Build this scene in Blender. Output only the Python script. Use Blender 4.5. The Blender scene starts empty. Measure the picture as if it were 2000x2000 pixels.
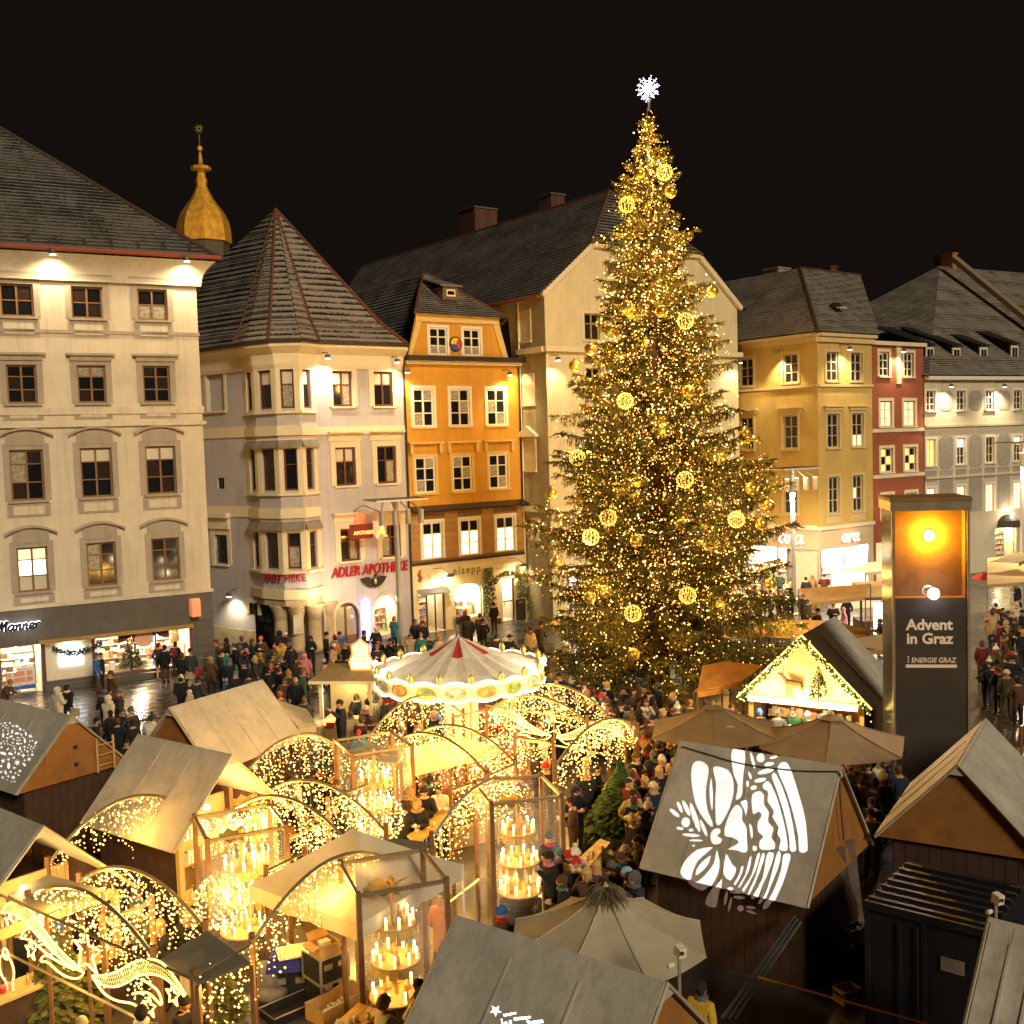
import bpy, bmesh, math, random
import numpy as np
from mathutils import Vector, Matrix, Euler
RD = math.radians
rnd = random.Random(11)
S = bpy.context.scene
C = S.collection
# ---------------------------------------------------------------- camera
F, PT, RO, H = 2119.0, RD(3.7245), RD(-1.7695), 10.5
FW = Vector((0, math.cos(PT), -math.sin(PT)))
_u, _r = Vector((0, math.sin(PT), math.cos(PT))), Vector((1, 0, 0))
RT = _r*math.cos(RO) + _u*math.sin(RO)
UP = -_r*math.sin(RO) + _u*math.cos(RO)
EYE = Vector((0, 0, H))
cam = bpy.data.cameras.new('camera'); cam_o = bpy.data.objects.new('camera', cam); C.objects.link(cam_o)
cam.sensor_width = 36; cam.lens = 36*F/2000; cam.clip_end = 2000; cam.clip_start = .1
cam_o.matrix_world = Matrix(((RT.x, UP.x, -FW.x, 0), (RT.y, UP.y, -FW.y, 0), (RT.z, UP.z, -FW.z, H), (0, 0, 0, 1)))
S.camera = cam_o
# ---------------------------------------------------------------- night sky, faint city glow, exposure
w = bpy.data.worlds.new('World'); S.world = w; w.use_nodes = True
wn = w.node_tree.nodes; bg = wn['Background']
bg.inputs[0].default_value = (.0028, .0020, .0015, 1); bg.inputs[1].default_value = 1.0
sun = bpy.data.lights.new('sun', 'SUN'); sun.energy = .88; sun.angle = RD(12); sun.color = (1, .85, .62)
sun_o = bpy.data.objects.new('sun', sun); C.objects.link(sun_o)
sun_o.rotation_euler = Vector((-.42, .78, -.46)).to_track_quat('-Z', 'Y').to_euler()   # floodlit town hall behind the camera
S.view_settings.view_transform = 'Standard'; S.view_settings.look = 'None'
S.view_settings.exposure = 1.3; S.view_settings.gamma = 1
cy = S.cycles
cy.use_denoising = True; cy.max_bounces = 5; cy.diffuse_bounces = 3; cy.glossy_bounces = 3; cy.transparent_max_bounces = 12
cy.transmission_bounces = 4; cy.sample_clamp_indirect = 2.0; cy.sample_clamp_direct = 0; cy.caustics_reflective = False; cy.caustics_refractive = False
cy.use_light_tree = True
# ---------------------------------------------------------------- placing by the camera's rays
def ray(x, y): return FW + RT*((x-1000)/F) + UP*((1000-y)/F)
def PZ(x, y, z=0.0): d = ray(x, y); return EYE + d*((z-H)/d.z)
def PY(x, y, Y): d = ray(x, y); return EYE + d*(Y/d.y)
def proj(p): v = Vector(p)-EYE; k = F/v.dot(FW); return 1000+v.dot(RT)*k, 1000-v.dot(UP)*k
# ---------------------------------------------------------------- materials
_M = {}
def M(name, col, rough=.75, var=.18, scale=2.5, bump=0.0, metal=0.0, emit=None, es=0.0, spec=.4, bscale=None, alpha=None, trans=0, dirt=0):
    if name in _M: return _M[name]
    m = bpy.data.materials.new(name); m.use_nodes = True; _M[name] = m
    nt = m.node_tree; N = nt.nodes; L = nt.links; b = N['Principled BSDF']
    b.inputs['Roughness'].default_value = rough; b.inputs['Metallic'].default_value = metal
    b.inputs['Specular IOR Level'].default_value = spec
    if trans: b.inputs['Transmission Weight'].default_value = trans
    c = (*col, 1)
    tc = N.new('ShaderNodeTexCoord')
    if var:
        no = N.new('ShaderNodeTexNoise'); no.inputs['Scale'].default_value = scale; no.inputs['Detail'].default_value = 5; no.inputs['Roughness'].default_value = .6
        L.new(tc.outputs['Object'], no.inputs['Vector'])
        mr = N.new('ShaderNodeMapRange'); mr.inputs[1].default_value = .3; mr.inputs[2].default_value = .7
        L.new(no.outputs['Fac'], mr.inputs[0])
        mx = N.new('ShaderNodeMix'); mx.data_type = 'RGBA'
        mx.inputs[6].default_value = (*[v*(1-var) for v in col], 1); mx.inputs[7].default_value = (*[min(1, v*(1+var)) for v in col], 1)
        L.new(mr.outputs[0], mx.inputs[0]); out = mx.outputs[2]
        if dirt:
            n2 = N.new('ShaderNodeTexNoise'); n2.inputs['Scale'].default_value = scale*.35; n2.inputs['Detail'].default_value = 8
            mp = N.new('ShaderNodeMapping'); mp.inputs['Scale'].default_value = (1, 1, .3)
            L.new(tc.outputs['Object'], mp.inputs[0]); L.new(mp.outputs[0], n2.inputs['Vector'])
            r2 = N.new('ShaderNodeMapRange'); r2.inputs[1].default_value = .52; r2.inputs[2].default_value = .75; r2.inputs[4].default_value = dirt
            L.new(n2.outputs['Fac'], r2.inputs[0])
            m2 = N.new('ShaderNodeMix'); m2.data_type = 'RGBA'; m2.inputs[7].default_value = (*[v*.45 for v in col], 1)
            L.new(out, m2.inputs[6]); L.new(r2.outputs[0], m2.inputs[0]); out = m2.outputs[2]
            n3 = N.new('ShaderNodeTexNoise'); n3.inputs['Scale'].default_value = 1; n3.inputs['Detail'].default_value = 5
            mp3 = N.new('ShaderNodeMapping'); mp3.inputs['Scale'].default_value = (5, 5, .22); L.new(tc.outputs['Object'], mp3.inputs[0]); L.new(mp3.outputs[0], n3.inputs['Vector'])
            r3 = N.new('ShaderNodeMapRange'); r3.inputs[1].default_value = .5; r3.inputs[2].default_value = .72; r3.inputs[4].default_value = dirt*.8; L.new(n3.outputs['Fac'], r3.inputs[0])
            m3 = N.new('ShaderNodeMix'); m3.data_type = 'RGBA'; m3.inputs[7].default_value = (*[v*.55 for v in col], 1); L.new(out, m3.inputs[6]); L.new(r3.outputs[0], m3.inputs[0]); out = m3.outputs[2]
        L.new(out, b.inputs['Base Color'])
    else: b.inputs['Base Color'].default_value = c
    if bump:
        nb = N.new('ShaderNodeTexNoise'); nb.inputs['Scale'].default_value = bscale or scale*10; nb.inputs['Detail'].default_value = 4
        L.new(tc.outputs['Object'], nb.inputs['Vector'])
        bp = N.new('ShaderNodeBump'); bp.inputs['Strength'].default_value = bump; bp.inputs['Distance'].default_value = .03
        L.new(nb.outputs['Fac'], bp.inputs['Height']); L.new(bp.outputs[0], b.inputs['Normal'])
    if emit:
        b.inputs['Emission Color'].default_value = (*emit, 1); b.inputs['Emission Strength'].default_value = es
        m.cycles.emission_sampling = 'NONE'
    if alpha is not None: b.inputs['Alpha'].default_value = alpha
    return m
def node_mat(name, fn, **kw):
    if name in _M: return _M[name]
    m = M(name, (.5, .5, .5), var=0, **kw); fn(m.node_tree, m.node_tree.nodes, m.node_tree.links, m.node_tree.nodes['Principled BSDF']); return m
def glow(name, col, es): return M(name, (.6, .5, .4), rough=.5, var=0, emit=col, es=es)
def brick_col(nt, N, L, c1, c2, mortar, sx, sy, ms=.02, uv=True, off=.5):
    tc = N.new('ShaderNodeTexCoord'); bk = N.new('ShaderNodeTexBrick')
    bk.inputs['Color1'].default_value = (*c1, 1); bk.inputs['Color2'].default_value = (*c2, 1); bk.inputs['Mortar'].default_value = (*mortar, 1)
    bk.inputs['Scale'].default_value = 1; bk.inputs['Mortar Size'].default_value = ms; bk.inputs['Brick Width'].default_value = sx; bk.inputs['Row Height'].default_value = sy; bk.offset = off
    L.new(tc.outputs['UV' if uv else 'Object'], bk.inputs['Vector']); return tc, bk
def roof_mat(name, tile, snow, amount, course=.3):
    def fn(nt, N, L, b):
        tc, bk = brick_col(nt, N, L, tile, [v*.6 for v in tile], [v*.2 for v in tile], .22, course, .012)
        no = N.new('ShaderNodeTexNoise'); no.inputs['Scale'].default_value = .55; no.inputs['Detail'].default_value = 9; no.inputs['Roughness'].default_value = .7
        L.new(tc.outputs['UV'], no.inputs['Vector'])
        n2 = N.new('ShaderNodeTexNoise'); n2.inputs['Scale'].default_value = 7; n2.inputs['Detail'].default_value = 4
        L.new(tc.outputs['UV'], n2.inputs['Vector'])
        sx = N.new('ShaderNodeSeparateXYZ'); L.new(tc.outputs['UV'], sx.inputs[0])
        md = N.new('ShaderNodeMath'); md.operation = 'FRACT'; dv = N.new('ShaderNodeMath'); dv.operation = 'DIVIDE'; dv.inputs[1].default_value = course
        L.new(sx.outputs['Y'], dv.inputs[0]); L.new(dv.outputs[0], md.inputs[0])
        a = N.new('ShaderNodeMath'); a.operation = 'MULTIPLY_ADD'; a.inputs[1].default_value = .45; L.new(no.outputs['Fac'], a.inputs[2]); L.new(md.outputs[0], a.inputs[0])
        a2 = N.new('ShaderNodeMath'); a2.operation = 'MULTIPLY_ADD'; a2.inputs[1].default_value = .5; L.new(n2.outputs['Fac'], a2.inputs[0]); L.new(a.outputs[0], a2.inputs[2])
        mr = N.new('ShaderNodeMapRange'); mr.inputs[1].default_value = 1.12-amount*.5; mr.inputs[2].default_value = 1.3-amount*.5
        L.new(a2.outputs[0], mr.inputs[0])
        mx = N.new('ShaderNodeMix'); mx.data_type = 'RGBA'; mx.inputs[7].default_value = (*snow, 1)
        L.new(mr.outputs[0], mx.inputs[0]); L.new(bk.outputs['Color'], mx.inputs[6]); L.new(mx.outputs[2], b.inputs['Base Color'])
        bp = N.new('ShaderNodeBump'); bp.inputs['Strength'].default_value = .6; bp.inputs['Distance'].default_value = .03
        L.new(bk.outputs['Fac'], bp.inputs['Height']); bp.invert = True; L.new(bp.outputs[0], b.inputs['Normal'])
    return node_mat(name, fn, rough=.85)
# ---------------------------------------------------------------- mesh builder
class MB:
    def __init__(s): s.v = []; s.f = []; s.m = []; s.uv = {}
    def add(s, vs, fs, mi=0):
        o = len(s.v); s.v += [tuple(v) for v in vs]
        for f in fs: s.f.append(tuple(i+o for i in f)); s.m.append(mi)
        return s
    def quad(s, a, b, c, d, mi=0): return s.add([a, b, c, d], [(0, 1, 2, 3)], mi)
    def poly(s, pts, mi=0): return s.add(pts, [tuple(range(len(pts)))], mi)
    def box(s, x0, y0, z0, x1, y1, z1, mi=0):
        return s.add([(x0, y0, z0), (x1, y0, z0), (x1, y1, z0), (x0, y1, z0), (x0, y0, z1), (x1, y0, z1), (x1, y1, z1), (x0, y1, z1)],
                     [(0, 3, 2, 1), (4, 5, 6, 7), (0, 1, 5, 4), (1, 2, 6, 5), (2, 3, 7, 6), (3, 0, 4, 7)], mi)
    def obox(s, c, sz, rot=None, mi=0):
        a = MB().box(-sz[0]/2, -sz[1]/2, -sz[2]/2, sz[0]/2, sz[1]/2, sz[2]/2)
        vs = [Vector(v) for v in a.v]
        if rot is not None: vs = [rot @ v for v in vs]
        return s.add([v+Vector(c) for v in vs], a.f, mi)
    def prism(s, pts, off, mi=0):
        n = len(pts); off = Vector(off); p = [Vector(q) for q in pts]
        s.add(p+[q+off for q in p], [tuple(range(n))[::-1], tuple(range(n, 2*n))]+[(i, (i+1) % n, (i+1) % n+n, i+n) for i in range(n)], mi); return s
    def tube(s, pts, r, n=6, mi=0, caps=True, closed=False):
        P = [Vector(p) for p in pts]; k = len(P); rs = r if isinstance(r, (list, tuple)) else [r]*k
        vs = []; ref = None
        for i in range(k):
            t = (P[(i+1) % k]-P[i-1]) if closed else (P[min(i+1, k-1)]-P[max(i-1, 0)])
            if t.length < 1e-9: t = Vector((0, 0, 1))
            t.normalize()
            if ref is None: ref = Vector((0, 0, 1)) if abs(t.z) < .9 else Vector((1, 0, 0))
            u = (ref - t*ref.dot(t))
            if u.length < 1e-6: u = t.orthogonal()
            u.normalize(); ref = u; w_ = t.cross(u)
            for j in range(n):
                a = 2*math.pi*j/n; vs.append(P[i]+(u*math.cos(a)+w_*math.sin(a))*rs[i])
        fs = []
        for i in range(k if closed else k-1):
            for j in range(n):
                a = i*n; b2 = ((i+1) % k)*n; fs.append((a+j, a+(j+1) % n, b2+(j+1) % n, b2+j))
        if caps and not closed: fs += [tuple(range(n))[::-1], tuple(range((k-1)*n, k*n))]
        return s.add(vs, fs, mi)
    def cyl(s, a, b, r, n=10, mi=0, r2=None): return s.tube([a, b], [r, r if r2 is None else r2], n, mi)
    def lathe(s, prof, n=16, c=(0, 0, 0), mi=0, ph=0.0):
        c = Vector(c); vs = []; k = len(prof)
        for r, z in prof:
            for j in range(n):
                a = 2*math.pi*j/n+ph; vs.append((c.x+r*math.cos(a), c.y+r*math.sin(a), c.z+z))
        fs = [(i*n+j, i*n+(j+1) % n, (i+1)*n+(j+1) % n, (i+1)*n+j) for i in range(k-1) for j in range(n)]
        if prof[0][0] > 1e-6: fs.append(tuple(range(n))[::-1])
        if prof[-1][0] > 1e-6: fs.append(tuple(range((k-1)*n, k*n)))
        return s.add(vs, fs, mi)
    def ball(s, c, r, n=10, mi=0, sq=(1, 1, 1)):
        k = max(4, n//2+1); p = [(max(1e-4, math.sin(math.pi*i/k))*r, -math.cos(math.pi*i/k)*r) for i in range(k+1)]
        a = MB().lathe(p, n); return s.add([Vector((v[0]*sq[0]+c[0], v[1]*sq[1]+c[1], v[2]*sq[2]+c[2])) for v in a.v], a.f, mi)
    def octa(s, c, r, mi=0):
        x, y, z = c
        return s.add([(x+r, y, z), (x, y+r, z), (x-r, y, z), (x, y-r, z), (x, y, z+r), (x, y, z-r)],
                     [(0, 1, 4), (1, 2, 4), (2, 3, 4), (3, 0, 4), (1, 0, 5), (2, 1, 5), (3, 2, 5), (0, 3, 5)], mi)
    def xf(s, m): s.v = [tuple(m @ Vector(v)) for v in s.v]; return s
    def join(s, o, m=None, mi=0): return s.add([m @ Vector(v) for v in o.v] if m is not None else o.v, o.f, mi)
    def mesh(s, name, mats, smooth=False, uvs=None):
        me = bpy.data.meshes.new(name); me.from_pydata(s.v, [], s.f)
        for m in (mats if isinstance(mats, (list, tuple)) else [mats]): me.materials.append(m)
        if len(me.materials) > 1: me.polygons.foreach_set('material_index', s.m)
        if smooth: me.polygons.foreach_set('use_smooth', [True]*len(me.polygons))
        if uvs is not None:
            u = me.uv_layers.new(name='UVMap'); flat = [c for f in s.f for i in f for c in uvs[i]]; u.data.foreach_set('uv', flat)
        me.validate(); me.update(); return me
    def build(s, name, mats, parent=None, smooth=False, mat=None, uvs=None): return ob(name, s.mesh(name, mats, smooth, uvs), parent, mat)
def ob(name, me, parent=None, mat=None):
    o = bpy.data.objects.new(name, me); C.objects.link(o)
    if parent is not None: o.parent = parent
    if mat is not None: o.matrix_local = mat
    return o
def tag(o, label=None, cat=None, group=None, kind=None):
    if label: o['label'] = label
    if cat: o['category'] = cat
    if group: o['group'] = group
    if kind: o['kind'] = kind
    return o
def thing(name, label, cat, loc=(0, 0, 0), rz=0.0, group=None, mat=None):
    o = bpy.data.objects.new(name, None); C.objects.link(o); o.empty_display_size = .2
    if mat is not None: o.matrix_world = mat
    else: o.location = loc; o.rotation_euler = (0, 0, rz)
    return tag(o, label, cat, group)
def copy_tree(o, parent=None):
    c = o.copy(); C.objects.link(c)
    if parent is not None: c.parent = parent
    for ch in list(o.children): copy_tree(ch, c)
    return c
def T(x, y, z): return Matrix.Translation((x, y, z))
def RZ(a): return Matrix.Rotation(a, 4, 'Z')
def RX(a): return Matrix.Rotation(a, 4, 'X')
def lamp(kind, loc, power, col=(1, .70, .34), parent=None, size=.1, aim=None, cone=100, blend=.6, name='light'):
    l = bpy.data.lights.new(name, kind); l.energy = power; l.color = col
    if kind == 'AREA': l.size = size
    else: l.shadow_soft_size = size
    if kind == 'SPOT': l.spot_size = RD(cone); l.spot_blend = blend
    o = bpy.data.objects.new(name, l); C.objects.link(o)
    if parent is not None: o.parent = parent
    o.location = loc
    if aim is not None: o.rotation_euler = Vector(aim).to_track_quat('-Z', 'Y').to_euler()
    return o
def text(body, size, mat, parent, mtx, name='lettering', ext=.02, shear=0.0, off=0.0, align='CENTER', space=1.0):
    c = bpy.data.curves.new(name, 'FONT'); c.body = body; c.size = size; c.extrude = ext; c.shear = shear; c.offset = off; c.align_x = align; c.space_character = space; c.resolution_u = 3
    t = bpy.data.objects.new(name, c); C.objects.link(t)
    dg = bpy.context.evaluated_depsgraph_get(); me = bpy.data.meshes.new_from_object(t.evaluated_get(dg)); bpy.data.objects.remove(t)
    me.materials.clear(); me.materials.append(mat)
    o = ob(name, me, parent, mtx @ RX(math.pi/2)); return o
def smoothline(pts, n=8, closed=False):
    P = [Vector(p) for p in pts]; k = len(P); out = []
    for i in range(k if closed else k-1):
        g = (lambda j: P[j % k]) if closed else (lambda j: P[max(0, min(k-1, j))])
        p0, p1, p2, p3 = g(i-1), g(i), g(i+1), g(i+2)
        for q in range(n):
            t = q/n; out.append(.5*((2*p1)+(p2-p0)*t+(2*p0-5*p1+4*p2-p3)*t*t+(3*p1-p0-3*p2+p3)*t**3))
    if not closed: out.append(P[-1])
    return out
# ---------------------------------------------------------------- shared building code
class Fac:
    def __init__(s, A, B):
        A = Vector((A[0], A[1], 0)); B = Vector((B[0], B[1], 0)); x = (B-A).normalized(); s.L = (B-A).length; s.A = A; s.x = x
        s.y = Vector((-x.y, x.x, 0))
        s.M = Matrix(((x.x, s.y.x, 0, A.x), (x.y, s.y.y, 0, A.y), (0, 0, 1, 0), (0, 0, 0, 1)))
    def sz(s, px, py, y=0.0):
        d = ray(px, py); o = s.A+s.y*y; t = (o-EYE).dot(s.y)/d.dot(s.y); p = EYE+d*t; return (p-s.A).dot(s.x), p.z
    def rect(s, x0, y0, x1, y1, y=0.0):
        xm, ym = (x0+x1)/2, (y0+y1)/2
        return s.sz(x0, ym, y)[0], s.sz(x1, ym, y)[0], s.sz(xm, y1, y)[1], s.sz(xm, y0, y)[1]
    def row(s, rects):
        r = [s.rect(*q) for q in rects]; z0 = sum(q[2] for q in r)/len(r); z1 = sum(q[3] for q in r)/len(r); wd = sum(q[1]-q[0] for q in r)/len(r)
        return [((q[0]+q[1])/2-wd/2, (q[0]+q[1])/2+wd/2, z0, z1) for q in r]
def wall(mb, s0, s1, z0, z1, ops, rev=.22, y=0.0, mi=0):
    xs = sorted({s0, s1, *[min(max(v, s0), s1) for o in ops for v in o[:2]]}); zs = sorted({z0, z1, *[min(max(v, z0), z1) for o in ops for v in o[2:4]]})
    for i in range(len(xs)-1):
        for j in range(len(zs)-1):
            a, b, c, d = xs[i], xs[i+1], zs[j], zs[j+1]; mx, mz = (a+b)/2, (c+d)/2
            if b-a < 1e-5 or d-c < 1e-5 or any(o[0] < mx < o[1] and o[2] < mz < o[3] for o in ops): continue
            mb.quad((a, y, c), (b, y, c), (b, y, d), (a, y, d), mi)
    for a, b, c, d in [o[:4] for o in ops]:
        if a < s0 or b > s1: continue
        mb.quad((a, y, c), (a, y+rev, c), (b, y+rev, c), (b, y, c), mi).quad((a, y, d), (b, y, d), (b, y+rev, d), (a, y+rev, d), mi)
        mb.quad((a, y, c), (a, y, d), (a, y+rev, d), (a, y+rev, c), mi).quad((b, y, c), (b, y+rev, c), (b, y+rev, d), (b, y, d), mi)
    return mb
G_DARK = M('dark_glass', (.012, .012, .014), rough=.06, var=0, spec=.7)
G_BROWN = M('brown_glass', (.035, .024, .018), rough=.08, var=0, spec=.6)
G_CURT = M('curtain_behind_glass', (.34, .30, .22), rough=.25, var=.5, scale=6, spec=.5)
G_BLIND = M('white_roller_blind', (.62, .55, .42), rough=.5, var=.05)
G_LIT = glow('lit_window', (1, .72, .34), 1.25); G_LIT2 = glow('softly_lit_window', (1, .70, .34), .55); G_WHITE = glow('white_lit_pane', (1, .93, .78), 1.4)
_wc = {}
def window(root, rel, r, fm, nx=2, bars=(.5,), fw=.07, panes=None, sill=None, sur=None, surw=.18, surd=.04, hood=None, hoodm=None, apron=None, inset=.10, arch=0):
    s0, s1, z0, z1 = r; w_, h = s1-s0, z1-z0
    key = ('f', round(w_, 2), round(h, 2), nx, bars, fw, fm.name)
    zb = [0]+[b*h for b in bars]+[h]; cw = w_/nx
    if key not in _wc:
        m = MB(); m.box(-w_/2, inset, 0, -w_/2+fw, inset+.09, h).box(w_/2-fw, inset, 0, w_/2, inset+.09, h).box(-w_/2+fw, inset, 0, w_/2-fw, inset+.09, fw).box(-w_/2+fw, inset, h-fw, w_/2-fw, inset+.09, h)
        for i in range(1, nx): x = -w_/2+i*cw; m.box(x-fw*.5, inset-.01, fw, x+fw*.5, inset+.07, h-fw)
        for b in zb[1:-1]: m.box(-w_/2+fw, inset+.01, b-fw*.3, w_/2-fw, inset+.06, b+fw*.3)
        _wc[key] = m.mesh('window', fm)
    W = ob('window', _wc[key], root, rel @ T((s0+s1)/2, 0, z0))
    for i in range(nx):
        for j in range(len(zb)-1):
            a, b, c, d = -w_/2+i*cw, -w_/2+(i+1)*cw, zb[j], zb[j+1]
            pm = panes(i, j) if panes else G_DARK
            k2 = ('p', round(b-a, 2), round(d-c, 2), pm.name)
            if k2 not in _wc: _wc[k2] = MB().box(-(b-a)/2, 0, 0, (b-a)/2, .01, d-c).mesh('pane', pm)
            ob('pane', _wc[k2], W, T((a+b)/2, inset+.045, c))
    if sill: MB().box(-w_/2-.14, -.13, -.10, w_/2+.14, .09, -.005).build('sill', sill, W)
    if sur:
        e = surw; m = MB().box(-w_/2-e, -surd, 0, -w_/2, .03, h).box(w_/2, -surd, 0, w_/2+e, .03, h).box(-w_/2-e, -surd, h, w_/2+e, .03, h+e)
        m.build('surround', sur, W)
    if hood == 'flat': MB().box(-w_/2-.42, -.24, h+.42, w_/2+.42, .02, h+.52).box(-w_/2-.28, -.12, h+.19, w_/2+.28, .02, h+.415).build('hood', hoodm, W)
    if hood == 'arc':
        n = 10; hw = w_/2+.45; m = MB()
        for i in range(n):
            t0, t1 = -1+2*i/n, -1+2*(i+1)/n; f = lambda t: h+.55+.32*(1-t*t)
            m.prism([(t0*hw, -.22, f(t0)), (t1*hw, -.22, f(t1)), (t1*hw, -.22, f(t1)+.10), (t0*hw, -.22, f(t0)+.10)], (0, .25, 0))
            if abs(t0+t1) < 1.7: m.prism([(t0*hw*.86, -.07, h+.19), (t1*hw*.86, -.07, h+.19), (t1*hw*.86, -.07, f(t1)-.004), (t0*hw*.86, -.07, f(t0)-.004)], (0, .09, 0))
        m.build('hood', hoodm, W)
    if hood == 'peak':
        hw = w_/2+.35; MB().prism([(-hw, -.25, h+.3), (hw, -.25, h+.3), (0, -.25, h+.85)], (0, .27, 0)).box(-hw, -.27, h+.2, hw, .02, h+.295).build('hood', hoodm, W)
    if apron:
        ah = apron[1]; MB().box(-w_/2-.2, -.035, -.12-ah, w_/2+.2, .02, -.12).build('apron', hoodm, W); MB().box(-w_/2+.05, -.06, -.02-ah, w_/2-.05, -.04, -.25).build('apron_panel', apron[0], W)
    return W
def roof(name, parent, a, b, c, d, mat, course=.3, lift=.045, rel=None):
    """tile courses from eave a-b up to d-c, each stepping over the one below"""
    a, b, c, d = map(Vector, (a, b, c, d)); n = max(2, int(((d+c)/2-(a+b)/2).length/course)); nor = (b-a).cross(d-a)
    if nor.length < 1e-6: nor = (b-a).cross(c-a)
    nor.normalize(); ux = (b-a).normalized(); vy = nor.cross(ux); m = MB(); uv = []
    for i in range(n):
        t0, t1 = i/n, (i+1)/n; p = [a.lerp(d, t0)+nor*lift, b.lerp(c, t0)+nor*lift, b.lerp(c, t1)+nor*.004, a.lerp(d, t1)+nor*.004]
        q = [a.lerp(d, t0)-nor*.02, b.lerp(c, t0)-nor*.02, p[1], p[0]]
        for k in (p, q):
            m.add(k, [(0, 1, 2, 3)]); uv += [((v-a).dot(ux), (v-a).dot(vy)) for v in k]
    return m.build(name, mat, parent, mat=rel, uvs=uv)
def room(root, rel, s0, s1, z0, z1, dep, wm, fm, power, col=(1, .82, .55), y=.25, name='shop_interior'):
    m = MB(); m.quad((s0, y+dep, z0), (s1, y+dep, z0), (s1, y+dep, z1), (s0, y+dep, z1)).quad((s0, y, z0), (s0, y+dep, z0), (s0, y+dep, z1), (s0, y, z1)).quad((s1, y, z0), (s1, y, z1), (s1, y+dep, z1), (s1, y+dep, z0))
    m.quad((s0, y, z1), (s0, y+dep, z1), (s1, y+dep, z1), (s1, y, z1)).quad((s0, y, z0), (s1, y, z0), (s1, y+dep, z0), (s0, y+dep, z0), 1)
    o = m.build(name, [wm, fm], root, mat=rel)
    n = max(1, int((s1-s0)/2.2))
    for i in range(n):
        p = rel @ Vector((s0+(i+.5)*(s1-s0)/n, y+dep*.45, z1-.25)); lamp('POINT', p, power/n, col, root, size=.15, name='shop_light')
    return o
GOODS = [M('goods_%d' % i, c, rough=.5, var=.1) for i, c in enumerate([(.75, .25, .2), (.8, .55, .5), (.25, .35, .7), (.8, .7, .45), (.85, .8, .75), (.35, .5, .3), (.6, .3, .12)])]
def goods(root, rel, s0, s1, z0, z1, y, rows, name='shelf', sm=None, seed=1):
    r = random.Random(seed); m = MB(); sh = MB(); hz = (z1-z0)/rows
    for j in range(rows):
        z = z0+j*hz; sh.box(s0, y, z, s1, y+.35, z+.03); s = s0+.03
        while s < s1-.1:
            w_ = r.uniform(.07, .26); hh = r.uniform(.35, .8)*hz
            if r.random() < .85: m.box(s, y+.05, z+.031, min(s+w_, s1), y+.3, z+.031+hh, r.randrange(7))
            s += w_+.02
    o = sh.build(name, sm or M('shelf_white', (.7, .65, .55)), root, mat=rel); g = m.build('goods', GOODS, o); g['kind'] = 'stuff'
    return o
LAMPM = M('lamp_housing', (.16, .15, .14), rough=.4, metal=.6, var=0); LAMPG = glow('lamp_lens', (1, .86, .62), 12)
def wall_lamp(root, fac, px, py, power, out=.75, col=(1, .75, .42), rootM=None, cone=130, tilt=.22):
    s, z = fac.sz(px, py, -out); rel = rootM.inverted() @ fac.M
    m = MB().cyl((s, 0, z+.35), (s, -out, z+.3), .025, 6).cyl((s, -out, z+.3), (s, -out, z+.2), .02, 6).cyl((s, -out, z+.2), (s, -out, z), .14, 12); o = m.build('wall_lamp', LAMPM, root, mat=rel)
    MB().cyl((s, -out, z-.002), (s, -out, z-.02), .12, 12).build('lens', LAMPG, o)
    lamp('SPOT', rel @ Vector((s, -out, z-.08)), power*.55, col, root, size=.1, aim=(rel.to_3x3() @ Vector((0, tilt, -1))), cone=cone, blend=.7, name='facade_light')
def strokes(lines, r, mat, parent, mtx, name='lettering', flat=.5, n=5):
    m = MB()
    for l in lines: m.tube(smoothline([(x, 0, z) for x, z in l], 5), r, n)
    o = m.build(name, mat, parent, mat=mtx); return o
def script(word, sh=.25):
    G = {'M': ([[(0, 0), (.25, .8), (.45, 1.5)], [(.45, 1.5), (.5, .6), (.58, .1)], [(.58, .1), (.85, 1), (1.12, 1.5)], [(1.12, 1.5), (1.12, .5), (1.2, .02), (1.4, .12)]], 1.4),
         'a': ([[(.8, .7), (.5, .85), (.15, .6), (.12, .2), (.42, 0), (.72, .3), (.85, .8), (.8, .25), (.95, 0), (1.1, .15)]], 1.1),
         'n': ([[(0, .6), (.15, .8), (.13, 0)], [(.13, .4), (.45, .85), (.65, .6), (.6, .1), (.8, 0), (.95, .15)]], .95),
         'e': ([[(.0, .2), (.6, .5), (.55, .82), (.25, .8), (.1, .45), (.25, .02), (.6, .05), (.85, .25)]], .85),
         'r': ([[(0, .6), (.15, .8), (.13, 0)], [(.13, .4), (.4, .85), (.7, .72)]], .75)}
    x = 0; out = []
    for ch in word:
        ls, w_ = G[ch]; out += [[(x+px+sh*pz, pz) for px, pz in l] for l in ls]; x += w_
    return out, x
def lathe_part(prof, n, mat, name, parent, loc, smooth=True): return MB().lathe(prof, n, loc).build(name, mat, parent, smooth)
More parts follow.
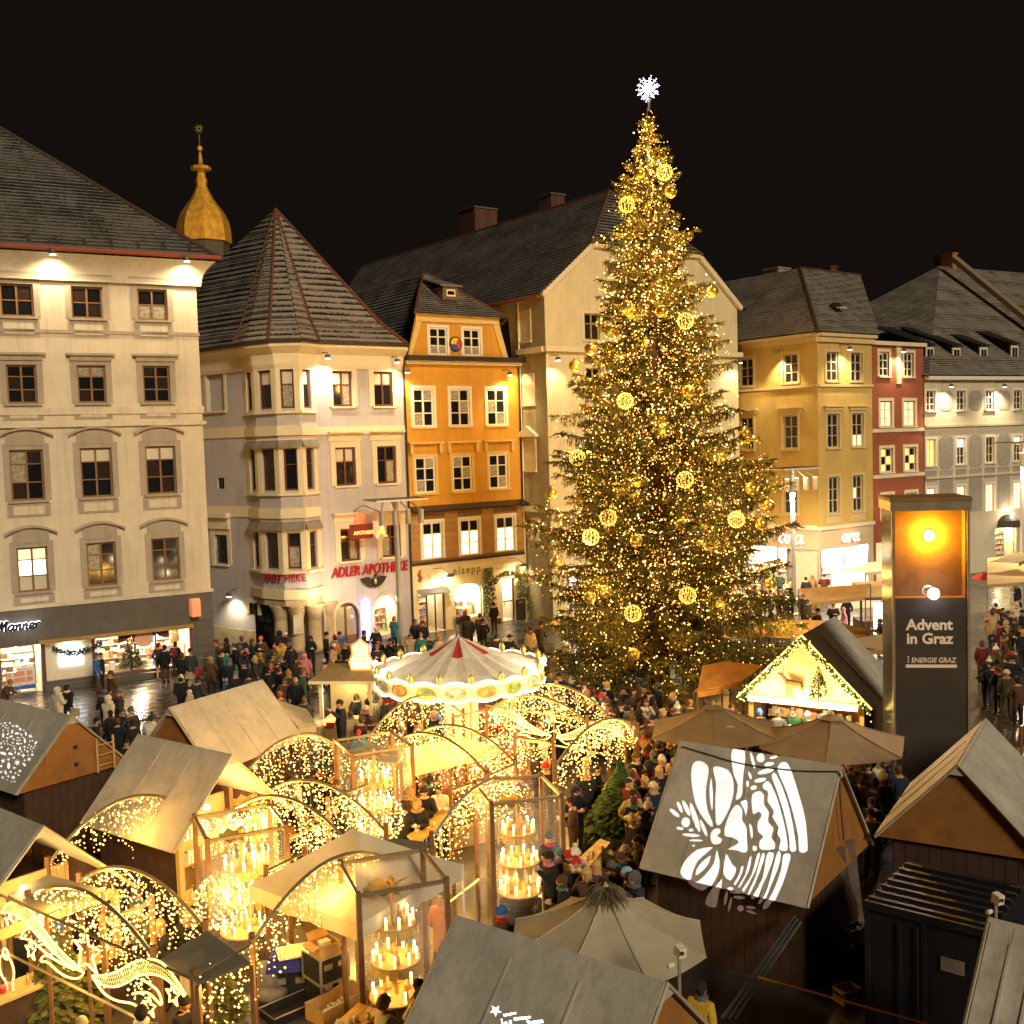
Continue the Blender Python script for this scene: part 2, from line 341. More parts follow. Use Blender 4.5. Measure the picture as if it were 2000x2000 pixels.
# ---------------------------------------------------------------- ground
def wet_fn(nt, N, L, b):
    tc = N.new('ShaderNodeTexCoord'); no = N.new('ShaderNodeTexNoise'); no.inputs['Scale'].default_value = .35; no.inputs['Detail'].default_value = 6; L.new(tc.outputs['Object'], no.inputs['Vector'])
    n2 = N.new('ShaderNodeTexNoise'); n2.inputs['Scale'].default_value = 3; n2.inputs['Detail'].default_value = 6; L.new(tc.outputs['Object'], n2.inputs['Vector'])
    cr = N.new('ShaderNodeValToRGB'); cr.color_ramp.elements[0].color = (.028, .026, .025, 1); cr.color_ramp.elements[1].color = (.095, .085, .075, 1); L.new(n2.outputs['Fac'], cr.inputs[0]); L.new(cr.outputs[0], b.inputs['Base Color'])
    mr = N.new('ShaderNodeMapRange'); mr.inputs[1].default_value = .35; mr.inputs[2].default_value = .65; mr.inputs[3].default_value = .12; mr.inputs[4].default_value = .42; L.new(no.outputs['Fac'], mr.inputs[0]); L.new(mr.outputs[0], b.inputs['Roughness'])
    bp = N.new('ShaderNodeBump'); bp.inputs['Strength'].default_value = .12; bp.inputs['Distance'].default_value = .02; L.new(n2.outputs['Fac'], bp.inputs['Height']); L.new(bp.outputs[0], b.inputs['Normal'])
WET = node_mat('wet_stone', wet_fn, rough=.3)
g = MB()
NG = 24
for i in range(NG):
    for j in range(NG):
        x0, x1, y0, y1 = -300+600*i/NG, -300+600*(i+1)/NG, -40+640*j/NG, -40+640*(j+1)/NG
        g.quad((x0, y0, 0), (x1, y0, 0), (x1, y1, 0), (x0, y1, 0))
ground = tag(g.build('ground', WET), kind='structure')
# ---------------------------------------------------------------- corner building with the sweet shop
MANN = Fac(PZ(20, 1360), PZ(340, 1318)); FM = MANN
CREAM = M('cream_stucco', (.66, .58, .44), rough=.9, var=.07, scale=1.2, bump=.25, bscale=25, dirt=.4)
TAUPE = M('taupe_trim', (.40, .34, .26), rough=.9, var=.1, scale=2, bump=.2, bscale=30, dirt=.35)
OAK = M('oak_window_frame', (.22, .115, .04), rough=.5, var=.15, scale=8)
DSTONE = M('dark_shop_stone', (.11, .095, .08), rough=.7, var=.15, scale=2, bump=.15)
SNOWT = roof_mat('dark_roof_tiles_with_frost', (.030, .024, .020), (.18, .165, .145), .48)
mr_ = thing('corner_building', 'tall cream corner building with taupe window hoods above a lit sweet shop', 'building', mat=FM.M)
sR = FM.sz(397, 850)[0]; sL = -9.0; zG = 19.45; I4 = Matrix.Identity(4)
rows = [FM.row([(1, 554, 67, 618), (140, 559, 202, 622), (269, 565.5, 327, 625)]), FM.row([(10, 712, 72, 789), (152, 714, 207, 787), (279.5, 714, 331, 785)]),
        FM.row([(19, 879, 85, 979), (156.6, 875, 220, 972), (286, 870, 344, 963)]), FM.row([(34, 1071, 97, 1159), (169.5, 1059, 226, 1144.5), (296, 1049, 349, 1130)])]
cc = [sum((r[i][0]+r[i][1])/2 for r in rows)/4 for i in range(3)]; cc = [cc[0]-(cc[1]-cc[0])] + cc
WR = []
for r in rows:
    wd = r[0][1]-r[0][0]; WR.append([(c-wd/2, c+wd/2, r[0][2], r[0][3]) for c in cc])
zF = 3.78
wb = MB(); wall(wb, sL, sR, zF, 18.55, [q for r in WR for q in r])
wb.quad((sR, 0, 0), (sR, 14, 0), (sR, 14, 18.55), (sR, 0, 18.55)).quad((sL, 14, 0), (sL, 0, 0), (sL, 0, 18.55), (sL, 14, 18.55)); wb.build('wall', CREAM, mr_)
rr = random.Random(3)
for k, r in enumerate(WR):
    for i, q in enumerate(r):
        def pn(a, b, k=k, i=i):
            if k == 3 and i == 1: return G_WHITE if b == 1 else (G_BLIND if b == 0 else G_LIT2)
            if k == 2 and i >= 2 and b == 2: return G_BLIND
            if k == 1 and i == 2 and b == 2: return G_CURT
            h_ = (i*7+k*13) % 5
            if h_ == 1 and b == 0: return G_CURT
            if h_ == 3 and a == 0: return G_CURT if b else G_BROWN
            return G_DARK if (a+b+i+k) % 3 else G_BROWN
        window(mr_, I4, q, OAK, 2, ((.5,), (.36, .7), (.36, .72), (.36, .72))[k], .085, pn, sur=TAUPE, surw=.26, hood=('flat', 'flat', 'arc', 'arc')[k], hoodm=TAUPE, apron=(CREAM, (.72, .62, .6, .42)[k]), sill=TAUPE)
MB().box(sL, -.06, 15.9, sR+.05, .02, 16.05).build('string_course', TAUPE, mr_)
MB().box(sL, -.16, 11.75, sR+.14, .02, 11.92).build('string_course', CREAM, mr_); MB().box(sL, -.09, 12.3, sR+.08, .02, 12.62).build('string_course', CREAM, mr_)
MB().box(sL, -.1, zF, sR+.1, .02, zF+.14).build('string_course', CREAM, mr_)
co = MB().box(sL, -.2, 18.2, sR+.2, .02, 18.35)
for i in range(8):
    t0, t1 = i/8, (i+1)/8; o0, o1 = .22+.55*t0**2, .22+.55*t1**2
    z0, z1 = 18.35+t0*.95, 18.35+t1*.95
    co.add([(sL, -o0, z0), (sR+o0, -o0, z0), (sR+o1, -o1, z1), (sL, -o1, z1)], [(0, 1, 2, 3)]).add([(sR+o0, -o0, z0), (sR+o0, 8, z0), (sR+o1, 8, z1), (sR+o1, -o1, z1)], [(0, 1, 2, 3)])
co.build('cornice', CREAM, mr_)
RUST = M('red_gutter', (.32, .075, .03), rough=.5, var=.1)
MB().tube([(sL, -.85, zG+.02), (sR+.95, -.85, zG+.02), (sR+.95, 6, zG+.02)], .11, 8).build('gutter', RUST, mr_)
# roof: front slope and hip
hd = ray(0, 252); pn_ = FM.x+FM.y; E0 = FM.M @ Vector((sR+.85, -.75, zG+.05)); tt = (E0-EYE).dot(pn_)/hd.dot(pn_); HP = FM.M.inverted() @ (EYE+hd*tt)
E0 = Vector((sR+.85, -.75, zG+.05)); HV = (HP-E0); HT = E0+HV*1.3
roof('roof', mr_, (sL, -.75, zG+.05), E0, HT, (sL, HT.y, HT.z), SNOWT, .3); roof('roof', mr_, E0, (E0.x, 14, E0.z), (HT.x, 14, HT.z), HT, SNOWT, .3)
MB().tube([E0, HT], .14, 6).build('hip_ridge', M('ridge_tile', (.07, .045, .03), var=.3, scale=4), mr_)
for i in range(9): MB().obox((sR-.3-i*1.15, -.3, zG+.05+.42), (.12, .5, .14), RX(.6).to_3x3()).build('snow_guard', LAMPM, mr_)
wall_lamp(mr_, FM, 103, 497, 420, 1.0, rootM=FM.M, cone=150); wall_lamp(mr_, FM, 365, 510, 420, 1.0, rootM=FM.M, cone=150)
# shop front
d0, d1, dz0, dz1 = FM.rect(2, 1262, 82, 1358); p0 = FM.sz(89, 1290)[0]; p1 = FM.sz(184, 1290)[0]; w1 = FM.sz(375, 1270)[0]; zt = FM.sz(372, 1224)[1]; zw = .42
sb = MB(); wall(sb, sL, sR+.02, 0, zF, [(d0, d1, .02, dz1), (p0, w1, zw, zt)], rev=.3, y=-.03); sb.quad((sR+.02, -.03, 0), (sR+.02, 14, 0), (sR+.02, 14, zF), (sR+.02, -.03, zF)); sb.build('shop_front', DSTONE, mr_)
for i in range(9):
    MB().box(w1+.25, -.06, .05+i*.4, sR+.02, -.031, .05+i*.4+.375).build('stone_block', DSTONE, mr_)
BRASS = M('brass_strip', (.42, .29, .12), rough=.35, metal=.5, var=.1); IVORY = M('ivory_paint', (.75, .66, .5), var=.05); PINK = M('pink_shop_wall', (.8, .5, .42), var=.1); FLOORW = M('pale_shop_floor', (.5, .42, .33), rough=.3)
MB().box(p0-.25, -.3, zt-.02, w1+.05, -.02, zt+.16).build('awning_box', BRASS, mr_)
room(mr_, I4, d0, d1, .02, dz1, 3, IVORY, FLOORW, 150); room(mr_, I4, p1, w1, zw, zt, 2.6, IVORY, PINK, 300, (1, .78, .5))
MB().quad((p0, .2, zw), (p1, .2, zw), (p1, .2, zt), (p0, .2, zt)).build('display_wall', IVORY, mr_)
lamp('POINT', ((p0+p1)/2, -.0, zt-.3), 14, (1, .85, .6), mr_, .1)
q = FM.rect(115, 1260, 162, 1300, .15); tv = MB().box(q[0], .12, q[2], q[1], .18, q[3]).build('screen', glow('bright_screen', (.85, .95, 1), 1.6), mr_)
ls, wl = script('Manner'); k = (q[1]-q[0])*.72/wl; strokes([[(x*k, z*k) for x, z in l] for l in ls], .012, M('screen_blue', (.05, .3, .75), var=0), mr_, T(q[0]+.15, .115, (q[2]+q[3])/2-.05), name='screen_lettering')
goods(mr_, I4, d0+.2, d1-.1, .3, dz1-.3, 2.2, 5, seed=4); goods(mr_, I4, p1+.1, w1-.4, zw+.3, zt-.2, 2.3, 4, seed=5); goods(mr_, I4, p1+.2, w1-.2, zw+.02, zw+.5, .7, 1, 'display_step', seed=6); goods(mr_, I4, p1+.2, w1-.2, zw+.02, zw+.9, 1.3, 2, 'display_step', seed=7)
m = MB().box(p1-.05, -.02, zw, p1+.07, .2, zt).box(p0-.1, -.05, 0, p0, .2, zt).box(w1-.06, -.02, zw, w1, .2, zt); m.build('mullion', M('oxblood_frame', (.16, .035, .025), rough=.4), mr_)
MB().box(p1+(w1-p1)*.62, .02, zw, p1+(w1-p1)*.62+.06, .1, zt).build('mullion', M('oxblood_frame', (.16, .035, .025)), mr_)
MB().box(p0-.1, -.35, 0, w1, -.031, zw-.1).build('plinth', DSTONE, mr_)
q = FM.rect(230, 1228, 330, 1246, .1); sw = MB()
for i in range(16):
    t0, t1 = i/16, (i+1)/16; f = lambda t: -.16-.25*abs(math.sin(t*math.pi*2+1.57))**.7
    sw.quad((q[0]+(q[1]-q[0])*t0, .1, zt+f(t0)), (q[0]+(q[1]-q[0])*t1, .1, zt+f(t1)), (q[0]+(q[1]-q[0])*t1, .1, zt), (q[0]+(q[1]-q[0])*t0, .1, zt))
sw.build('swag_banner', M('maroon_banner', (.13, .05, .04), var=.1), mr_); MB().cyl(((q[0]+q[1])/2, .09, zt-.3), ((q[0]+q[1])/2, .05, zt-.3), .42, 20).build('banner_medallion', M('medallion_pink', (.75, .42, .3)), mr_)
s, z = FM.sz(-6, 1235, -.15)
ls, wl = script('Manner'); e1 = FM.sz(76, 1210, -.15)[0]; k = (e1-s)/wl; ang = 0.02
mk = lambda: [[(x*k, z_*k) for x, z_ in l] for l in ls]
strokes(mk(), .066, glow('white_sign_halo', (.9, .95, 1), 1.3), mr_, T(s, -.1, z+.02), 'sign_halo', n=6); strokes(mk(), .05, M('navy_letters', (.015, .012, .03), var=0), mr_, T(s, -.24, z+.02), 'sign_lettering', n=6)
lamp('POINT', (s+1.2, -.6, z+.2), 5, (.9, .95, 1), mr_, .2)
q = FM.rect(372, 1172, 389, 1203, -.3); MB().prism([(q[0], -.6, q[2]), (q[0], -.05, q[2]), (q[0], -.05, q[3]+.05), (q[0], -.45, q[3]+.1), (q[0], -.6, q[3]-.05)], (q[1]-q[0], 0, 0)).build('box_lamp', M('salmon_box_lamp', (.7, .25, .12), emit=(1, .3, .12), es=.25), mr_)
gl = MB(); rg = random.Random(8)
for i in range(500):
    t = rg.random(); s_ = p0+.3+t*2.1; z_ = zt-.3-.28*math.sin(t*math.pi)+rg.gauss(0, .07); gl.octa((s_, -.05+rg.gauss(0, .06), z_), .035)
gl.build('fir_garland', M('fir_green', (.035, .055, .018), var=.4, scale=6), mr_)['kind'] = 'stuff'
def decor_fir(parent, base, h, r, n=700, seed=1, baubles=True, mat=None):
    rg = random.Random(seed); m = MB()
    for i in range(n):
        t = rg.random()**.8; a = rg.uniform(0, 6.283); rad = r*(1-t)*(.55+.45*rg.random()); c_ = Vector((math.cos(a)*rad, math.sin(a)*rad, h*t+.12)); d = Vector((math.cos(a), math.sin(a), -.35+rg.gauss(0, .2)))*(.10*h*(1.1-t)); wv = Vector((-math.sin(a), math.cos(a), rg.gauss(0, .3)))*.02*h
        m.add([c_-wv, c_+d*.6-wv*1.6, c_+d, c_+d*.6+wv*1.6, c_+wv], [(0, 1, 2, 3, 4)])
    m.build('crown', mat or M('fir_green', (.035, .055, .018)), parent, mat=T(*base))
    MB().cyl((0, 0, 0), (0, 0, h*.9), .03*h, 6, r2=.006).build('trunk', M('bark', (.08, .05, .03)), parent, mat=T(*base))
    if baubles:
        for i in range(26):
            t = rg.random(); a = rg.uniform(0, 6.283); rad = r*(1-t)*.95; MB().ball((math.cos(a)*rad, math.sin(a)*rad, h*t+.1), .035, 6).build('bauble', M('bauble_%d' % (i % 3), [(.8, .4, .35), (.8, .7, .5), (.6, .1, .08)][i % 3], rough=.2), parent, True, T(*base))
ps = FM.sz(257, 1300, .9)[0]
tw = thing('christmas_tree', 'small decorated christmas tree standing inside the sweet shop window', 'tree', mat=FM.M @ T(ps, .7, zw)); decor_fir(tw, (0, 0, 0), 1.75, .55)
def freeboard(px, py, rz, label, h=1.15, w_=.75):
    b_ = thing('advertising_board', label, 'sign', PZ(px, py), rz)
    MB().box(-w_/2, -.02, .15, w_/2, .02, h).build('panel', M('white_board', (.75, .7, .62)), b_); MB().tube([(-w_/2, 0, .05), (-w_/2, 0, h+.03), (w_/2, 0, h+.03), (w_/2, 0, .05)], .025, 6).build('frame', M('steel', (.4, .4, .42), metal=.8, rough=.35, var=0), b_)
    MB().box(-w_/2-.05, -.25, 0, w_/2+.05, .25, .05).build('base', M('steel', (.4, .4, .42)), b_)
    for i in range(4): MB().box(-.3+(i % 2)*.33, -.03, .5+(i//2)*.28, -.06+(i % 2)*.33, -.021, .7+(i//2)*.28).build('product_picture', M('salmon_print', (.75, .3, .2)), b_)
    MB().box(-w_/2+.02, -.03, .17, w_/2-.02, -.021, .34).build('blue_strip', M('blue_print', (.06, .12, .45)), b_)
freeboard(53, 1352, RD(28), 'white framed product board standing right in the sweet shop doorway'); freeboard(27, 1356, RD(28), 'white product board at the doorway edge, left of the framed one', .95, .5)
# paving slabs in front of the shop, real joints
slabm = [MB().box(-.59, -.39, .0, .59, .39, .03).mesh('paving_slab', m_) for m_ in (node_mat('slab_wet_%d' % 0, wet_fn), WET, M('slab_pale', (.10, .09, .08), rough=.22, var=.3, scale=1.5))]
pv = tag(MB().quad((-12, -8.2, .004), (16, -8.2, .004), (16, -.1, .004), (-12, -.1, .004)).build('pavement', M('joint_sand', (.03, .027, .024), rough=.6), mat=FM.M), kind='structure')
rs = random.Random(5)
for i in range(-6, 13):
    for j in range(10):
        o = ob('paving_slab', slabm[rs.choice((0, 1, 1, 2))], pv, T(i*1.2+(.6 if j % 2 else 0), -.5-j*.8, .005+rs.uniform(0, .006)))
# ---------------------------------------------------------------- pharmacy with the round bay
ROWF = Fac(PZ(690, 1258), PZ(1005, 1210)); RM = ROWF.M
def wpt(px, Y): p = PY(px, 1200, Y); return Vector((p.x, p.y, 0))
GREY = M('lavender_grey_stucco', (.50, .46, .45), rough=.9, var=.06, scale=1.5, bump=.2, bscale=30, dirt=.35); TRIM = M('cream_trim', (.74, .63, .42), rough=.85, var=.05, bump=.1)
MAHO = M('mahogany_frame', (.13, .04, .02), rough=.45, var=.15, scale=6); SAND = M('sandstone', (.50, .38, .22), rough=.9, var=.2, scale=3, bump=.3)
ap = thing('pharmacy_building', 'grey stucco pharmacy with polygonal corner bay and steep frosted tile roof', 'building', mat=RM); RI = RM.inverted()
sE = ROWF.sz(796, 930)[0]; sC = ROWF.sz(632, 1200)[0]
C2 = RM @ Vector((sC, 0, 0)); pts = [wpt(498, 56.9), wpt(518, 55.75), wpt(558.5, 54.9), wpt(602.5, 54.95), C2]
LD = Vector((-math.sin(RD(51.7)), math.cos(RD(51.7)), 0)); L0 = pts[0]+LD*13
zc = 15.6
rA = [ROWF.row([(648.6, 724, 688, 793), (730.7, 727, 765.6, 794)]), ROWF.row([(655.6, 873.8, 694.4, 948.8), (736.6, 871, 773.4, 943.6)]), ROWF.row([(664, 1029, 703.5, 1096), (747, 1028, 781, 1087)])]
door = ROWF.rect(654, 1175, 702, 1259); shopw = ROWF.rect(729, 1160, 777, 1240); door = (door[0], door[1], .02, door[3]); 
m = wall(MB(), sC, sE, 0, zc, [q for r in rA for q in r]+[door, shopw], rev=.3); m.quad((sE, 0, 0), (sE, 10, 0), (sE, 10, zc), (sE, 0, zc)); m.build('wall', GREY, ap)
def ppan(top, k):
    def f(a, b): return (G_BLIND if top and k != 2 else G_DARK) if b == 1 else (G_CURT if (a+k) % 2 and k != 1 else (G_LIT2 if (a, k) == (0, 3) else G_DARK))
    return f
for k, r in enumerate(rA):
    for i, q in enumerate(r): window(ap, I4, q, MAHO, 2, (.62,), .1, ppan(k < 2, i+k), sill=TRIM, sur=TRIM, surw=.3, surd=.05)
    if k: 
        for q in r: MB().box(q[0]-.45, -.4, q[3]+.75, q[1]+.45, 0, q[3]+.83).box(q[0]-.38, -.06, q[3]+.32, q[1]+.38, 0, q[3]+.745).build('window_canopy', TRIM, ap)
zb = [rA[k][0][2] for k in range(3)]
FL = Fac(L0, pts[0]); relL = RI @ FL.M
lw = [FL.rect(404.6, 729, 438, 803), FL.rect(424.5, 933, 438, 955), FL.rect(420, 1044.6, 445, 1101.5), FL.rect(486, 1178, 504, 1200)]
m = wall(MB(), 0, FL.L, 0, zc, lw, rev=.25); m.build('wall', GREY, ap, mat=relL)
window(ap, relL, lw[0], TRIM, 1, (), .02, lambda a, b: GREY, sill=TRIM, sur=TRIM, surw=.18); window(ap, relL, lw[1], M('dark_wood', (.05, .03, .02)), 1, (), .05); wl_ = window(ap, relL, lw[2], TRIM, 1, (), .03, sill=TRIM, sur=TRIM, surw=.32); window(ap, relL, lw[3], M('dark_wood', (.05, .03, .02)), 2, (.5,), .04, sur=TRIM, surw=.22)
m = MB(); lw2, lh2 = lw[2][1]-lw[2][0], lw[2][3]-lw[2][2]
for i in range(-8, 9):
    for sg in (1, -1):
        x0 = i*.25; a = (x0, 0); pp = [(x0+sg*t*lh2*.55, t*lh2) for t in (0, .25, .5, .75, 1)]; pp = [p for p in pp if abs(p[0]) <= lw2/2]
        if len(pp) > 1: m.tube([(p[0], .03, p[1]) for p in (pp[0], pp[-1])], .012, 4)
m.build('lattice', M('iron', (.02, .02, .02), var=0), wl_)
MB().box(lw[2][0]-.4, -.35, lw[2][3]+.95, lw[2][1]+.4, 0, lw[2][3]+1.2).box(lw[2][0]-.3, -.15, lw[2][3]+.33, lw[2][1]+.3, 0, lw[2][3]+.945).build('window_canopy', TRIM, ap, mat=relL)
for z in (11.15, 6.95): MB().box(0, -.06, z, FL.L, 0, z+.55).build('string_course', TRIM, ap, mat=relL)
MB().box(sC, -.1, 11.15, sE, 0, 11.55).build('string_course', TRIM, ap)
# bay facets, three storeys of windows
bw = [[(499, 723, 507, 797), (517, 723, 544, 797), (556, 723, 588, 797), (600, 723, 614, 797)], [(507, 877, 514.6, 956), (523.6, 877, 551, 956), (563, 877, 595, 956), (605.7, 877, 622.8, 956)], [(513, 1040, 521, 1109), (532, 1040, 560, 1109), (572, 1040, 603, 1109), (615, 1040, 630, 1109)]]
zB = 2.75
bayr = []
for fi in range(4):
    f = Fac(pts[fi], pts[fi+1]); rel = RI @ f.M; ops = []
    for k in range(3):
        wd = f.L*(.5 if fi in (0, 3) else .6); z0 = zb[k]-.08; ops.append((f.L/2-wd/2, f.L/2+wd/2, z0, rA[k][0][3]+.03))
    bm_ = wall(MB(), 0, f.L, zB, zc, ops, rev=.2); bm_.build('bay_wall', GREY, ap, mat=rel)
    for k, q in enumerate(ops):
        MB().box(.0, -.05, q[2]-.12, q[0], 0, q[3]+.5).box(q[1], -.05, q[2]-.12, f.L, 0, q[3]+.5).box(q[0], -.05, q[3], q[1], 0, q[3]+.5).box(-.02, -.14, q[2]-.26, f.L+.02, 0, q[2]-.125).build('bay_surround', TRIM, ap, mat=rel)
        window(ap, rel, q, MAHO, 1, (.62,), .09, (lambda a, b, k=k, fi=fi: G_BLIND if (b and k == 0) else (G_CURT if (fi == 2 and b == 0 and k != 1) else G_DARK)))
    for z in (11.15, 6.95, 2.8): MB().box(-.02, -.1, z, f.L+.02, 0, z+.5).build('string_course', TRIM, ap, mat=rel)
    MB().box(0, .0, 0, f.L, .05, zB).build('pier_wall', GREY, ap, mat=RI @ Fac(pts[fi]+Vector((.3, 1.3, 0)), pts[fi+1]+Vector((.3, 1.3, 0))).M)
    for z in (10.55, 6.35):
        MB().prism([(0, -.02, z), (0, -.26, z), (0, -.02, z+.42)], (f.L, 0, 0)).build('bay_canopy', M('slate_canopy', (.22, .19, .15), rough=.5), ap, mat=rel)
cen = sum(pts, Vector())/5
MB().prism([RI @ Vector((p.x, p.y, zB-.3)) for p in pts]+[RI @ Vector((cen.x+1, cen.y+3, zB-.3))], (0, 0, .299)).build('bay_soffit', SAND, ap)
for px_, Yd in ((548, 55.7), (580, 55.5), (614, 55.6), (640, 56.6)):
    p = RI @ wpt(px_, Yd); MB().lathe([(.42, 0), (.42, .25), (.36, .35), (.33, 1.6), (.32, 1.65), (.36, 1.7), (.4, 2.0), (.55, 2.35), (.6, zB-.31)], 12, (p.x, p.y, 0)).build('column', SAND, ap, True)
p = RI @ wpt(582, 55.05); MB().box(p.x-.28, p.y-.02, 1.0, p.x+.28, p.y+.02, 2.0).build('notice_case', M('pale_poster', (.6, .55, .45)), ap)
# door, shop window, plinth
def arch_frame(parent, q, mat, fw=.12, rise=.8, y=.1, name='arch_frame', thick=.12, spring=None):
    s0, s1, z0, z1 = q; zs = z1-rise; n = 12; pts_ = [(s0+fw/2, y, z0), (s0+fw/2, y, zs)]+[((s0+s1)/2-(s1-s0-fw)/2*math.cos(math.pi*i/n), y, zs+(rise-fw/2)*math.sin(math.pi*i/n)) for i in range(1, n)]+[(s1-fw/2, y, zs), (s1-fw/2, y, z0)]
    return MB().tube(pts_, fw/2, 6).build(name, mat, parent)
def arch_fill(parent, q, mat, rise, y=-.001, name='arch_spandrel', dep=.3):
    s0, s1, z0, z1 = q; zs = z1-rise; n = 12; c = (s0+s1)/2; hw = (s1-s0)/2; m = MB()
    for i in range(n):
        a0, a1 = math.pi*i/n, math.pi*(i+1)/n; xa, xb = c-hw*math.cos(a0), c-hw*math.cos(a1); za, zb_ = zs+rise*math.sin(a0), zs+rise*math.sin(a1)
        if xb-xa > 1e-4: m.prism([(xa, y, za), (xb, y, zb_), (xb, y, z1+.002), (xa, y, z1+.002)], (0, dep, 0))
    return m.build(name, mat, parent)
arch_fill(ap, door, GREY, .9); arch_fill(ap, shopw, GREY, .9)
DOORW = M('brown_door_wood', (.20, .09, .035), rough=.45, var=.15)
arch_frame(ap, (door[0]-.15, door[1]+.15, 0, door[3]+.15), TRIM, .22, 1.0, -.03); arch_frame(ap, door, DOORW, .13, .9, .12); arch_frame(ap, (shopw[0]-.12, shopw[1]+.12, shopw[2], shopw[3]+.12), TRIM, .2, 1.0, -.03)
room(ap, I4, door[0]+.01, door[1]-.01, .02, door[3]-.02, 3, IVORY, FLOORW, 70); room(ap, I4, shopw[0]+.01, shopw[1]-.01, shopw[2], shopw[3]-.02, 1.8, IVORY, FLOORW, 130, (1, .8, .4)); goods(ap, I4, shopw[0]+.1, shopw[1]-.1, shopw[2]+.05, shopw[3]-.5, 1.2, 4, seed=9)
dm = (door[0]+door[1])/2; dd = ob('door', MB().box(dm-.06, .14, .03, dm+.06, .22, door[3]-.1).box(door[0]+.05, .14, .03, door[1]-.05, .22, .5).box(door[0]+.05, .14, 2.0, door[1]-.05, .22, 2.15).mesh('door', DOORW), ap); MB().box(dm+.1, .1, 1.0, dm+.14, .13, 1.35).build('handle', BRASS, dd)
for a_, b_ in ((door[0]+.12, dm-.07), (dm+.07, door[1]-.12)): MB().box(a_, .17, .52, b_, .18, 1.98).build('pane', M('clear_glass', (.9, .9, .9), rough=.02, var=0, trans=1), dd)
s, z = ROWF.sz(712, 1215, -.15); nb = thing('light_column', 'tall narrow blue-white lit display column by the pharmacy shop window', 'sign', mat=RM @ T(s, -.3, 0)); MB().box(-.2, -.08, .1, .2, .08, 2.2).build('display', glow('blue_white_display', (.55, .6, 1), 1.6), nb); MB().tube([(-.24, 0, 0), (-.24, 0, 2.2), (-.12, 0, 2.36), (.12, 0, 2.36), (.24, 0, 2.2), (.24, 0, 0)], .05, 6).build('frame', glow('blue_edge_light', (.12, .15, 1), 1.2), nb); lamp('POINT', (0, -.5, 1.3), 8, (.5, .55, 1), nb, .1)
# lettering
RED = M('crimson_letters', (.38, .012, .02), rough=.4, var=0)
s0_, z0_ = ROWF.sz(646, 1129, -.1); s1_, _ = ROWF.sz(796, 1110, -.1)
t_ = text('ADLER APOTHEKE', .74, RED, ap, T((s0_+s1_)/2+.02, -.12, z0_), 'sign_lettering', .05, .15, .018); wv = t_.dimensions.x; t_.scale.x = (s1_-s0_)/max(.1, wv)
_bay = ['APO', 'THEKE']
f1, f2 = Fac(pts[1], pts[2]), Fac(pts[2], pts[3]); o_ = text('APOT', .52, RED, ap, RI @ f1.M @ T(f1.L*.52+.06, -.15, 3.75), 'sign_lettering', .03, 0, .01, space=1.15); o_.scale.x = (f1.L*.84)/max(.1, o_.dimensions.x); o_ = text('HEKE', .52, RED, ap, RI @ f2.M @ T(f2.L*.5, -.15, 3.75), 'sign_lettering', .03, 0, .01, space=1.15); o_.scale.x = (f2.L*.9)/max(.1, o_.dimensions.x)
# eagle emblem
s, z = ROWF.sz(731, 1137, -.2); eg = MB(); BLK = M('black_gold_eagle', (.03, .025, .015), rough=.3); 
for sg in (-1, 1):
    eg.prism([(s, -.2, z+.1), (s+sg*.35, -.2, z+.32), (s+sg*.8, -.2, z+.25), (s+sg*.62, -.2, z-.02), (s+sg*.4, -.2, z-.2), (s+sg*.1, -.2, z-.3)], (0, .1, 0))
eg.ball((s, -.25, z), .17, 8, sq=(.8, .8, 1.8)); eg.ball((s+.05, -.28, z+.38), .1, 8).build('eagle_emblem', BLK, ap); MB().ball((s, -.36, z+.05), .1, 8, sq=(.8, .6, 1.5)).build('eagle_breast', M('gilt', (.6, .42, .12), metal=.7, rough=.35), ap)
# bracket sign with A shield and red led board
s, z = ROWF.sz(742, 1036, -1.1); hs = MB().tube([(s-.9, -.05, z-1.2), (s-.9, -.05, z+1.1), (s-.6, -.5, z+1.35), (s, -1.1, z+1.0), (s, -1.1, z+.5)], .025, 5)
for k in range(3): hs.tube([(s-.8+.16*math.cos(a*.7)*(1-a*.1), -.3, z-.4-k*.25+.16*math.sin(a*.7)*(1-a*.1)) for a in range(9)], .015, 4)
hs = hs.build('sign_bracket', M('iron', (.02, .02, .02)), ap)
sh = [(-.42, .5), (0, .58), (.42, .5), (.4, -.1), (.22, -.42), (0, -.52), (-.22, -.42), (-.4, -.1)]
MB().prism([(s+x, -1.15, z+y_) for x, y_ in sh], (0, .1, 0)).build('shield', M('shield_cream', (.75, .62, .42), emit=(1, .75, .4), es=.04), ap); text('A', .75, glow('orange_A', (1, .32, .03), 1.2), ap, T(s+.02, -1.17, z-.28), 'shield_letter', .02, .2, .02)
MB().box(s-1.75, -1.1, z-.36, s-.42, -1.0, z+.42).build('led_board', M('led_black', (.06, .005, .01), rough=.3, emit=(.5, 0, .01), es=.12), ap); text('APOTHEKE', .24, glow('led_red', (1, .09, .01), 4), ap, T(s-.95, -1.11, z-.12), 'led_lettering', .01, 0, .008); lamp('POINT', (s-.9, -.6, z+.2), 14, (1, .1, .04), ap, .2)
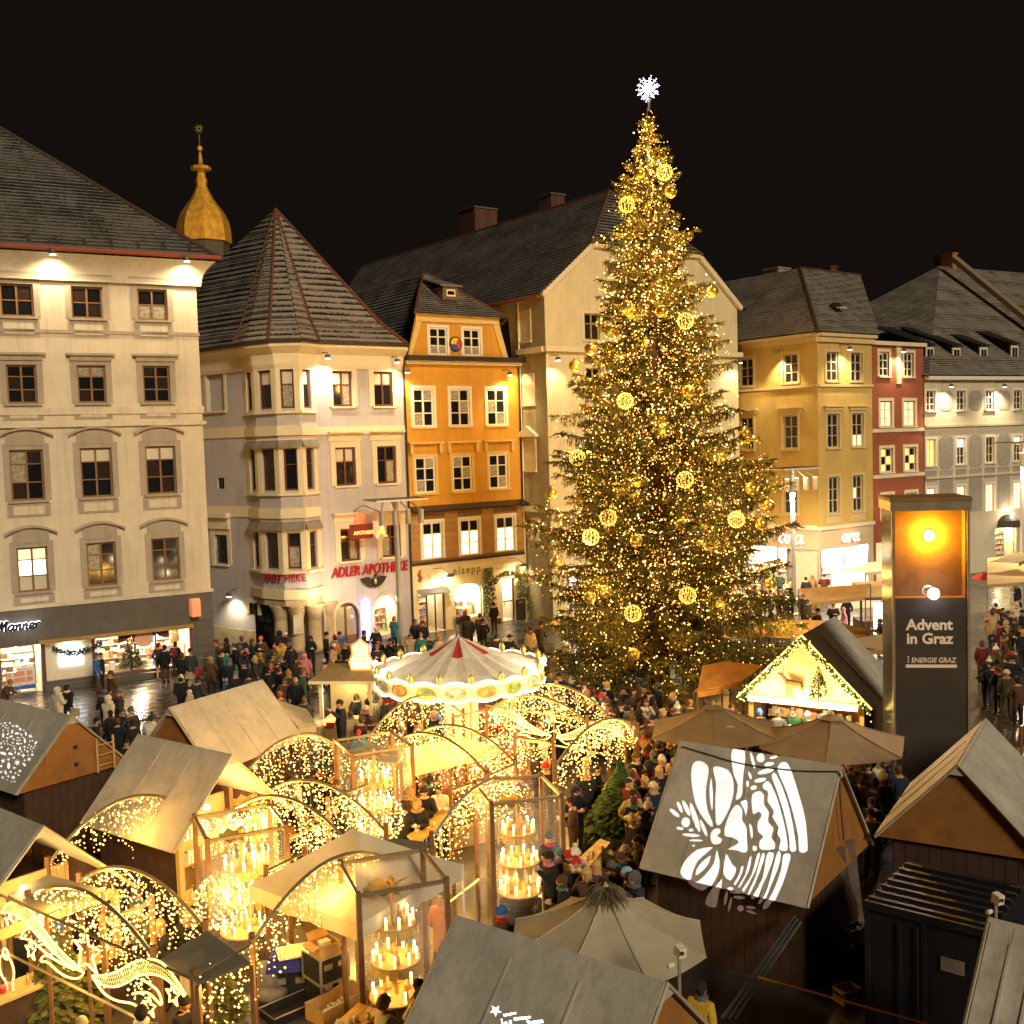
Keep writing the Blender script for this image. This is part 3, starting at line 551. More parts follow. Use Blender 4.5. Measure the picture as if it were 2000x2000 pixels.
# cornice, gutter and roof
ring = [L0]+pts+[RM @ Vector((sE, 0, 0))]
def offs(k, o):
    p = ring[k]; d1 = (ring[k]-ring[k-1]).normalized() if k else (ring[1]-ring[0]).normalized(); d2 = (ring[k+1]-ring[k]).normalized() if k < len(ring)-1 else d1; d = (d1+d2).normalized(); n_ = Vector((d.y, -d.x, 0)); return p+n_*o
m = MB()
for k in range(len(ring)-1):
    for (o0, zz0, o1, zz1) in ((.06, 14.55, .12, 14.75), (.12, 14.75, .16, 15.25), (.16, 15.25, .55, 15.6), (.55, 15.6, .55, 15.75)):
        a, b = offs(k, o0), offs(k+1, o0); c_, d_ = offs(k+1, o1), offs(k, o1)
        m.quad(RI @ Vector((a.x, a.y, zz0)), RI @ Vector((b.x, b.y, zz0)), RI @ Vector((c_.x, c_.y, zz1)), RI @ Vector((d_.x, d_.y, zz1)))
m.build('cornice', TRIM, ap)
MB().tube([RI @ Vector((*offs(k, .62).xy, 15.85)) for k in range(len(ring))], .1, 6).build('gutter', M('dark_gutter', (.04, .03, .025), rough=.4), ap)
hd = ray(538, 410); APX = None; apP = PY(538, 410, 61.0); APX = RI @ apP
SNOWR = roof_mat('frosted_beaver_tail_tiles', (.028, .020, .015), (.30, .26, .21), .75, .42)
eav = [RI @ Vector((*offs(k, .6).xy, 15.85)) for k in range(len(ring))]; mid = []
for k in range(len(ring)):
    e = eav[k]; h_ = Vector((APX.x, APX.y, e.z)); mid.append(e.lerp(h_, .22)+Vector((0, 0, 1.25)))
lastm = None
apxR = RI @ PY(545, 420, 61.2)
for k in range(len(ring)-1):
    roof('roof_skirt', ap, eav[k], eav[k+1], mid[k+1], mid[k], SNOWT if k < 1 else SNOWR, .42, .06)
    roof('roof', ap, mid[k], mid[k+1], APX, APX, SNOWT if k < 1 else SNOWR, .42, .09)
RIDGE = M('terracotta_ridge', (.13, .05, .025), var=.3, scale=5)
for k in (1, 3, 5): MB().tube([eav[k]+Vector((0, 0, .05)), mid[k]+Vector((0, 0, .08)), APX+Vector((0, 0, .05))], .09, 6).build('hip_ridge', RIDGE, ap)
pe = eav[-1]; MB().tube([pe+Vector((-.1, 0, .05)), mid[-1]+Vector((0, 0, .08)), APX], .12, 6).build('hip_ridge', RIDGE, ap)
MB().tube([mid[k]+Vector((0, -.55, -.35)) for k in range(1, len(ring))], .03, 5).build('snow_rail', LAMPM, ap)
bk = RI @ Vector((L0.x, L0.y+6, 0)); MB().poly([mid[-1], RI @ Vector((*(RM @ Vector((sE, 10, 0))).xy, 17)), APX]).poly([mid[0], APX, bk+Vector((0, 0, 17))]).build('roof_back', SNOWT, ap)
wall_lamp(ap, ROWF, 640, 700, 560, .9, rootM=RM, col=(1, .88, .68)); lamp('SPOT', (sC-.6, -2.2, 2.6), 150, (1, .8, .5), ap, .3, aim=(.1, .8, .6), cone=130, name='upward_wash'); lamp('SPOT', (sC+3.2, -2.4, 2.2), 120, (1, .8, .5), ap, .3, aim=(.1, .8, .5), cone=130, name='upward_wash'); wall_lamp(ap, ROWF, 776, 708, 120, .7, rootM=RM)  # two fixtureless spots added to brighten the bay and lower pharmacy front
fl = FL; wall_lamp(ap, FL, 447, 1165, 220, .5, rootM=RM, col=(1, .85, .55)); sL_, zL_ = FL.sz(447, 1165, -.5); lamp('SPOT', relL @ Vector((sL_, -.55, zL_+.1)), 1100, (1, .82, .5), ap, .1, aim=(relL.to_3x3() @ Vector((0, .35, 1))), cone=120, name='upward_wash')
MB().box(0, -.05, 0, FL.L, -.001, .9).build('plinth', SAND, ap, mat=relL)
q = FL.rect(505, 1195, 535, 1235, -.01); strokes([[(q[0]+(q[1]-q[0])*x, q[2]+(q[3]-q[2])*z_) for x, z_ in l] for l in [[(.0, .55), (.1, .95), (.2, .6), (.05, .7), (.22, .5)], [(.28, .9), (.3, .5), (.3, .9), (.42, .85), (.35, .7), (.45, .5)], [(.5, .9), (.5, .5)], [(.58, .5), (.58, .9), (.7, .5), (.7, .95)], [(.95, .9), (.78, .9), (.78, .5), (.95, .5)], [(.45, .35), (.35, .2), (.45, .1), (.55, .2), (.45, .35)], [(.75, .35), (.6, .25), (.75, .1)]]], .014, M('graffiti_black', (.03, .03, .03), var=0), ap, relL @ T(0, -.008, 0), 'graffiti', n=4)
MB().tube([(sE-.05, -.12, 15.8), (sE-.05, -.12, .2)], .06, 6).build('downpipe', M('dark_gutter', (.04, .03, .025)), ap)
# ---------------------------------------------------------------- ochre house
OCHRE = M('ochre_stucco', (.60, .30, .035), rough=.9, var=.08, scale=1.5, bump=.2, bscale=30, dirt=.35); WHITEF = M('white_window_paint', (.78, .72, .58), rough=.5, var=.04); OTRIM = M('ochre_trim', (.66, .46, .16), rough=.85, var=.06)
oh = thing('ochre_house', 'narrow ochre yellow gabled house with white windows above a lit delicatessen', 'building', mat=RM)
a0 = sE+.02; a1 = ROWF.sz(1018, 930)[0]; zgu = 14.9
orow = [ROWF.row([(808.7, 760, 845, 834), (878.6, 759, 917.4, 832.7), (949.7, 759, 988.6, 831)]), ROWF.row([(811, 892.7, 850, 961), (884, 890, 922, 960), (955, 886, 991, 955)]), ROWF.row([(825.5, 1021, 864, 1092), (898.8, 1013.6, 936, 1084), (969, 1007, 1005, 1078)])]
zl = ROWF.sz(910, 990)[1]; zg = 3.88
wall(MB(), a0, a1, zl, zgu, orow[0]+orow[1], rev=.15).build('wall', OCHRE, oh)
BRN = M('tan_rustication', (.40, .22, .08), rough=.9, var=.12, scale=2, bump=.2)
wall(MB(), a0, a1, zg, zl, orow[2], rev=.15, y=-.02).build('wall_lower', M('rust_joint', (.22, .12, .05)), oh)
nb_ = 7; hb = (zl-.1-zg-.2)/nb_
edges = [a0]+[v for q in orow[2] for v in (q[0]-.16, q[1]+.16)]+[a1]
for j in range(nb_):
    for e in range(0, 8, 2):
        x0, x1 = edges[e], edges[e+1]; n_ = 1 if x1-x0 < .9 else 2; o_ = (.12 if j % 2 else 0)
        for i in range(n_):
            xa = x0+(x1-x0)*i/n_+(o_ if i else 0); xb = x0+(x1-x0)*(i+1)/n_+(o_ if i < n_-1 else 0)
            if xb-xa > .1: MB().box(xa+.012, -.07, zg+.2+j*hb+.012, xb-.012, -.021, zg+.2+(j+1)*hb-.012).build('rustic_block', BRN, oh)
for k, r in enumerate(orow):
    for i, q in enumerate(r):
        window(oh, I4, q, WHITEF, 2, (.36, .68), .10, (lambda a, b, k=k, i=i: (G_LIT if b < 2 else G_DARK) if k == 2 else (G_CURT if (a+i+b) % 3 == 0 else G_DARK)), sill=OTRIM if k < 2 else None, sur=WHITEF if k != 1 else OTRIM, surw=.16, inset=.03, hood=None)
        if k == 1: MB().box(q[0]-.45, -.35, q[3]+.72, q[1]+.45, 0, q[3]+.82).box(q[0]-.38, -.25, q[3]+.2, q[0]-.2, 0, q[3]+.715).box(q[1]+.2, -.25, q[3]+.2, q[1]+.38, 0, q[3]+.715).build('window_hood', OTRIM, oh)
MB().prism([(a0, 0, zl), (a0, -.55, zl-.12), (a0, -.55, zl-.03), (a0, 0, zl+.22)], (a1-a0+.15, 0, 0)).build('ledge_roof', M('wet_sheet_metal', (.06, .055, .05), rough=.2, metal=.6), oh)
MB().box(a0, -.3, zgu-.02, a1+.1, .02, zgu+.16).build('cornice', WHITEF, oh); MB().prism([(a0, .05, zgu+.16), (a0, -.6, zgu+.17), (a0, -.6, zgu+.42), (a0, .05, zgu+.45)], (a1-a0+.3, 0, 0)).build('gutter_roof', M('dark_gutter', (.04, .03, .025)), oh)
gz = zgu+.45; gt = ROWF.sz(890, 617)[1]; gl0, gl1 = ROWF.sz(796, 698)[0], ROWF.sz(990, 706)[0]; gt0, gt1 = ROWF.sz(812, 615)[0], ROWF.sz(972, 622)[0]
gw = ROWF.row([(838.5, 640, 873.4, 703), (904.5, 642, 938, 704)]); gw = [(q[0], q[1], gz+.06, q[3]) for q in gw]
m = wall(MB(), gt0, gt1, gz, gt, gw, rev=.12); m.poly([(gl0, 0, gz), (gt0, 0, gz), (gt0, 0, gt)]).poly([(gt1, 0, gz), (gl1, 0, gz), (gt1, 0, gt)]).build('gable', OCHRE, oh)
MB().prism([(gt0-.05, -.08, gt-.4), (gt1+.05, -.08, gt-.4), (gt1+.05, -.08, gt+.05), (gt0-.05, -.08, gt+.05)], (0, .1, 0)).prism([(gl0, -.08, gz), (gl0+.25, -.08, gz), (gt0+.3, -.08, gt-.41), (gt0-.05, -.08, gt-.41)], (0, .1, 0)).prism([(gl1-.35, -.08, gz), (gl1+.05, -.08, gz), (gt1+.05, -.08, gt-.41), (gt1-.4, -.08, gt-.41)], (0, .1, 0)).build('gable_trim', OTRIM, oh)
for q in gw: window(oh, I4, q, WHITEF, 2, (.34, .66), .1, lambda a, b: G_DARK if b else G_CURT, sur=WHITEF, surw=.14, inset=.03)
s, z = ROWF.sz(890, 672, -.08); MB().cyl((s, -.02, z), (s, -.10, z), .42, 24).build('roundel_rim', M('black_rim', (.02, .018, .015)), oh)
for i, c in enumerate([(.75, .5, .05), (.05, .09, .3), (.55, .06, .04)]):
    m = MB(); a_ = [RD(60+120*i+120*t/8) for t in range(9)]; m.prism([(s, -.11, z)]+[(s+.35*math.cos(t), -.11, z+.35*math.sin(t)) for t in a_], (0, .02, 0)).build('roundel_field', M('roundel_%d' % i, c, var=.05), oh)
ap2 = (RI @ PY(828, 533, 66.5)); ap3 = RI @ PY(846, 540, 66.5)
gA, gB = Vector((gt0-.25, -.35, gt+.02)), Vector((gt1+.5, -.35, gt-.02))
SNOW3 = roof_mat('small_frosted_tiles', (.035, .026, .02), (.26, .23, .19), .55, .26)
rdp = Vector(((gt0+gt1)/2-.9, 4.2, 20.2)); 
d_ = ray(826, 535); pnr = Vector((0, 1, 0)); o_ = RM @ rdp; t_ = (o_-EYE).dot(ROWF.y)/d_.dot(ROWF.y); rdp = RI @ (EYE+d_*t_)
roof('roof', oh, gA, gB, rdp+Vector((.3, 0, 0)), rdp, SNOW3, .26, .04); bkx = Vector((0, 9, 0))
roof('roof', oh, Vector((a0, 10, gz-.2)), Vector((gl0-.3, -.2, gz-.1)), rdp, rdp+bkx, SNOWT, .3); roof('roof', oh, gB, Vector((gl1+.4, 10, gz)), rdp+bkx, rdp+Vector((.3, 0, 0)), SNOWT, .3)
MB().poly([(gl0-.3, -.1, gz), gA, rdp]).build('roof_flank', SNOWT, oh)
MB().poly([gB, (gl1+.3, -.1, gz), (gl1+.3, 4, gz)]).build('roof_flank', SNOWT, oh)
MB().tube([gA, rdp], .1, 6).tube([gB, rdp+Vector((.3, 0, 0))], .1, 6).build('hip_ridge', RIDGE, oh)
cpt = gA.lerp(gB, .5).lerp(rdp, .38); dm_ = thing; MB().prism([(cpt.x-.55, cpt.y-.35, cpt.z-.1), (cpt.x+.55, cpt.y-.35, cpt.z-.1), (cpt.x+.5, cpt.y-.35, cpt.z+.65), (cpt.x-.5, cpt.y-.35, cpt.z+.65)], (0, 1.6, 0)).build('dormer', M('dormer_brown', (.16, .09, .05)), oh); MB().prism([(cpt.x-.75, cpt.y-.5, cpt.z+.66), (cpt.x+.75, cpt.y-.5, cpt.z+.66), (cpt.x+.6, cpt.y+1.8, cpt.z+1.3), (cpt.x-.6, cpt.y+1.8, cpt.z+1.3)], (0, 0, .08)).build('dormer_roof', M('frost_metal', (.2, .17, .13), rough=.6), oh); MB().box(cpt.x-.3, cpt.y-.4, cpt.z+.1, cpt.x+.3, cpt.y-.352, cpt.z+.5).build('dormer_window', WHITEF, oh); MB().box(cpt.x-.22, cpt.y-.42, cpt.z+.2, cpt.x+.22, cpt.y-.401, cpt.z+.4).build('dormer_pane', G_DARK, oh)
wall_lamp(oh, ROWF, 796, 728, 300, .7, rootM=RM, col=(1, .74, .36)); wall_lamp(oh, ROWF, 996, 733, 300, .7, rootM=RM, col=(1, .74, .36))
MB().tube([(a1-.02, -.12, zgu), (a1-.02, -.12, zl+.2), (a1+.1, -.5, zl-.1), (a1+.1, -.12, zl-.4), (a1+.1, -.12, .2)], .06, 6).build('downpipe', M('dark_gutter', (.04, .03, .025)), oh)
# delicatessen
SHOPC = M('shop_cream', (.78, .66, .42), rough=.8, var=.05, bump=.1)
o1, o2, o3 = ROWF.rect(818, 1140, 870, 1238), ROWF.rect(887.6, 1138, 942, 1214), ROWF.rect(981, 1130, 1005, 1212)
o1 = (o1[0], o1[1], .02, o1[3]); o2 = (o2[0], o2[1], .55, o2[3]); o3 = (o3[0], o3[1], .02, o3[3])
wall(MB(), a0, a1+.1, 0, zg, [o1, o2, o3], rev=.35, y=-.04).build('shop_front', SHOPC, oh); MB().box(a0, -.14, zg-.06, a1+.15, 0, zg+.08).build('string_course', M('dark_gutter', (.04, .03, .025)), oh)
for q in (o1, o2): arch_fill(oh, q, SHOPC, .45, y=-.041, dep=.34)
BLKF = M('black_metal_frame', (.015, .014, .013), rough=.35, var=0)
arch_frame(oh, o2, BLKF, .06, .45, .1); room(oh, I4, o1[0]+.01, o1[1]-.01, .02, o1[3]-.02, 2.5, IVORY, FLOORW, 55, y=.32); goods(oh, I4, o1[0]+.15, o1[1]-.1, .3, 2.2, 1.8, 5, seed=12); room(oh, I4, o2[0]+.01, o2[1]-.01, .55, o2[3]-.02, 1.6, IVORY, FLOORW, 220, (1, .86, .62), y=.32); goods(oh, I4, o2[0]+.1, o2[1]-.1, .6, 1.5, .8, 2, seed=13); room(oh, I4, o3[0]+.01, o3[1]-.01, .02, o3[3]-.02, 2, IVORY, FLOORW, 110, (1, .9, .75), y=.32)
dr = MB()
for i in range(4): x = o1[0]+.04+(o1[1]-o1[0]-.08)*i/3; dr.box(x-.03, .1, .02, x+.03, .16, o1[3]-.5)
dr.box(o1[0], .1, o1[3]-.55, o1[1], .16, o1[3]-.49).build('door', BLKF, oh); MB().prism([(o1[0]-.1, -.5, o1[3]-.55), (o1[1]+.1, -.5, o1[3]-.55), (o1[1]+.1, -.04, o1[3]-.3), (o1[0]-.1, -.04, o1[3]-.3)], (0, 0, .06)).build('door_canopy', M('steel', (.4, .4, .42)), oh)
d3 = MB().tube([(o3[0]+.04, .1, .02), (o3[0]+.04, .1, o3[3]-.04), (o3[1]-.04, .1, o3[3]-.04), (o3[1]-.04, .1, .02)], .05, 4).build('door', BLKF, oh); MB().box(o3[0]+.1, .1, 1.1, o3[1]-.1, .14, 1.16).build('crossbar', BLKF, d3); MB().box(o3[0]+.15, .02, .9, o3[0]+.19, .06, 1.4).build('handle', M('steel', (.4, .4, .42)), d3)
SIGNG = M('sign_green', (.22, .27, .14), var=0); SIGNP = M('sign_faint_gold', (.70, .52, .22), var=0)
s0_, z0_ = ROWF.sz(885, 1121, -.06); s1_, _ = ROWF.sz(938, 1108, -.06); t_ = text('elsepp', .62, SIGNG, oh, T(s0_, -.06, z0_-.05), 'sign_lettering', .01, 0, .012, 'LEFT', 1.35); t_.scale.x = (s1_-s0_)/max(.1, t_.dimensions.x)
s2_, z2_ = ROWF.sz(834, 1130, -.06); t_ = text('am', .7, SIGNP, oh, T(s2_, -.06, z2_-.08), 'sign_lettering', .01, .1, .0, 'LEFT', 1.2)
s2_, z2_ = ROWF.sz(818, 1126, -.06); MB().tube([(s2_, -.06, z2_-.3), (s2_+.12, -.06, z2_-.1), (s2_+.02, -.06, z2_+.1), (s2_+.1, -.06, z2_+.35)], [.1, .13, .12, .05], 6).build('figure_emblem', M('terracotta_print', (.45, .13, .05)), oh)
s2_, z2_ = ROWF.sz(988, 1102, -.06); rk = random.Random(4); mk1 = MB()
for ln, (n_, w_) in enumerate(((13, 2.0), (8, 1.3))):
    for i in range(n_): mk1.box(s2_-w_/2+i*w_/n_, -.06, z2_+.06-ln*.34, s2_-w_/2+(i+.62)*w_/n_, -.05, z2_+.06-ln*.34+rk.uniform(.12, .2))
mk1.build('small_print', SIGNP, oh)
for px_, py_ in ((880, 1124), (1024, 1104)):
    s, z = ROWF.sz(px_, py_, -1.0); o_ = MB().tube([(s-.5, -.05, z+.35), (s-.2, -.5, z+.4), (s, -1.0, z+.1)], .02, 5).obox((s, -1.0, z), (.35, .22, .14), RX(-.5).to_3x3()).build('sign_lamp', LAMPM, oh); MB().obox((s, -.95, z-.085), (.28, .16, .02), RX(-.5).to_3x3()).build('lens', LAMPG, o_); lamp('SPOT', (s, -.95, z-.12), 130, (1, .84, .55), oh, .08, aim=(0, .75, -.75), cone=140, name='sign_light')
rg = random.Random(21)
for px_, hh in ((957, 2.9), (1024, 2.8)):
    s, z = ROWF.sz(px_, 1215, -.4); m = MB()
    for i in range(900):
        t = rg.random(); a = rg.uniform(0, 6.28); rad = .55*(1-.5*t)*rg.random()**.5; m.octa((math.cos(a)*rad, math.sin(a)*rad*.6, .4+t*hh), rg.uniform(.02, .06))
    b_ = thing('potted_conifer', 'slender potted conifer %s the delicatessen entrance' % ('left of' if px_ < 1000 else 'right of'), 'plant', mat=RM @ T(s, -.45, 0)); m.build('foliage', M('conifer_pale_green', (.11, .12, .04), var=.4, scale=5), b_); MB().lathe([(.2, 0), (.28, .45), (.3, .48)], 12).build('pot', M('stone_pot', (.4, .34, .26)), b_)
gm = MB()
for i in range(260): t = i/260; a = math.pi*t; gm.octa(((o3[0]+o3[1])/2-1.0*math.cos(a)+rg.gauss(0, .06), -.12+rg.gauss(0, .05), o3[3]-.15+.5*math.sin(a)+rg.gauss(0, .07)), .05, 0)
gm.build('door_garland', M('conifer_pale_green', (.11, .12, .04)), oh)['kind'] = 'stuff'
for i in range(9): a = math.pi*(i+.5)/9; MB().ball(((o3[0]+o3[1])/2-1.0*math.cos(a), -.2, o3[3]-.15+.5*math.sin(a)), .07, 8).build('bauble', M('bauble_%d' % (i % 3), (.8, .4, .35)), oh, True)
s, z = ROWF.sz(1016, 1216, -1.3); bb = thing('chalkboard', 'black chalkboard menu stand beside the delicatessen entrance', 'sign', mat=RM @ T(s, -1.4, 0)); MB().box(-.35, -.02, .2, .35, .02, 1.4).build('panel', M('chalk_black', (.02, .02, .02), rough=.6), bb); MB().tube([(-.38, 0, 0), (-.38, 0, 1.45), (.38, 0, 1.45), (.38, 0, 0)], .025, 5).build('frame', WHITEF, bb); strokes([[(-.15, 1.2), (-.05, 1.3), (.05, 1.2), (.15, 1.3)]], .015, M('salmon_print', (.75, .3, .2)), bb, T(0, -.03, 0), 'chalk_drawing')
# ---------------------------------------------------------------- tall cream gabled building behind the tree
CR2 = M('pale_cream_stucco', (.66, .58, .36), rough=.9, var=.08, scale=1.0, bump=.3, bscale=22, dirt=.4); CRT = M('pale_cream_trim', (.70, .62, .44), rough=.85, var=.06)
K0 = RM @ Vector((a1+.15, 0, 0)); out = -ROWF.y
def jut(px):
    d = ray(px, 1000); n_ = Vector((d.y, -d.x)); t = -(K0.x*n_.x+K0.y*n_.y)/(out.x*n_.x+out.y*n_.y); return K0+out*t
K1 = jut(1075); FN = Fac(K0, K1); FG = Fac(K1, K1+ROWF.x); gM = FG.M; gI = gM.inverted()
cb = thing('gabled_building', 'tall pale cream building with half-hipped gable standing behind the giant tree', 'building', mat=gM)
gw_ = FG.sz(1441, 700)[0]; ze = FG.sz(1070, 571)[1]
nr = [FN.rect(1012, 609, 1035, 667), FN.rect(1023.5, 734, 1042, 790), FN.rect(1022, 860, 1045.5, 918.6), FN.rect(1039, 1015.6, 1052, 1052)]
nc = FN.L*.45; nr = [(max(.12, q[0]), min(FN.L-.3, max(q[1], q[0]+.7)), q[2], q[3]) for q in nr]
relN = gI @ FN.M
wall(MB(), 0, FN.L, 0, ze, nr, rev=.2).build('wall', CR2, cb, mat=relN)
OCW = M('pale_oak_frame', (.45, .34, .17), rough=.5)
for k, q in enumerate(nr): window(cb, relN, q, CRT if k in (1, 2) else OCW, 2, (.62,), .07, (lambda a, b, k=k: G_BLIND if k == 2 else (G_LIT2 if k == 1 and a == 0 else G_BROWN)), sill=CRT, sur=CRT, surw=.12, hood='peak' if k == 2 else None, hoodm=CRT)
zrow = []
for k in range(4): zrow.append((nr[k][2], nr[k][3]))
r1 = FG.rect(1138.6, 612, 1167, 664); r2 = FG.rect(1141, 722, 1170, 780)
cols = [r1[0]+.7+i*3.0 for i in range(5)]; cols = [c for c in cols if c < gw_-.8]
ops = []
for k, (za, zb_) in enumerate(((r1[2], r1[3]), (r2[2], r2[3]+.1), (zrow[2][0]-.2, zrow[2][1]), (zrow[3][0]-.6, zrow[3][1]))):
    for c in cols: ops.append((c-.6, c+.6, za, zb_))
shp = [(1.2, 4.6, .3, 3.0), (5.6, 9.0, .3, 3.0), (9.8, 13.4, .3, 3.0)]
wall(MB(), 0, gw_, 0, ze, ops+shp, rev=.2).build('wall', CR2, cb)
for i, q in enumerate(ops): window(cb, I4, q, OCW, 2, (.62,), .08, lambda a, b: G_DARK if b else G_BROWN, sill=CRT, sur=CRT, surw=.15, hood='flat' if i >= 10 else None, hoodm=CRT)
for q in shp: room(cb, I4, q[0]+.01, q[1]-.01, q[2], q[3], 2, IVORY, FLOORW, 160, (1, .9, .72)); goods(cb, I4, q[0]+.2, q[1]-.2, .4, 2.4, 1.4, 3, seed=int(q[0]*7))
gp = [FG.sz(1071, 566), FG.sz(1152, 479), FG.sz(1372, 497), FG.sz(1444, 588)]
zt_ = (gp[1][1]+gp[2][1])/2; xa, xb = gp[1][0], gw_-gp[1][0]
m = MB().poly([(0, 0, ze), (gw_, 0, ze), (xb, 0, zt_), (xa, 0, zt_)]); m.build('gable', CR2, cb)
MB().prism([(-.35, -.25, ze-.05), (-.2, -.25, ze-.3), (xa+.1, -.25, zt_-.25), (xa, -.25, zt_+.05)], (0, .24, 0)).prism([(gw_+.35, -.25, ze-.05), (gw_+.2, -.25, ze-.3), (xb-.1, -.25, zt_-.25), (xb, -.25, zt_+.05)], (0, .24, 0)).box(xa, -.25, zt_-.2, xb, -.01, zt_+.03).build('gable_trim', CRT, cb)
for z in (r1[2]-.75, zrow[3][1]+.5): MB().box(-.2, -.3, z, gw_+.2, 0, z+.3).build('string_course', CRT, cb); MB().box(0, -.3, z, FN.L, 0, z+.3).build('string_course', CRT, cb, mat=relN)
q = FG.rect(1184, 512, 1200, 537); lv = MB().box(q[0]-.1, -.05, q[2]-.1, q[1]+.9, 0, q[3]+.1).build('louvre_frame', OCW, cb)
for i in range(9): MB().obox(((q[0]+q[1]+.8)/2, -.08, q[2]+.05+(q[3]-q[2])*i/9), (q[1]-q[0]+.7, .08, .05), RX(.6).to_3x3()).build('louvre_slat', M('louvre_brown', (.25, .16, .08)), lv)
dr_ = ray(1190, 373); xm = gw_/2; po = gM @ Vector((xm, 0, 0)); n_ = FG.x; t = (po-EYE).dot(n_)/dr_.dot(n_); rp = gI @ (EYE+dr_*t); rp = Vector((xm, max(2.2, rp.y), rp.z))
bkv = Vector((0, 32, 0))
roof('roof', cb, (xa-.1, -.3, zt_+.02), (xb+.1, -.3, zt_+.02), rp, rp, SNOWT, .3)
roof('roof', cb, Vector((-.55, 32, ze-.25)), Vector((-.55, -.3, ze-.25)), Vector((xa-.1, -.3, zt_+.02)), Vector((xa-.1, 32, zt_+.02)), SNOWT, .3); roof('roof', cb, (xa-.1, 32, zt_+.02), (xa-.1, -.3, zt_+.02), rp, rp+bkv, SNOWT, .3)
roof('roof', cb, (gw_+.55, -.3, ze-.25), (gw_+.55, 32, ze-.25), (xb+.1, 32, zt_+.02), (xb+.1, -.3, zt_+.02), SNOWT, .3); roof('roof', cb, (xb+.1, -.3, zt_+.02), (xb+.1, 32, zt_+.02), rp+bkv, rp, SNOWT, .3)
MB().tube([rp, rp+bkv], .12, 6).tube([(xa-.1, -.3, zt_), rp], .1, 6).tube([(xb+.1, -.3, zt_), rp], .1, 6).build('ridge_cap', RIDGE, cb)
MB().quad((0, 0, 0), (0, 32, 0), (0, 32, ze), (0, 0, ze)).quad((gw_, 0, 0), (gw_, 0, ze), (gw_, 32, ze), (gw_, 32, 0)).build('side_wall', CR2, cb)
MB().tube([(-.5, 32, ze-.25), (-.5, -.1, ze-.25)], .12, 6).build('gutter', RUST, cb)
BRK = node_mat('chimney_brick', lambda nt, N, L, b: L.new(brick_col(nt, N, L, (.13, .045, .025), (.09, .03, .018), (.12, .1, .08), .26, .09, .008, uv=False)[1].outputs['Color'], b.inputs['Base Color']), rough=.9)
def chimney(parent, PI, px0, py0, px1, py1, Y, d=1.2, mat=None):
    a, b = PI @ PY(px0, py1, Y), PI @ PY(px1, py0, Y); x0, x1 = sorted((a.x, b.x)); yy = (a.y+b.y)/2
    o = MB().box(x0, yy-d/2, a.z-1.5, x1, yy+d/2, b.z).build('chimney', mat or BRK, parent); MB().box(x0-.08, yy-d/2-.08, b.z+.002, x1+.08, yy+d/2+.08, b.z+.12).build('chimney_cap', mat or BRK, o)
chimney(cb, gI, 902, 412, 966, 480, 86, 2.2); chimney(cb, gI, 1058, 384, 1098, 432, 78, 1.4)
for px_, py_ in ((1066, 432), (1089, 425), (1106, 453)):
    o = gI @ PY(px_, py_, 74.5); MB().obox(o, (.35, .35, .35)).build('roof_vent', M('pale_vent', (.5, .45, .33)), cb)
for i in range(6): o = gI @ PY(1035+i*16, 490-i*6, 73.5); MB().obox(o, (.5, .06, .05)).build('roof_step', M('pale_vent', (.5, .45, .33)), cb)
wall_lamp(cb, FG, 1090, 704, 260, .8, rootM=gM, col=(1, .78, .42)); wall_lamp(cb, FG, 1446, 709, 260, .8, rootM=gM, col=(1, .78, .42))
lamp('SPOT', relN @ Vector((FN.L*.2, -.5, nr[1][3]+.4)), 60, (1, .78, .42), cb, .1, aim=(0, 0, -1), cone=120, name='facade_light')
MB().tube([relN @ Vector((.12, -.12, ze-.3)), relN @ Vector((.12, -.12, .2))], .06, 6).build('downpipe', CRT, cb)
# ---------------------------------------------------------------- yellow corner building, red house, grey house
B0 = PZ(1602, 1168); FA = Fac(B0, B0+Vector((math.sin(RD(53.4)), math.cos(RD(53.4)), 0))); aM = FA.M; aI = aM.inverted()
lf = Vector((-math.sin(RD(36.9)), math.cos(RD(36.9)), 0)); FB = Fac(B0+lf*22, B0); relB = aI @ FB.M
YEL = M('honey_yellow_stucco', (.58, .40, .12), rough=.9, var=.08, scale=1.0, bump=.25, bscale=22, dirt=.35)
ya = thing('honey_corner_building', 'honey yellow corner building with a bright shoe shop below', 'building', mat=aM)
ea = FA.sz(1704, 860)[0]; zE = FA.sz(1602, 655)[1]; zS = FA.sz(1602, 1033)[1]
rws = [FA.row([(1614, 686.5, 1637.6, 744), (1662, 689.6, 1684, 745.5)]), FA.row([(1616, 807.6, 1639, 874), (1664, 807.6, 1687, 873)]), FA.row([(1619, 930, 1639, 1003), (1665.5, 928.8, 1685.7, 998.6)])]
wall(MB(), 0, ea, zS, zE, [q for r in rws for q in r], rev=.2).build('wall', YEL, ya)
lws = [FB.rect(1530, 689.6, 1558, 747), FB.rect(1530, 809, 1558, 874), FB.rect(1530, 932, 1557, 1005)]; l2 = FB.rect(1445, 697, 1471, 753); dxs = (lws[0][0]+lws[0][1])/2-(l2[0]+l2[1])/2
lo = []
for k, q in enumerate(lws):
    for i in range(4): lo.append((k, (q[0]-dxs*i, q[1]-dxs*i, rws[k][0][2], rws[k][0][3])))
lo = [q for q in lo if q[1][0] > .3]
wall(MB(), 0, FB.L, zS, zE, [q for _, q in lo], rev=.2).build('wall', YEL, ya, mat=relB)
YTR = M('honey_trim', (.62, .48, .24), rough=.85, var=.06); GFR = M('grey_window_paint', (.5, .45, .34), rough=.5)
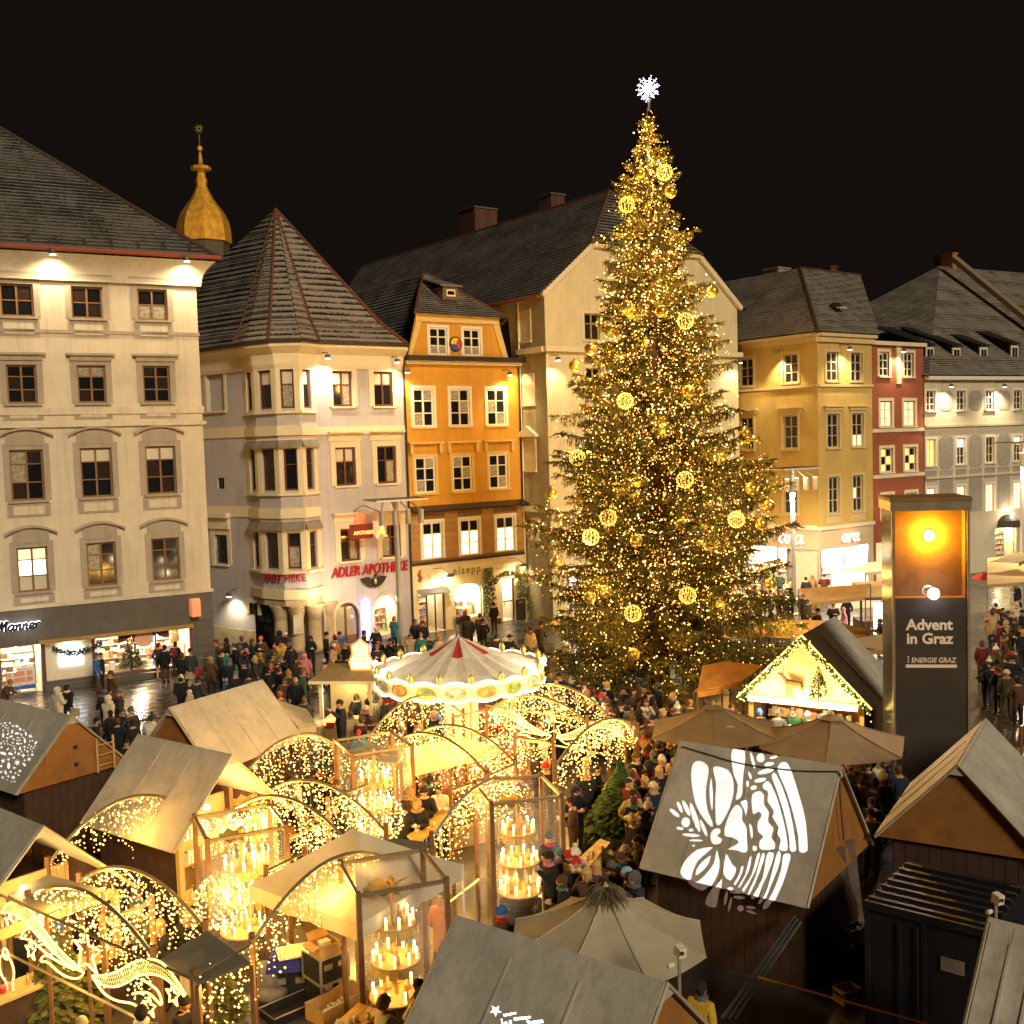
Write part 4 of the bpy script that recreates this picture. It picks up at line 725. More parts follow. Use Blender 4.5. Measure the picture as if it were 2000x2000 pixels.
for k, r in enumerate(rws):
    for i, q in enumerate(r): window(ya, I4, q, GFR, 2, (.36, .66), .09, (lambda a, b, k=k, i=i: G_LIT2 if (k == 1 and i == 1 and b == 0) or (k == 2 and i == 1 and a == 0 and b == 1) else G_BROWN), sill=YTR, sur=YTR, surw=.16, hood='flat' if k == 1 else None, hoodm=YTR, apron=(YTR, .5) if k == 2 else None)
for k, q in lo: window(ya, relB, q, GFR, 2, (.36, .66), .09, lambda a, b: G_BROWN if b else G_DARK, sill=YTR, sur=YTR, surw=.16, hood='flat' if k == 1 else None, hoodm=YTR)
zs1 = rws[0][0][2]-.35
for rel, L_ in ((I4, ea), (relB, FB.L)):
    MB().box(-.02, -.12, zs1, L_+.05, 0, zs1+.16).build('string_course', YTR, ya, mat=rel); MB().box(-.02, -.35, zE-.05, L_+.2, 0, zE+.15).box(-.02, -.2, zE-.4, L_+.1, 0, zE-.055).build('cornice', YTR, ya, mat=rel)
    MB().box(0, -.14, zS-.1, L_+.03, 0, zS+.12).build('string_course', WHITEF, ya, mat=rel)
zsh = FA.sz(1602, 1075)[1]; FASC = M('shop_fascia_beige', (.62, .50, .34), rough=.7, var=.04)
f0, f1 = .12, FA.sz(1696, 1075)[0]; wall(MB(), 0, ea, 0, zS-.1, [(f0, f1, .35, zsh)], rev=.12).build('shop_front', FASC, ya); bl0 = FB.sz(1495, 1075)[0]; wall(MB(), 0, FB.L, 0, zS-.1, [(bl0-6, FB.L-.12, .35, zsh)], rev=.12).build('shop_front', FASC, ya, mat=relB)
room(ya, I4, f0, f1, .35, zsh, 2.2, IVORY, FLOORW, 520, (1, .92, .76), y=.13); room(ya, relB, bl0-6, FB.L-2.6, .35, zsh, 2.2, IVORY, FLOORW, 620, (1, .92, .76), y=.13)
goods(ya, I4, f0+.3, f1-.3, .4, 2.0, 1.5, 4, seed=31); goods(ya, relB, bl0-4, FB.L-3, .4, 2.0, 1.6, 4, seed=32); goods(ya, relB, bl0-4, FB.L-2.7, .4, .9, .6, 1, seed=33)
for rel, xs in ((I4, (f0, f0+(f1-f0)*.47, f1)), (relB, (bl0-2, bl0+1, FB.L-2.6, FB.L-.14))):
    for x in xs: MB().box(x-.05, .0, .35, x+.05, .12, zsh).build('mullion', M('steel', (.4, .4, .42)), ya, mat=rel)
ARAW = glow('neon_white', (1, .86, .76), .9); ARAR = glow('neon_red', (1, .03, .015), .7)
for f, rel, x0, x1, yy in ((FA, I4, 1643, 1676, 1060), (FB, relB, 1522, 1570, 1060)):
    s0_, z0_ = f.sz(x0, yy, -.1); s1_, _ = f.sz(x1, yy, -.1); ls, wl = script('ara', .15); k = (s1_-s0_)/wl
    mk = [[(x*k, z_*k) for x, z_ in l] for l in ls]; strokes(mk, .085, ARAR, ya, rel @ T(s0_, -.06, z0_+.02), 'sign_glow', n=6); strokes(mk, .045, ARAW, ya, rel @ T(s0_, -.2, z0_+.02), 'sign_lettering', n=6); m = MB()
    for i in range(9): m.box(s0_+.3+i*.17, -.1, z0_-.35, s0_+.42+i*.17, -.06, z0_-.2)
    m.build('small_print', ARAR, ya, mat=rel); lamp('POINT', rel @ Vector(((s0_+s1_)/2, -.5, z0_+.3)), 9, (1, .1, .04), ya, .2)
q = FB.rect(1572, 1026, 1595, 1033, -.03); MB().box(q[0], -.05, q[2], q[1], -.01, q[3]).build('street_sign', WHITEF, ya, mat=relB)
ed = Vector((-.35, -.35, zE+.2)); hp = PY(1563, 524, 78); hp = aI @ hp; rpk = aI @ PY(1680, 538, 84)
bz = zE+.2; SNOW4 = roof_mat('brown_roof_tiles_with_frost', (.065, .05, .036), (.27, .235, .19), .62, .28)
cBk = relB @ Vector((0, -.35, bz)); 
roof('roof', ya, ed, (ea+.4, -.35, bz), rpk, hp, SNOW4, .28); roof('roof', ya, cBk, ed, hp, hp+(cBk-ed)*.75, SNOW4, .28)
roof('roof', ya, (ea+.4, -.35, bz), (ea+8, 9, bz+1), rpk, rpk-Vector((.05, 0, 0)), SNOW4, .28); MB().tube([ed, hp, rpk], .12, 6).build('hip_ridge', M('ridge_tile', (.07, .045, .03)), ya)
chimney(ya, aI, 1495, 527, 1538, 560, 86, 1.5, M('pale_chimney', (.3, .24, .15), var=.15)); chimney(ya, aI, 1605, 524, 1628, 545, 88, 1.2)
cpt = ed.lerp(Vector((ea+.4, -.35, bz)), .36).lerp(hp.lerp(rpk, .36), .36); MB().lathe([(.5, 0), (.45, .2), (.25, .38), (.01, .45)], 10, (cpt.x, cpt.y-.1, cpt.z-.05)).build('roof_hatch', SNOW4, ya); MB().box(cpt.x-.4, cpt.y-.75, cpt.z-.1, cpt.x+.4, cpt.y-.5, cpt.z-.0).build('hatch_snow', M('snow', (.5, .47, .42)), ya)
wall_lamp(ya, FA, 1660, 683, 620, .8, rootM=aM, col=(1, .78, .42)); s_, z_ = FB.sz(1515, 690, -.8); lamp('SPOT', relB @ Vector((s_, -.7, z_)), 420, (1, .78, .42), ya, .1, aim=(relB.to_3x3() @ Vector((0, .2, -1))), cone=95, name='facade_light'); MB().cyl((s_, -.75, z_+.25), (s_, -.75, z_+.05), .13, 10).cyl((s_, -.7, z_+.2), (s_, 0, z_+.25), .025, 5).build('wall_lamp', LAMPM, ya, mat=relB)
# red house
REDW = M('brick_red_stucco', (.34, .10, .05), rough=.9, var=.1, scale=1.5, bump=.2, bscale=25, dirt=.15)
rh = thing('red_house', 'narrow brick red house with cream window bands between yellow and grey houses', 'building', mat=aM)
r0 = ea+.03; r1_ = FA.sz(1805, 850)[0]; zR = FA.sz(1750, 668)[1]
rr_ = [FA.row([(1718, 686.5, 1737, 734.7), (1766, 689.6, 1785, 736)]), FA.row([(1720, 783, 1743, 832.5), (1766, 783, 1788, 832.5)]), FA.row([(1721, 876, 1744.7, 922.5), (1768, 873, 1790, 919.4)]), FA.row([(1723, 966, 1744.7, 1014), (1770, 962, 1791, 1010)])]
wall(MB(), r0, r1_, 0, zR, [q for r in rr_ for q in r]+[(r0+.3, r1_-.3, .3, 3.0)], rev=.2, y=.03).build('wall', REDW, rh)
AMB = glow('amber_lights_behind_window', (1, .5, .06), .9)
for k, r in enumerate(rr_):
    for i, q in enumerate(r): window(rh, T(0, .03, 0), q, WHITEF, 2, (.33, .66), .09, (lambda a, b, k=k, i=i: G_LIT2 if k == 1 else (AMB if k == 2 and (a+b) % 2 == 0 else G_DARK)), sur=TRIM, surw=.2, sill=TRIM)
for k in (1, 2): z = rr_[k][0][2]; MB().box(r0, -.05, z-.38, r1_, .03, z-.14).build('string_course', TRIM, rh)
MB().box(r0, -.2, zR-.25, r1_+.1, .03, zR).box((r0+r1_)/2-.25, -.06, rr_[0][0][2]-.5, (r0+r1_)/2+.25, .03, zR-.26).build('cornice', TRIM, rh); room(rh, I4, r0+.3, r1_-.3, .3, 3.0, 1.5, IVORY, FLOORW, 60)
wall_lamp(rh, FA, 1765, 687, 420, .7, rootM=aM, col=(1, .78, .42))
# grey house
GR2 = M('stone_grey_stucco', (.58, .50, .37), rough=.9, var=.08, scale=1, bump=.2, bscale=25, dirt=.15); GPAN = M('grey_panel', (.33, .29, .24), rough=.9, var=.15, scale=3)
FGR = Fac(aM @ Vector((r1_+.05, 0, 0)), aM @ Vector((r1_+.05, 0, 0)) + Vector((math.sin(RD(60)), math.cos(RD(60)), 0)))
gh = thing('grey_house', 'long pale grey stucco house with octagonal panels and dormers behind the info tower', 'building', mat=FGR.M); GI = FGR.M.inverted()
zH = FGR.sz(1820, 735)[1]
ra = FGR.row([(1868, 762.6, 1884.5, 801), (1925.5, 763, 1940, 801)]); sp = (ra[1][0]-ra[0][0]); rb = FGR.row([(1869, 855.8, 1886, 907), (1925.5, 854, 1940, 904)]); rc = FGR.row([(1928, 946, 1945, 1000), (1983, 940, 1996, 992)])
GW = []
for k, r in enumerate((ra, rb, rc)):
    for i in range(-1, 7): q = (ra[0][0]+sp*i, ra[0][0]+sp*i+(ra[0][1]-ra[0][0])*1.05, r[0][2], r[0][3]); GW.append((k, i, q))
GW = [g_ for g_ in GW if g_[2][0] > .15]
gd = FGR.rect(1944, 1030, 1985, 1085)
wall(MB(), 0, 34, 0, zH, [g_[2] for g_ in GW]+[(gd[0], gd[1], .05, gd[3])], rev=.2).build('wall', GR2, gh)
for k, i, q in GW: window(gh, I4, q, WHITEF, 2, (.33, .66) if k < 2 else (.25, .5, .75), .08, (lambda a, b, k=k, i=i: G_LIT if k == 2 else (AMB if k == 1 and i == -1 else (G_WHITE if k == 1 and b == 2 and i % 2 == 0 else M('red_dark_pane', (.09, .02, .012), rough=.2, var=0) if (a+b) % 2 else G_DARK))), sur=WHITEF, surw=.16, sill=GR2 if k < 2 else None)
hw_ = (sp-(ra[0][1]-ra[0][0]))/2
for k, r in enumerate((ra, rb)):
    for i in range(-1, 6):
        c_ = ra[0][0]+sp*i+(ra[0][1]-ra[0][0])+hw_; a_, b_ = hw_*.62, (r[0][3]-r[0][2])*(.62 if k else .5); zc_ = (r[0][2]+r[0][3])/2; e_ = a_*.4
        MB().prism([(c_+x, -.04, zc_+z) for x, z in ((-a_, -b_+e_), (-a_+e_, -b_), (a_-e_, -b_), (a_, -b_+e_), (a_, b_-e_), (a_-e_, b_), (-a_+e_, b_), (-a_, b_-e_))], (0, .035, 0)).build('octagon_panel', GPAN, gh)
for i in range(-1, 6):
    c_ = ra[0][0]+sp*i+(ra[0][1]-ra[0][0])+hw_; MB().box(c_-hw_*.6, -.03, rc[0][2]+.1, c_+hw_*.6, 0, rc[0][3]+1.2).build('grey_panel', GPAN, gh); q0 = ra[0][0]+sp*i; MB().box(q0-.15, -.03, rc[0][3]+.45, q0+(ra[0][1]-ra[0][0])+.15, 0, rc[0][3]+1.2).build('grey_panel', GPAN, gh)
for z in (ra[0][2]-1.15, rb[0][2]-.9): MB().box(0, -.15, z, 34, 0, z+.15).build('string_course', GR2, gh)
MB().box(0, -.4, zH-.25, 34, 0, zH).build('cornice', WHITEF, gh); room(gh, I4, gd[0], gd[1], .05, gd[3], 1.5, IVORY, FLOORW, 120, (1, .8, .4)); goods(gh, I4, gd[0]+.1, gd[1]-.1, 1.0, gd[3]-.2, 1.0, 5, seed=41)
c_ = (gd[0]+gd[1])/2; MB().lathe([(0.001, .9), (.5, .8), (.9, .5), (1.05, 0)], 12, (c_, 0, gd[3]+.05)).build('shell_awning', M('dark_awning', (.05, .04, .03)), gh); lamp('POINT', (c_, -.7, gd[3]+1.1), 40, (1, .85, .55), gh, .1); MB().ball((c_, -.5, gd[3]+1.0), .12, 8).build('door_lamp', LAMPG, gh)
e0, e1 = Vector((-.1, -.45, zH+.05)), Vector((34, -.45, zH+.05)); rk_ = GI @ PY(1835, 520, 96); rtop = Vector((0, max(6, rk_.y), rk_.z))
roof('roof', gh, e0, e1, Vector((34, rtop.y, rtop.z)), Vector((rk_.x, rtop.y, rtop.z)), SNOW4, .28)
roof('roof', gh, (-6, 9, zH+2), e0, (rk_.x, rtop.y, rtop.z), (rk_.x-.05, rtop.y, rtop.z), SNOW4, .28)
sl = (Vector((0, rtop.y, rtop.z))-Vector((0, -.45, zH+.05)))
for px_, py_ in ((1816.5, 697), (1868.5, 698), (1921.5, 697), (1982, 693)):
    yy = 1.6; s_, z_ = FGR.sz(px_, py_, yy); W_ = .42
    d_ = MB().box(s_-W_, yy, z_-.75, s_+W_, yy+.1, z_+.75).build('dormer', WHITEF, gh); MB().box(s_-.3, yy-.02, z_-.55, s_-.03, yy-.001, z_+.55).build('pane', G_DARK, d_); MB().box(s_+.03, yy-.02, z_-.55, s_+.3, yy-.001, z_+.55).build('pane', G_BROWN, d_)
    MB().prism([(s_-W_-.1, yy-.15, z_+.76), (s_+W_+.1, yy-.15, z_+.76), (s_+W_+.6, yy+4.2, z_+2.5), (s_-W_-.6, yy+4.2, z_+2.5)], (0, 0, .1)).build('dormer_roof', SNOW4, d_); MB().prism([(s_-W_, yy+.1, z_-.75), (s_-W_, yy+.1, z_+.75), (s_-W_, yy+4, z_+2.4)], (.02, 0, 0)).prism([(s_+W_-.02, yy+.1, z_-.75), (s_+W_-.02, yy+.1, z_+.75), (s_+W_-.02, yy+4, z_+2.4)], (.02, 0, 0)).build('dormer_cheek', SNOW4, d_)
chimney(gh, GI, 1846, 498, 1861, 520, 97, 1.2, M('orange_chimney', (.4, .15, .05), var=.2)); chimney(gh, GI, 1832, 500, 1846, 518, 98, 1.2)
x_ = GI @ PY(1878, 520, 93); MB().prism([(x_.x, rtop.y-2, rtop.z+.0), (x_.x+.8, rtop.y-2, rtop.z+.0), (x_.x+.8, 1.0, zH+1.6), (x_.x, 1.0, zH+1.6)], (0, 0, .5)).build('fire_wall', M('firewall_plaster', (.22, .17, .1), var=.15), gh)
wall_lamp(gh, FGR, 1962, 756, 700, .8, rootM=FGR.M, col=(1, .82, .5)); wall_lamp(gh, FGR, 1858, 756, 700, .8, rootM=FGR.M, col=(1, .82, .5))
# ---------------------------------------------------------------- church spire far behind
GILT = M('gilded_copper', (.62, .34, .05), rough=.38, metal=.35, var=.35, scale=1.5)
cp = PY(398, 450, 118); k_ = 118/F
sp_ = thing('church_spire', 'golden onion church spire floodlit far behind the roofs', 'church tower', (cp.x, cp.y, 0)); zz = lambda py: PY(398, py, 118).z
prof = [(.53*98*k_, zz(475)), (.52*98*k_, zz(450)), (.50*95*k_, zz(432)), (.44*95*k_, zz(418)), (.34*95*k_, zz(404)), (.22*95*k_, zz(388)), (.14*95*k_, zz(372)), (.10*95*k_, zz(362)), (.12*95*k_, zz(352)), (.09*95*k_, zz(346)), (.08*95*k_, zz(334)), (.2*95*k_, zz(332)), (.2*95*k_, zz(326)), (.05*95*k_, zz(322)), (.03*95*k_, zz(300)), (.015*95*k_, zz(297))]
MB().lathe(prof, 8, ph=.3).build('onion_dome', GILT, sp_); MB().ball((0, 0, zz(290)), 5.5*k_, 12).build('ball', GILT, sp_, True); MB().lathe([(.48*98*k_, 0), (.48*98*k_, zz(476))], 8, ph=.3).build('tower_shaft', M('dark_tower', (.06, .05, .04)), sp_)
m = MB()
for i in range(16): a = math.tau*i/16; L_ = (11 if i % 2 else 8)*k_; m.prism([(-.05*math.sin(a), 0, zz(251)+.05*math.cos(a)), (L_*math.cos(a), 0, zz(251)+L_*math.sin(a)), (.05*math.sin(a), 0, zz(251)-.05*math.cos(a))], (0, .1, 0))
m.cyl((0, 0, zz(297)), (0, 0, zz(262)), .05, 5); m.build('star', M('dull_gilt', (.3, .24, .06), rough=.5, metal=.5), sp_)
lamp('SPOT', (14, -26, zz(480)-6), 9000, (1, .62, .14), sp_, .6, aim=Vector((-14, 26, 12)), cone=40, name='spire_flood')
# ---------------------------------------------------------------- lamp masts with reflector boards
STEEL = M('mast_grey', (.38, .38, .36), rough=.4, metal=.4, var=.05); BOARD = M('reflector_board', (.7, .66, .58), rough=.5, var=.05)
def mast(px, py, topy, label, lit, wd=2.9):
    b = PZ(px, py); h = PY(px, topy, b.y).z; t = thing('lamp_mast', label, 'street lamp', b, RD(30), 'lamp masts on the square')
    MB().tube([(0, 0, 0), (0, 0, h*.5), (0, 0, h)], [.16, .14, .12], 10).lathe([(.3, 0), (.3, .05), (.17, .12)], 12).build('pole', STEEL, t)
    MB().box(-wd/2, -.9, h+.05, wd/2, .9, h+.13).build('reflector_board', BOARD, t); MB().box(-wd/2+.02, -.88, h+.132, wd/2-.02, .88, h+.16).build('board_back', M('board_back_dark', (.08, .065, .05)), t)
    for i in range(4):
        x = -wd/2+.35+i*(wd-.7)/3; MB().tube([(x*.65, 0, h+.04), (x, -.7, h-.45)], .035, 5).build('arm', STEEL, t); MB().cyl((x, -.7, h-.45), (x, -.7, h-1.15), .15, 10).build('projector', STEEL if not lit else BOARD, t); MB().cyl((x, -.7, h-.449), (x, -.7, h-.43), .12, 10).build('lens', glow('mast_lens', (1, .82, .5), 2) if lit else STEEL, t)
    if lit: (lamp('AREA', (0, -.3, h-1.3), lit, (1, .80, .5), t, size=1.2, aim=(0, 0, -1), name='mast_light'), lamp('POINT', (0, -.7, h-.3), 14, (1, .80, .5), t, .1, name='mast_uplight'))
    return t
mast(783, 1262, 979, 'grey lamp mast with unlit board in front of the pharmacy', 0); mast(1551, 1200, 918, 'lamp mast with glowing board between the giant tree and the shoe shop', 1000); mast(1998, 1190, 868, 'lamp mast at the picture edge in front of the grey house', 600)
# ---------------------------------------------------------------- giant tree
TB = PZ(1290, 1325); rt_ = random.Random(77)
HT_ = PY(1264, 212, TB.y).z
SIL = [(212, .02), (250, .45), (300, .85), (335, 1.2), (400, 1.75), (480, 2.05), (545, 2.7), (600, 3.15), (700, 3.65), (800, 3.95), (860, 4.6), (950, 5.35), (1030, 5.5), (1100, 5.7), (1200, 5.8), (1300, 5.5), (1340, 5.0)]
SZ = [(PY(1290, y, TB.y).z, r) for y, r in SIL][::-1]
def trad(z):
    if z <= SZ[0][0]: return SZ[0][1]
    for (z0, r0), (z1, r1) in zip(SZ, SZ[1:]):
        if z0 <= z <= z1: return r0+(r1-r0)*(z-z0)/(z1-z0)
    return .02
TREE = thing('giant_christmas_tree', 'giant spruce covered in golden fairy lights towering over the market', 'tree', TB)
top = PY(1264, 212, TB.y)-TB
def axis(z): t = z/HT_; return Vector((top.x*t, 0, z))
tk = MB().tube([axis(HT_*t) for t in (0, .1, .3, .5, .7, .85, 1)], [.42, .36, .29, .21, .14, .08, .02], 10)
BARK = M('spruce_bark', (.10, .055, .025), rough=.95, var=.35, scale=8, bump=.6); tk.build('trunk', BARK, TREE, True)
V = []; Fc = []; BV = MB(); bul = MB(); bul2 = MB(); LP = []
def tri(a, b, c): k = len(V); V.extend((a[:], b[:], c[:])); Fc.append((k, k+1, k+2))
NB = 680
def bough(zz, az, L_):
    d = Vector((math.cos(az), math.sin(az), 0)); low = max(0, 1-zz/5); dr = rt_.uniform(.24, .52)*min(1, L_/2)+.10*low; up_ = rt_.uniform(.12, .42); st = axis(max(.3, zz+.12*L_)); side = Vector((-d.y, d.x, 0)); NP = 8
    P = [st+d*(L_*t)+Vector((0, 0, -dr*L_*(t*1.35-t*t*.5)+up_*L_*max(0, t-.6)*1.1))+side*(L_*.08*math.sin(t*3+az*5)) for t in [k/NP for k in range(NP+1)]]
    for p in P: p.z = max(p.z, .35)
    BV.tube(P, [max(.008, .042*(1-k/NP)*min(1, L_/3)) for k in range(NP+1)], 3, caps=False)
    nt_ = int(12+L_*19)
    for q in range(nt_):
        t = .2+.82*((q+rt_.random())/nt_)**.85; t = min(t, 1); k = min(NP-1, int(t*NP)); p = P[k].lerp(P[k+1], t*NP-k); sg = 1 if q % 2 else -1; hang = rt_.random() < .68 and t < .95
        tl = (.25+.5*(1-abs(t-.5)))*(.3+.17*L_)*.7*rt_.uniform(.55, 1.25)
        if hang: tv = (side*sg*rt_.uniform(.0, .5)+d*rt_.uniform(-.05, .4)+Vector((0, 0, -1.1))).normalized(); tl *= 1.05
        else: tv = (side*sg*rt_.uniform(.5, 1)+d*rt_.uniform(.35, .9)+Vector((0, 0, rt_.uniform(-.5, .18)))).normalized()
        e = p+tv*tl; m_ = 4+int(tl*10)
        for j in range(m_):
            u = (j+rt_.random())/m_; b_ = p.lerp(e, u); nl = rt_.uniform(.11, .24)*(1.15-.45*u); rv = Vector((rt_.gauss(0, 1), rt_.gauss(0, 1), rt_.gauss(0, .8)-.2)).normalized(); nd = (tv*.8+rv*.7).normalized(); wv = nd.cross(rv)
            if wv.length < .01: continue
            wv = wv.normalized()*.026; tri(b_-wv, b_+wv, b_+nd*nl)
        wv = tv.cross(d).normalized()*.028 if tv.cross(d).length > .01 else side*.028; tri(p-wv, p+wv, e)
    for q in range(int(8+L_*7.5)):
        t = rt_.uniform(.22, 1.02); k = min(NP-1, int(t*NP)); p = P[k].lerp(P[k+1], min(1, t*NP-k))+Vector((rt_.gauss(0, .16), rt_.gauss(0, .16), rt_.gauss(-.08, .2)))
        if p.z < 3.2 and rt_.random() < .6: continue
        r_ = rt_.choice((.017, .02, .024, .028, .038)); (bul if r_ > .03 else bul2).octa(p, r_)
zs_ = []; tot = 0
for k in range(400): zq = .9+(HT_-1.2)*k/399; tot += .35+trad(zq)*.30; zs_.append((tot, zq))
for i in range(NB):
    q = tot*(i+rt_.random())/NB; zz = next(z_ for c_, z_ in zs_ if c_ >= q); az = i*2.39996+rt_.gauss(0, .35); lob = .88+.16*math.sin(3*az+zz*.9)+.08*math.sin(7*az-zz*1.7)
    bough(zz, az, trad(zz)*rt_.uniform(.62, 1.08)*lob)
ND = M('spruce_needles', (.085, .080, .014), rough=.6, var=.5, scale=1.4, spec=.3)
me = bpy.data.meshes.new('crown'); me.from_pydata([tuple(v) for v in V], [], Fc); me.materials.append(ND); me.update(); cr_ = ob('crown', me, TREE); cr_['kind'] = 'stuff'
o = BV.build('boughs', BARK, TREE); o['kind'] = 'stuff'
BULB = glow('fairy_bulb_gold', (1, .55, .13), 3.2); BULB2 = glow('fairy_bulb_small', (1, .38, .06), 2.2)
o = bul.build('fairy_lights', BULB, TREE); o['kind'] = 'stuff'; o = bul2.build('fairy_lights', BULB2, TREE); o['kind'] = 'stuff'
for i in range(84):
    zz = HT_*(.04+.93*(i+.5)/84); a = i*2.4; r_ = trad(zz)*(.5, .8, .97)[i % 3]; p = axis(zz)+Vector((math.cos(a)*r_, math.sin(a)*r_, 0)); lamp('POINT', p, 105*(.25+.75*min(1, trad(zz)/5)), (1, .50, .09), TREE, .25, name='fairy_glow')
WBULB = glow('star_bulb_white', (.66, .70, 1), 2.6)
sc = PY(1266, 174, TB.y); STAR = thing('tree_star', 'white sparkling starburst light on the tip of the giant tree', 'star', sc)
m = MB(); st_ = MB(); rs_ = random.Random(2)
for i in range(34):
    zf = 1-2*(i+.5)/34; a = i*2.39996; d = Vector((math.sqrt(1-zf*zf)*math.cos(a), math.sqrt(1-zf*zf)*math.sin(a), zf)); L_ = rs_.uniform(.42, .56); st_.tube([Vector(), d*L_], .012, 3)
    for t in (.25, .45, .62, .78, 1.0): m.octa(d*L_*t, .026 if t > .9 else .02)
    sd = d.orthogonal().normalized()*.07
    for e_ in (sd, -sd): m.octa(d*L_*.8+e_, .018)
m.build('bulbs', WBULB, STAR)['kind'] = 'stuff'; st_.build('rods', glow('star_rod', (.5, .52, 1), .5), STAR)['kind'] = 'stuff'; MB().tube([(0, 0, -.3), (-.02, 0, -.9)], .02, 5).tube([(.08, 0, -.4), (.03, 0, -.9)], .012, 4).build('stem', STEEL, STAR); lamp('POINT', (0, -.2, 0), 20, (.85, .88, 1), STAR, .3)
def on_tree(px, py):
    zc_ = PY(px, py, TB.y-2).z; R_ = trad(zc_)*.93; x = PY(px, py, TB.y-R_*.6).x; dx = x-(TB.x+axis(zc_).x); yy = TB.y-math.sqrt(max(.02, R_*R_-dx*dx)); return PY(px, py, yy)
WIRE = glow('glowing_wire', (1, .42, .04), 1.1)
orb_b = MB(); orb_w = MB()
for i in range(60): zf = 1-2*(i+.5)/60; a = i*2.39996; orb_b.octa((.33*math.sqrt(1-zf*zf)*math.cos(a), .33*math.sqrt(1-zf*zf)*math.sin(a), .33*zf), .02)
for k in range(6):
    a = math.pi*k/6; orb_w.tube([(.32*math.sin(t)*math.cos(a), .32*math.sin(t)*math.sin(a), .32*math.cos(t)) for t in [math.tau*j/20 for j in range(20)]], .008, 3, closed=True)
orbm, orbw = orb_b.mesh('bulbs', glow('orb_bulb', (1, .5, .07), 2.2)), orb_w.mesh('wire_cage', WIRE); ballm = MB().ball((0, 0, 0), .25, 16).mesh('sphere', M('gold_mirror', (.9, .58, .14), rough=.28, metal=.75, var=0), True); capm = MB().cyl((0, 0, .24), (0, 0, .31), .05, 8).mesh('cap', BRASS)
ORD = ['topmost', 'second', 'third', 'fourth', 'fifth', 'sixth', 'seventh', 'eighth', 'ninth', 'tenth', 'eleventh', 'twelfth', 'thirteenth', 'fourteenth', 'fifteenth', 'sixteenth', 'seventeenth', 'eighteenth', 'nineteenth', 'twentieth']
def nth(i): return 'topmost' if i == 0 else ORD[i]+' from the top'
for i, (px, py) in enumerate(sorted([(1298, 337), (1224, 400), (1339, 627), (1221, 783), (1127.5, 894), (1338, 937), (1188, 1011), (1438, 1015), (1154, 1049), (1343, 1163), (1236, 1198)], key=lambda q: q[1])):
    t = thing('light_ball', 'glowing wire light ball, %s on the giant tree' % nth(i), 'ornament', on_tree(px, py), i*.7, 'glowing balls on the tree'); ob('wire_cage', orbw, t); ob('bulbs', orbm, t)['kind'] = 'stuff'
for i, (px, py) in enumerate(sorted([(1248, 339), (1310, 375), (1344, 764), (1153, 682), (1224, 599), (1292, 608), (1122, 715), (1392, 569), (1332, 1025), (1243, 1056), (1501, 988), (1468, 954), (1504, 1140), (1087, 1098), (1083, 1225), (1152, 1167), (1077, 963), (1456, 846), (1238, 1278), (1487, 1023)], key=lambda q: q[1])):
    t = thing('gold_bauble', 'gold mirror bauble, %s on the giant tree' % nth(i), 'ornament', on_tree(px, py), 0, 'gold baubles on the tree'); ob('sphere', ballm, t); ob('cap', capm, t)
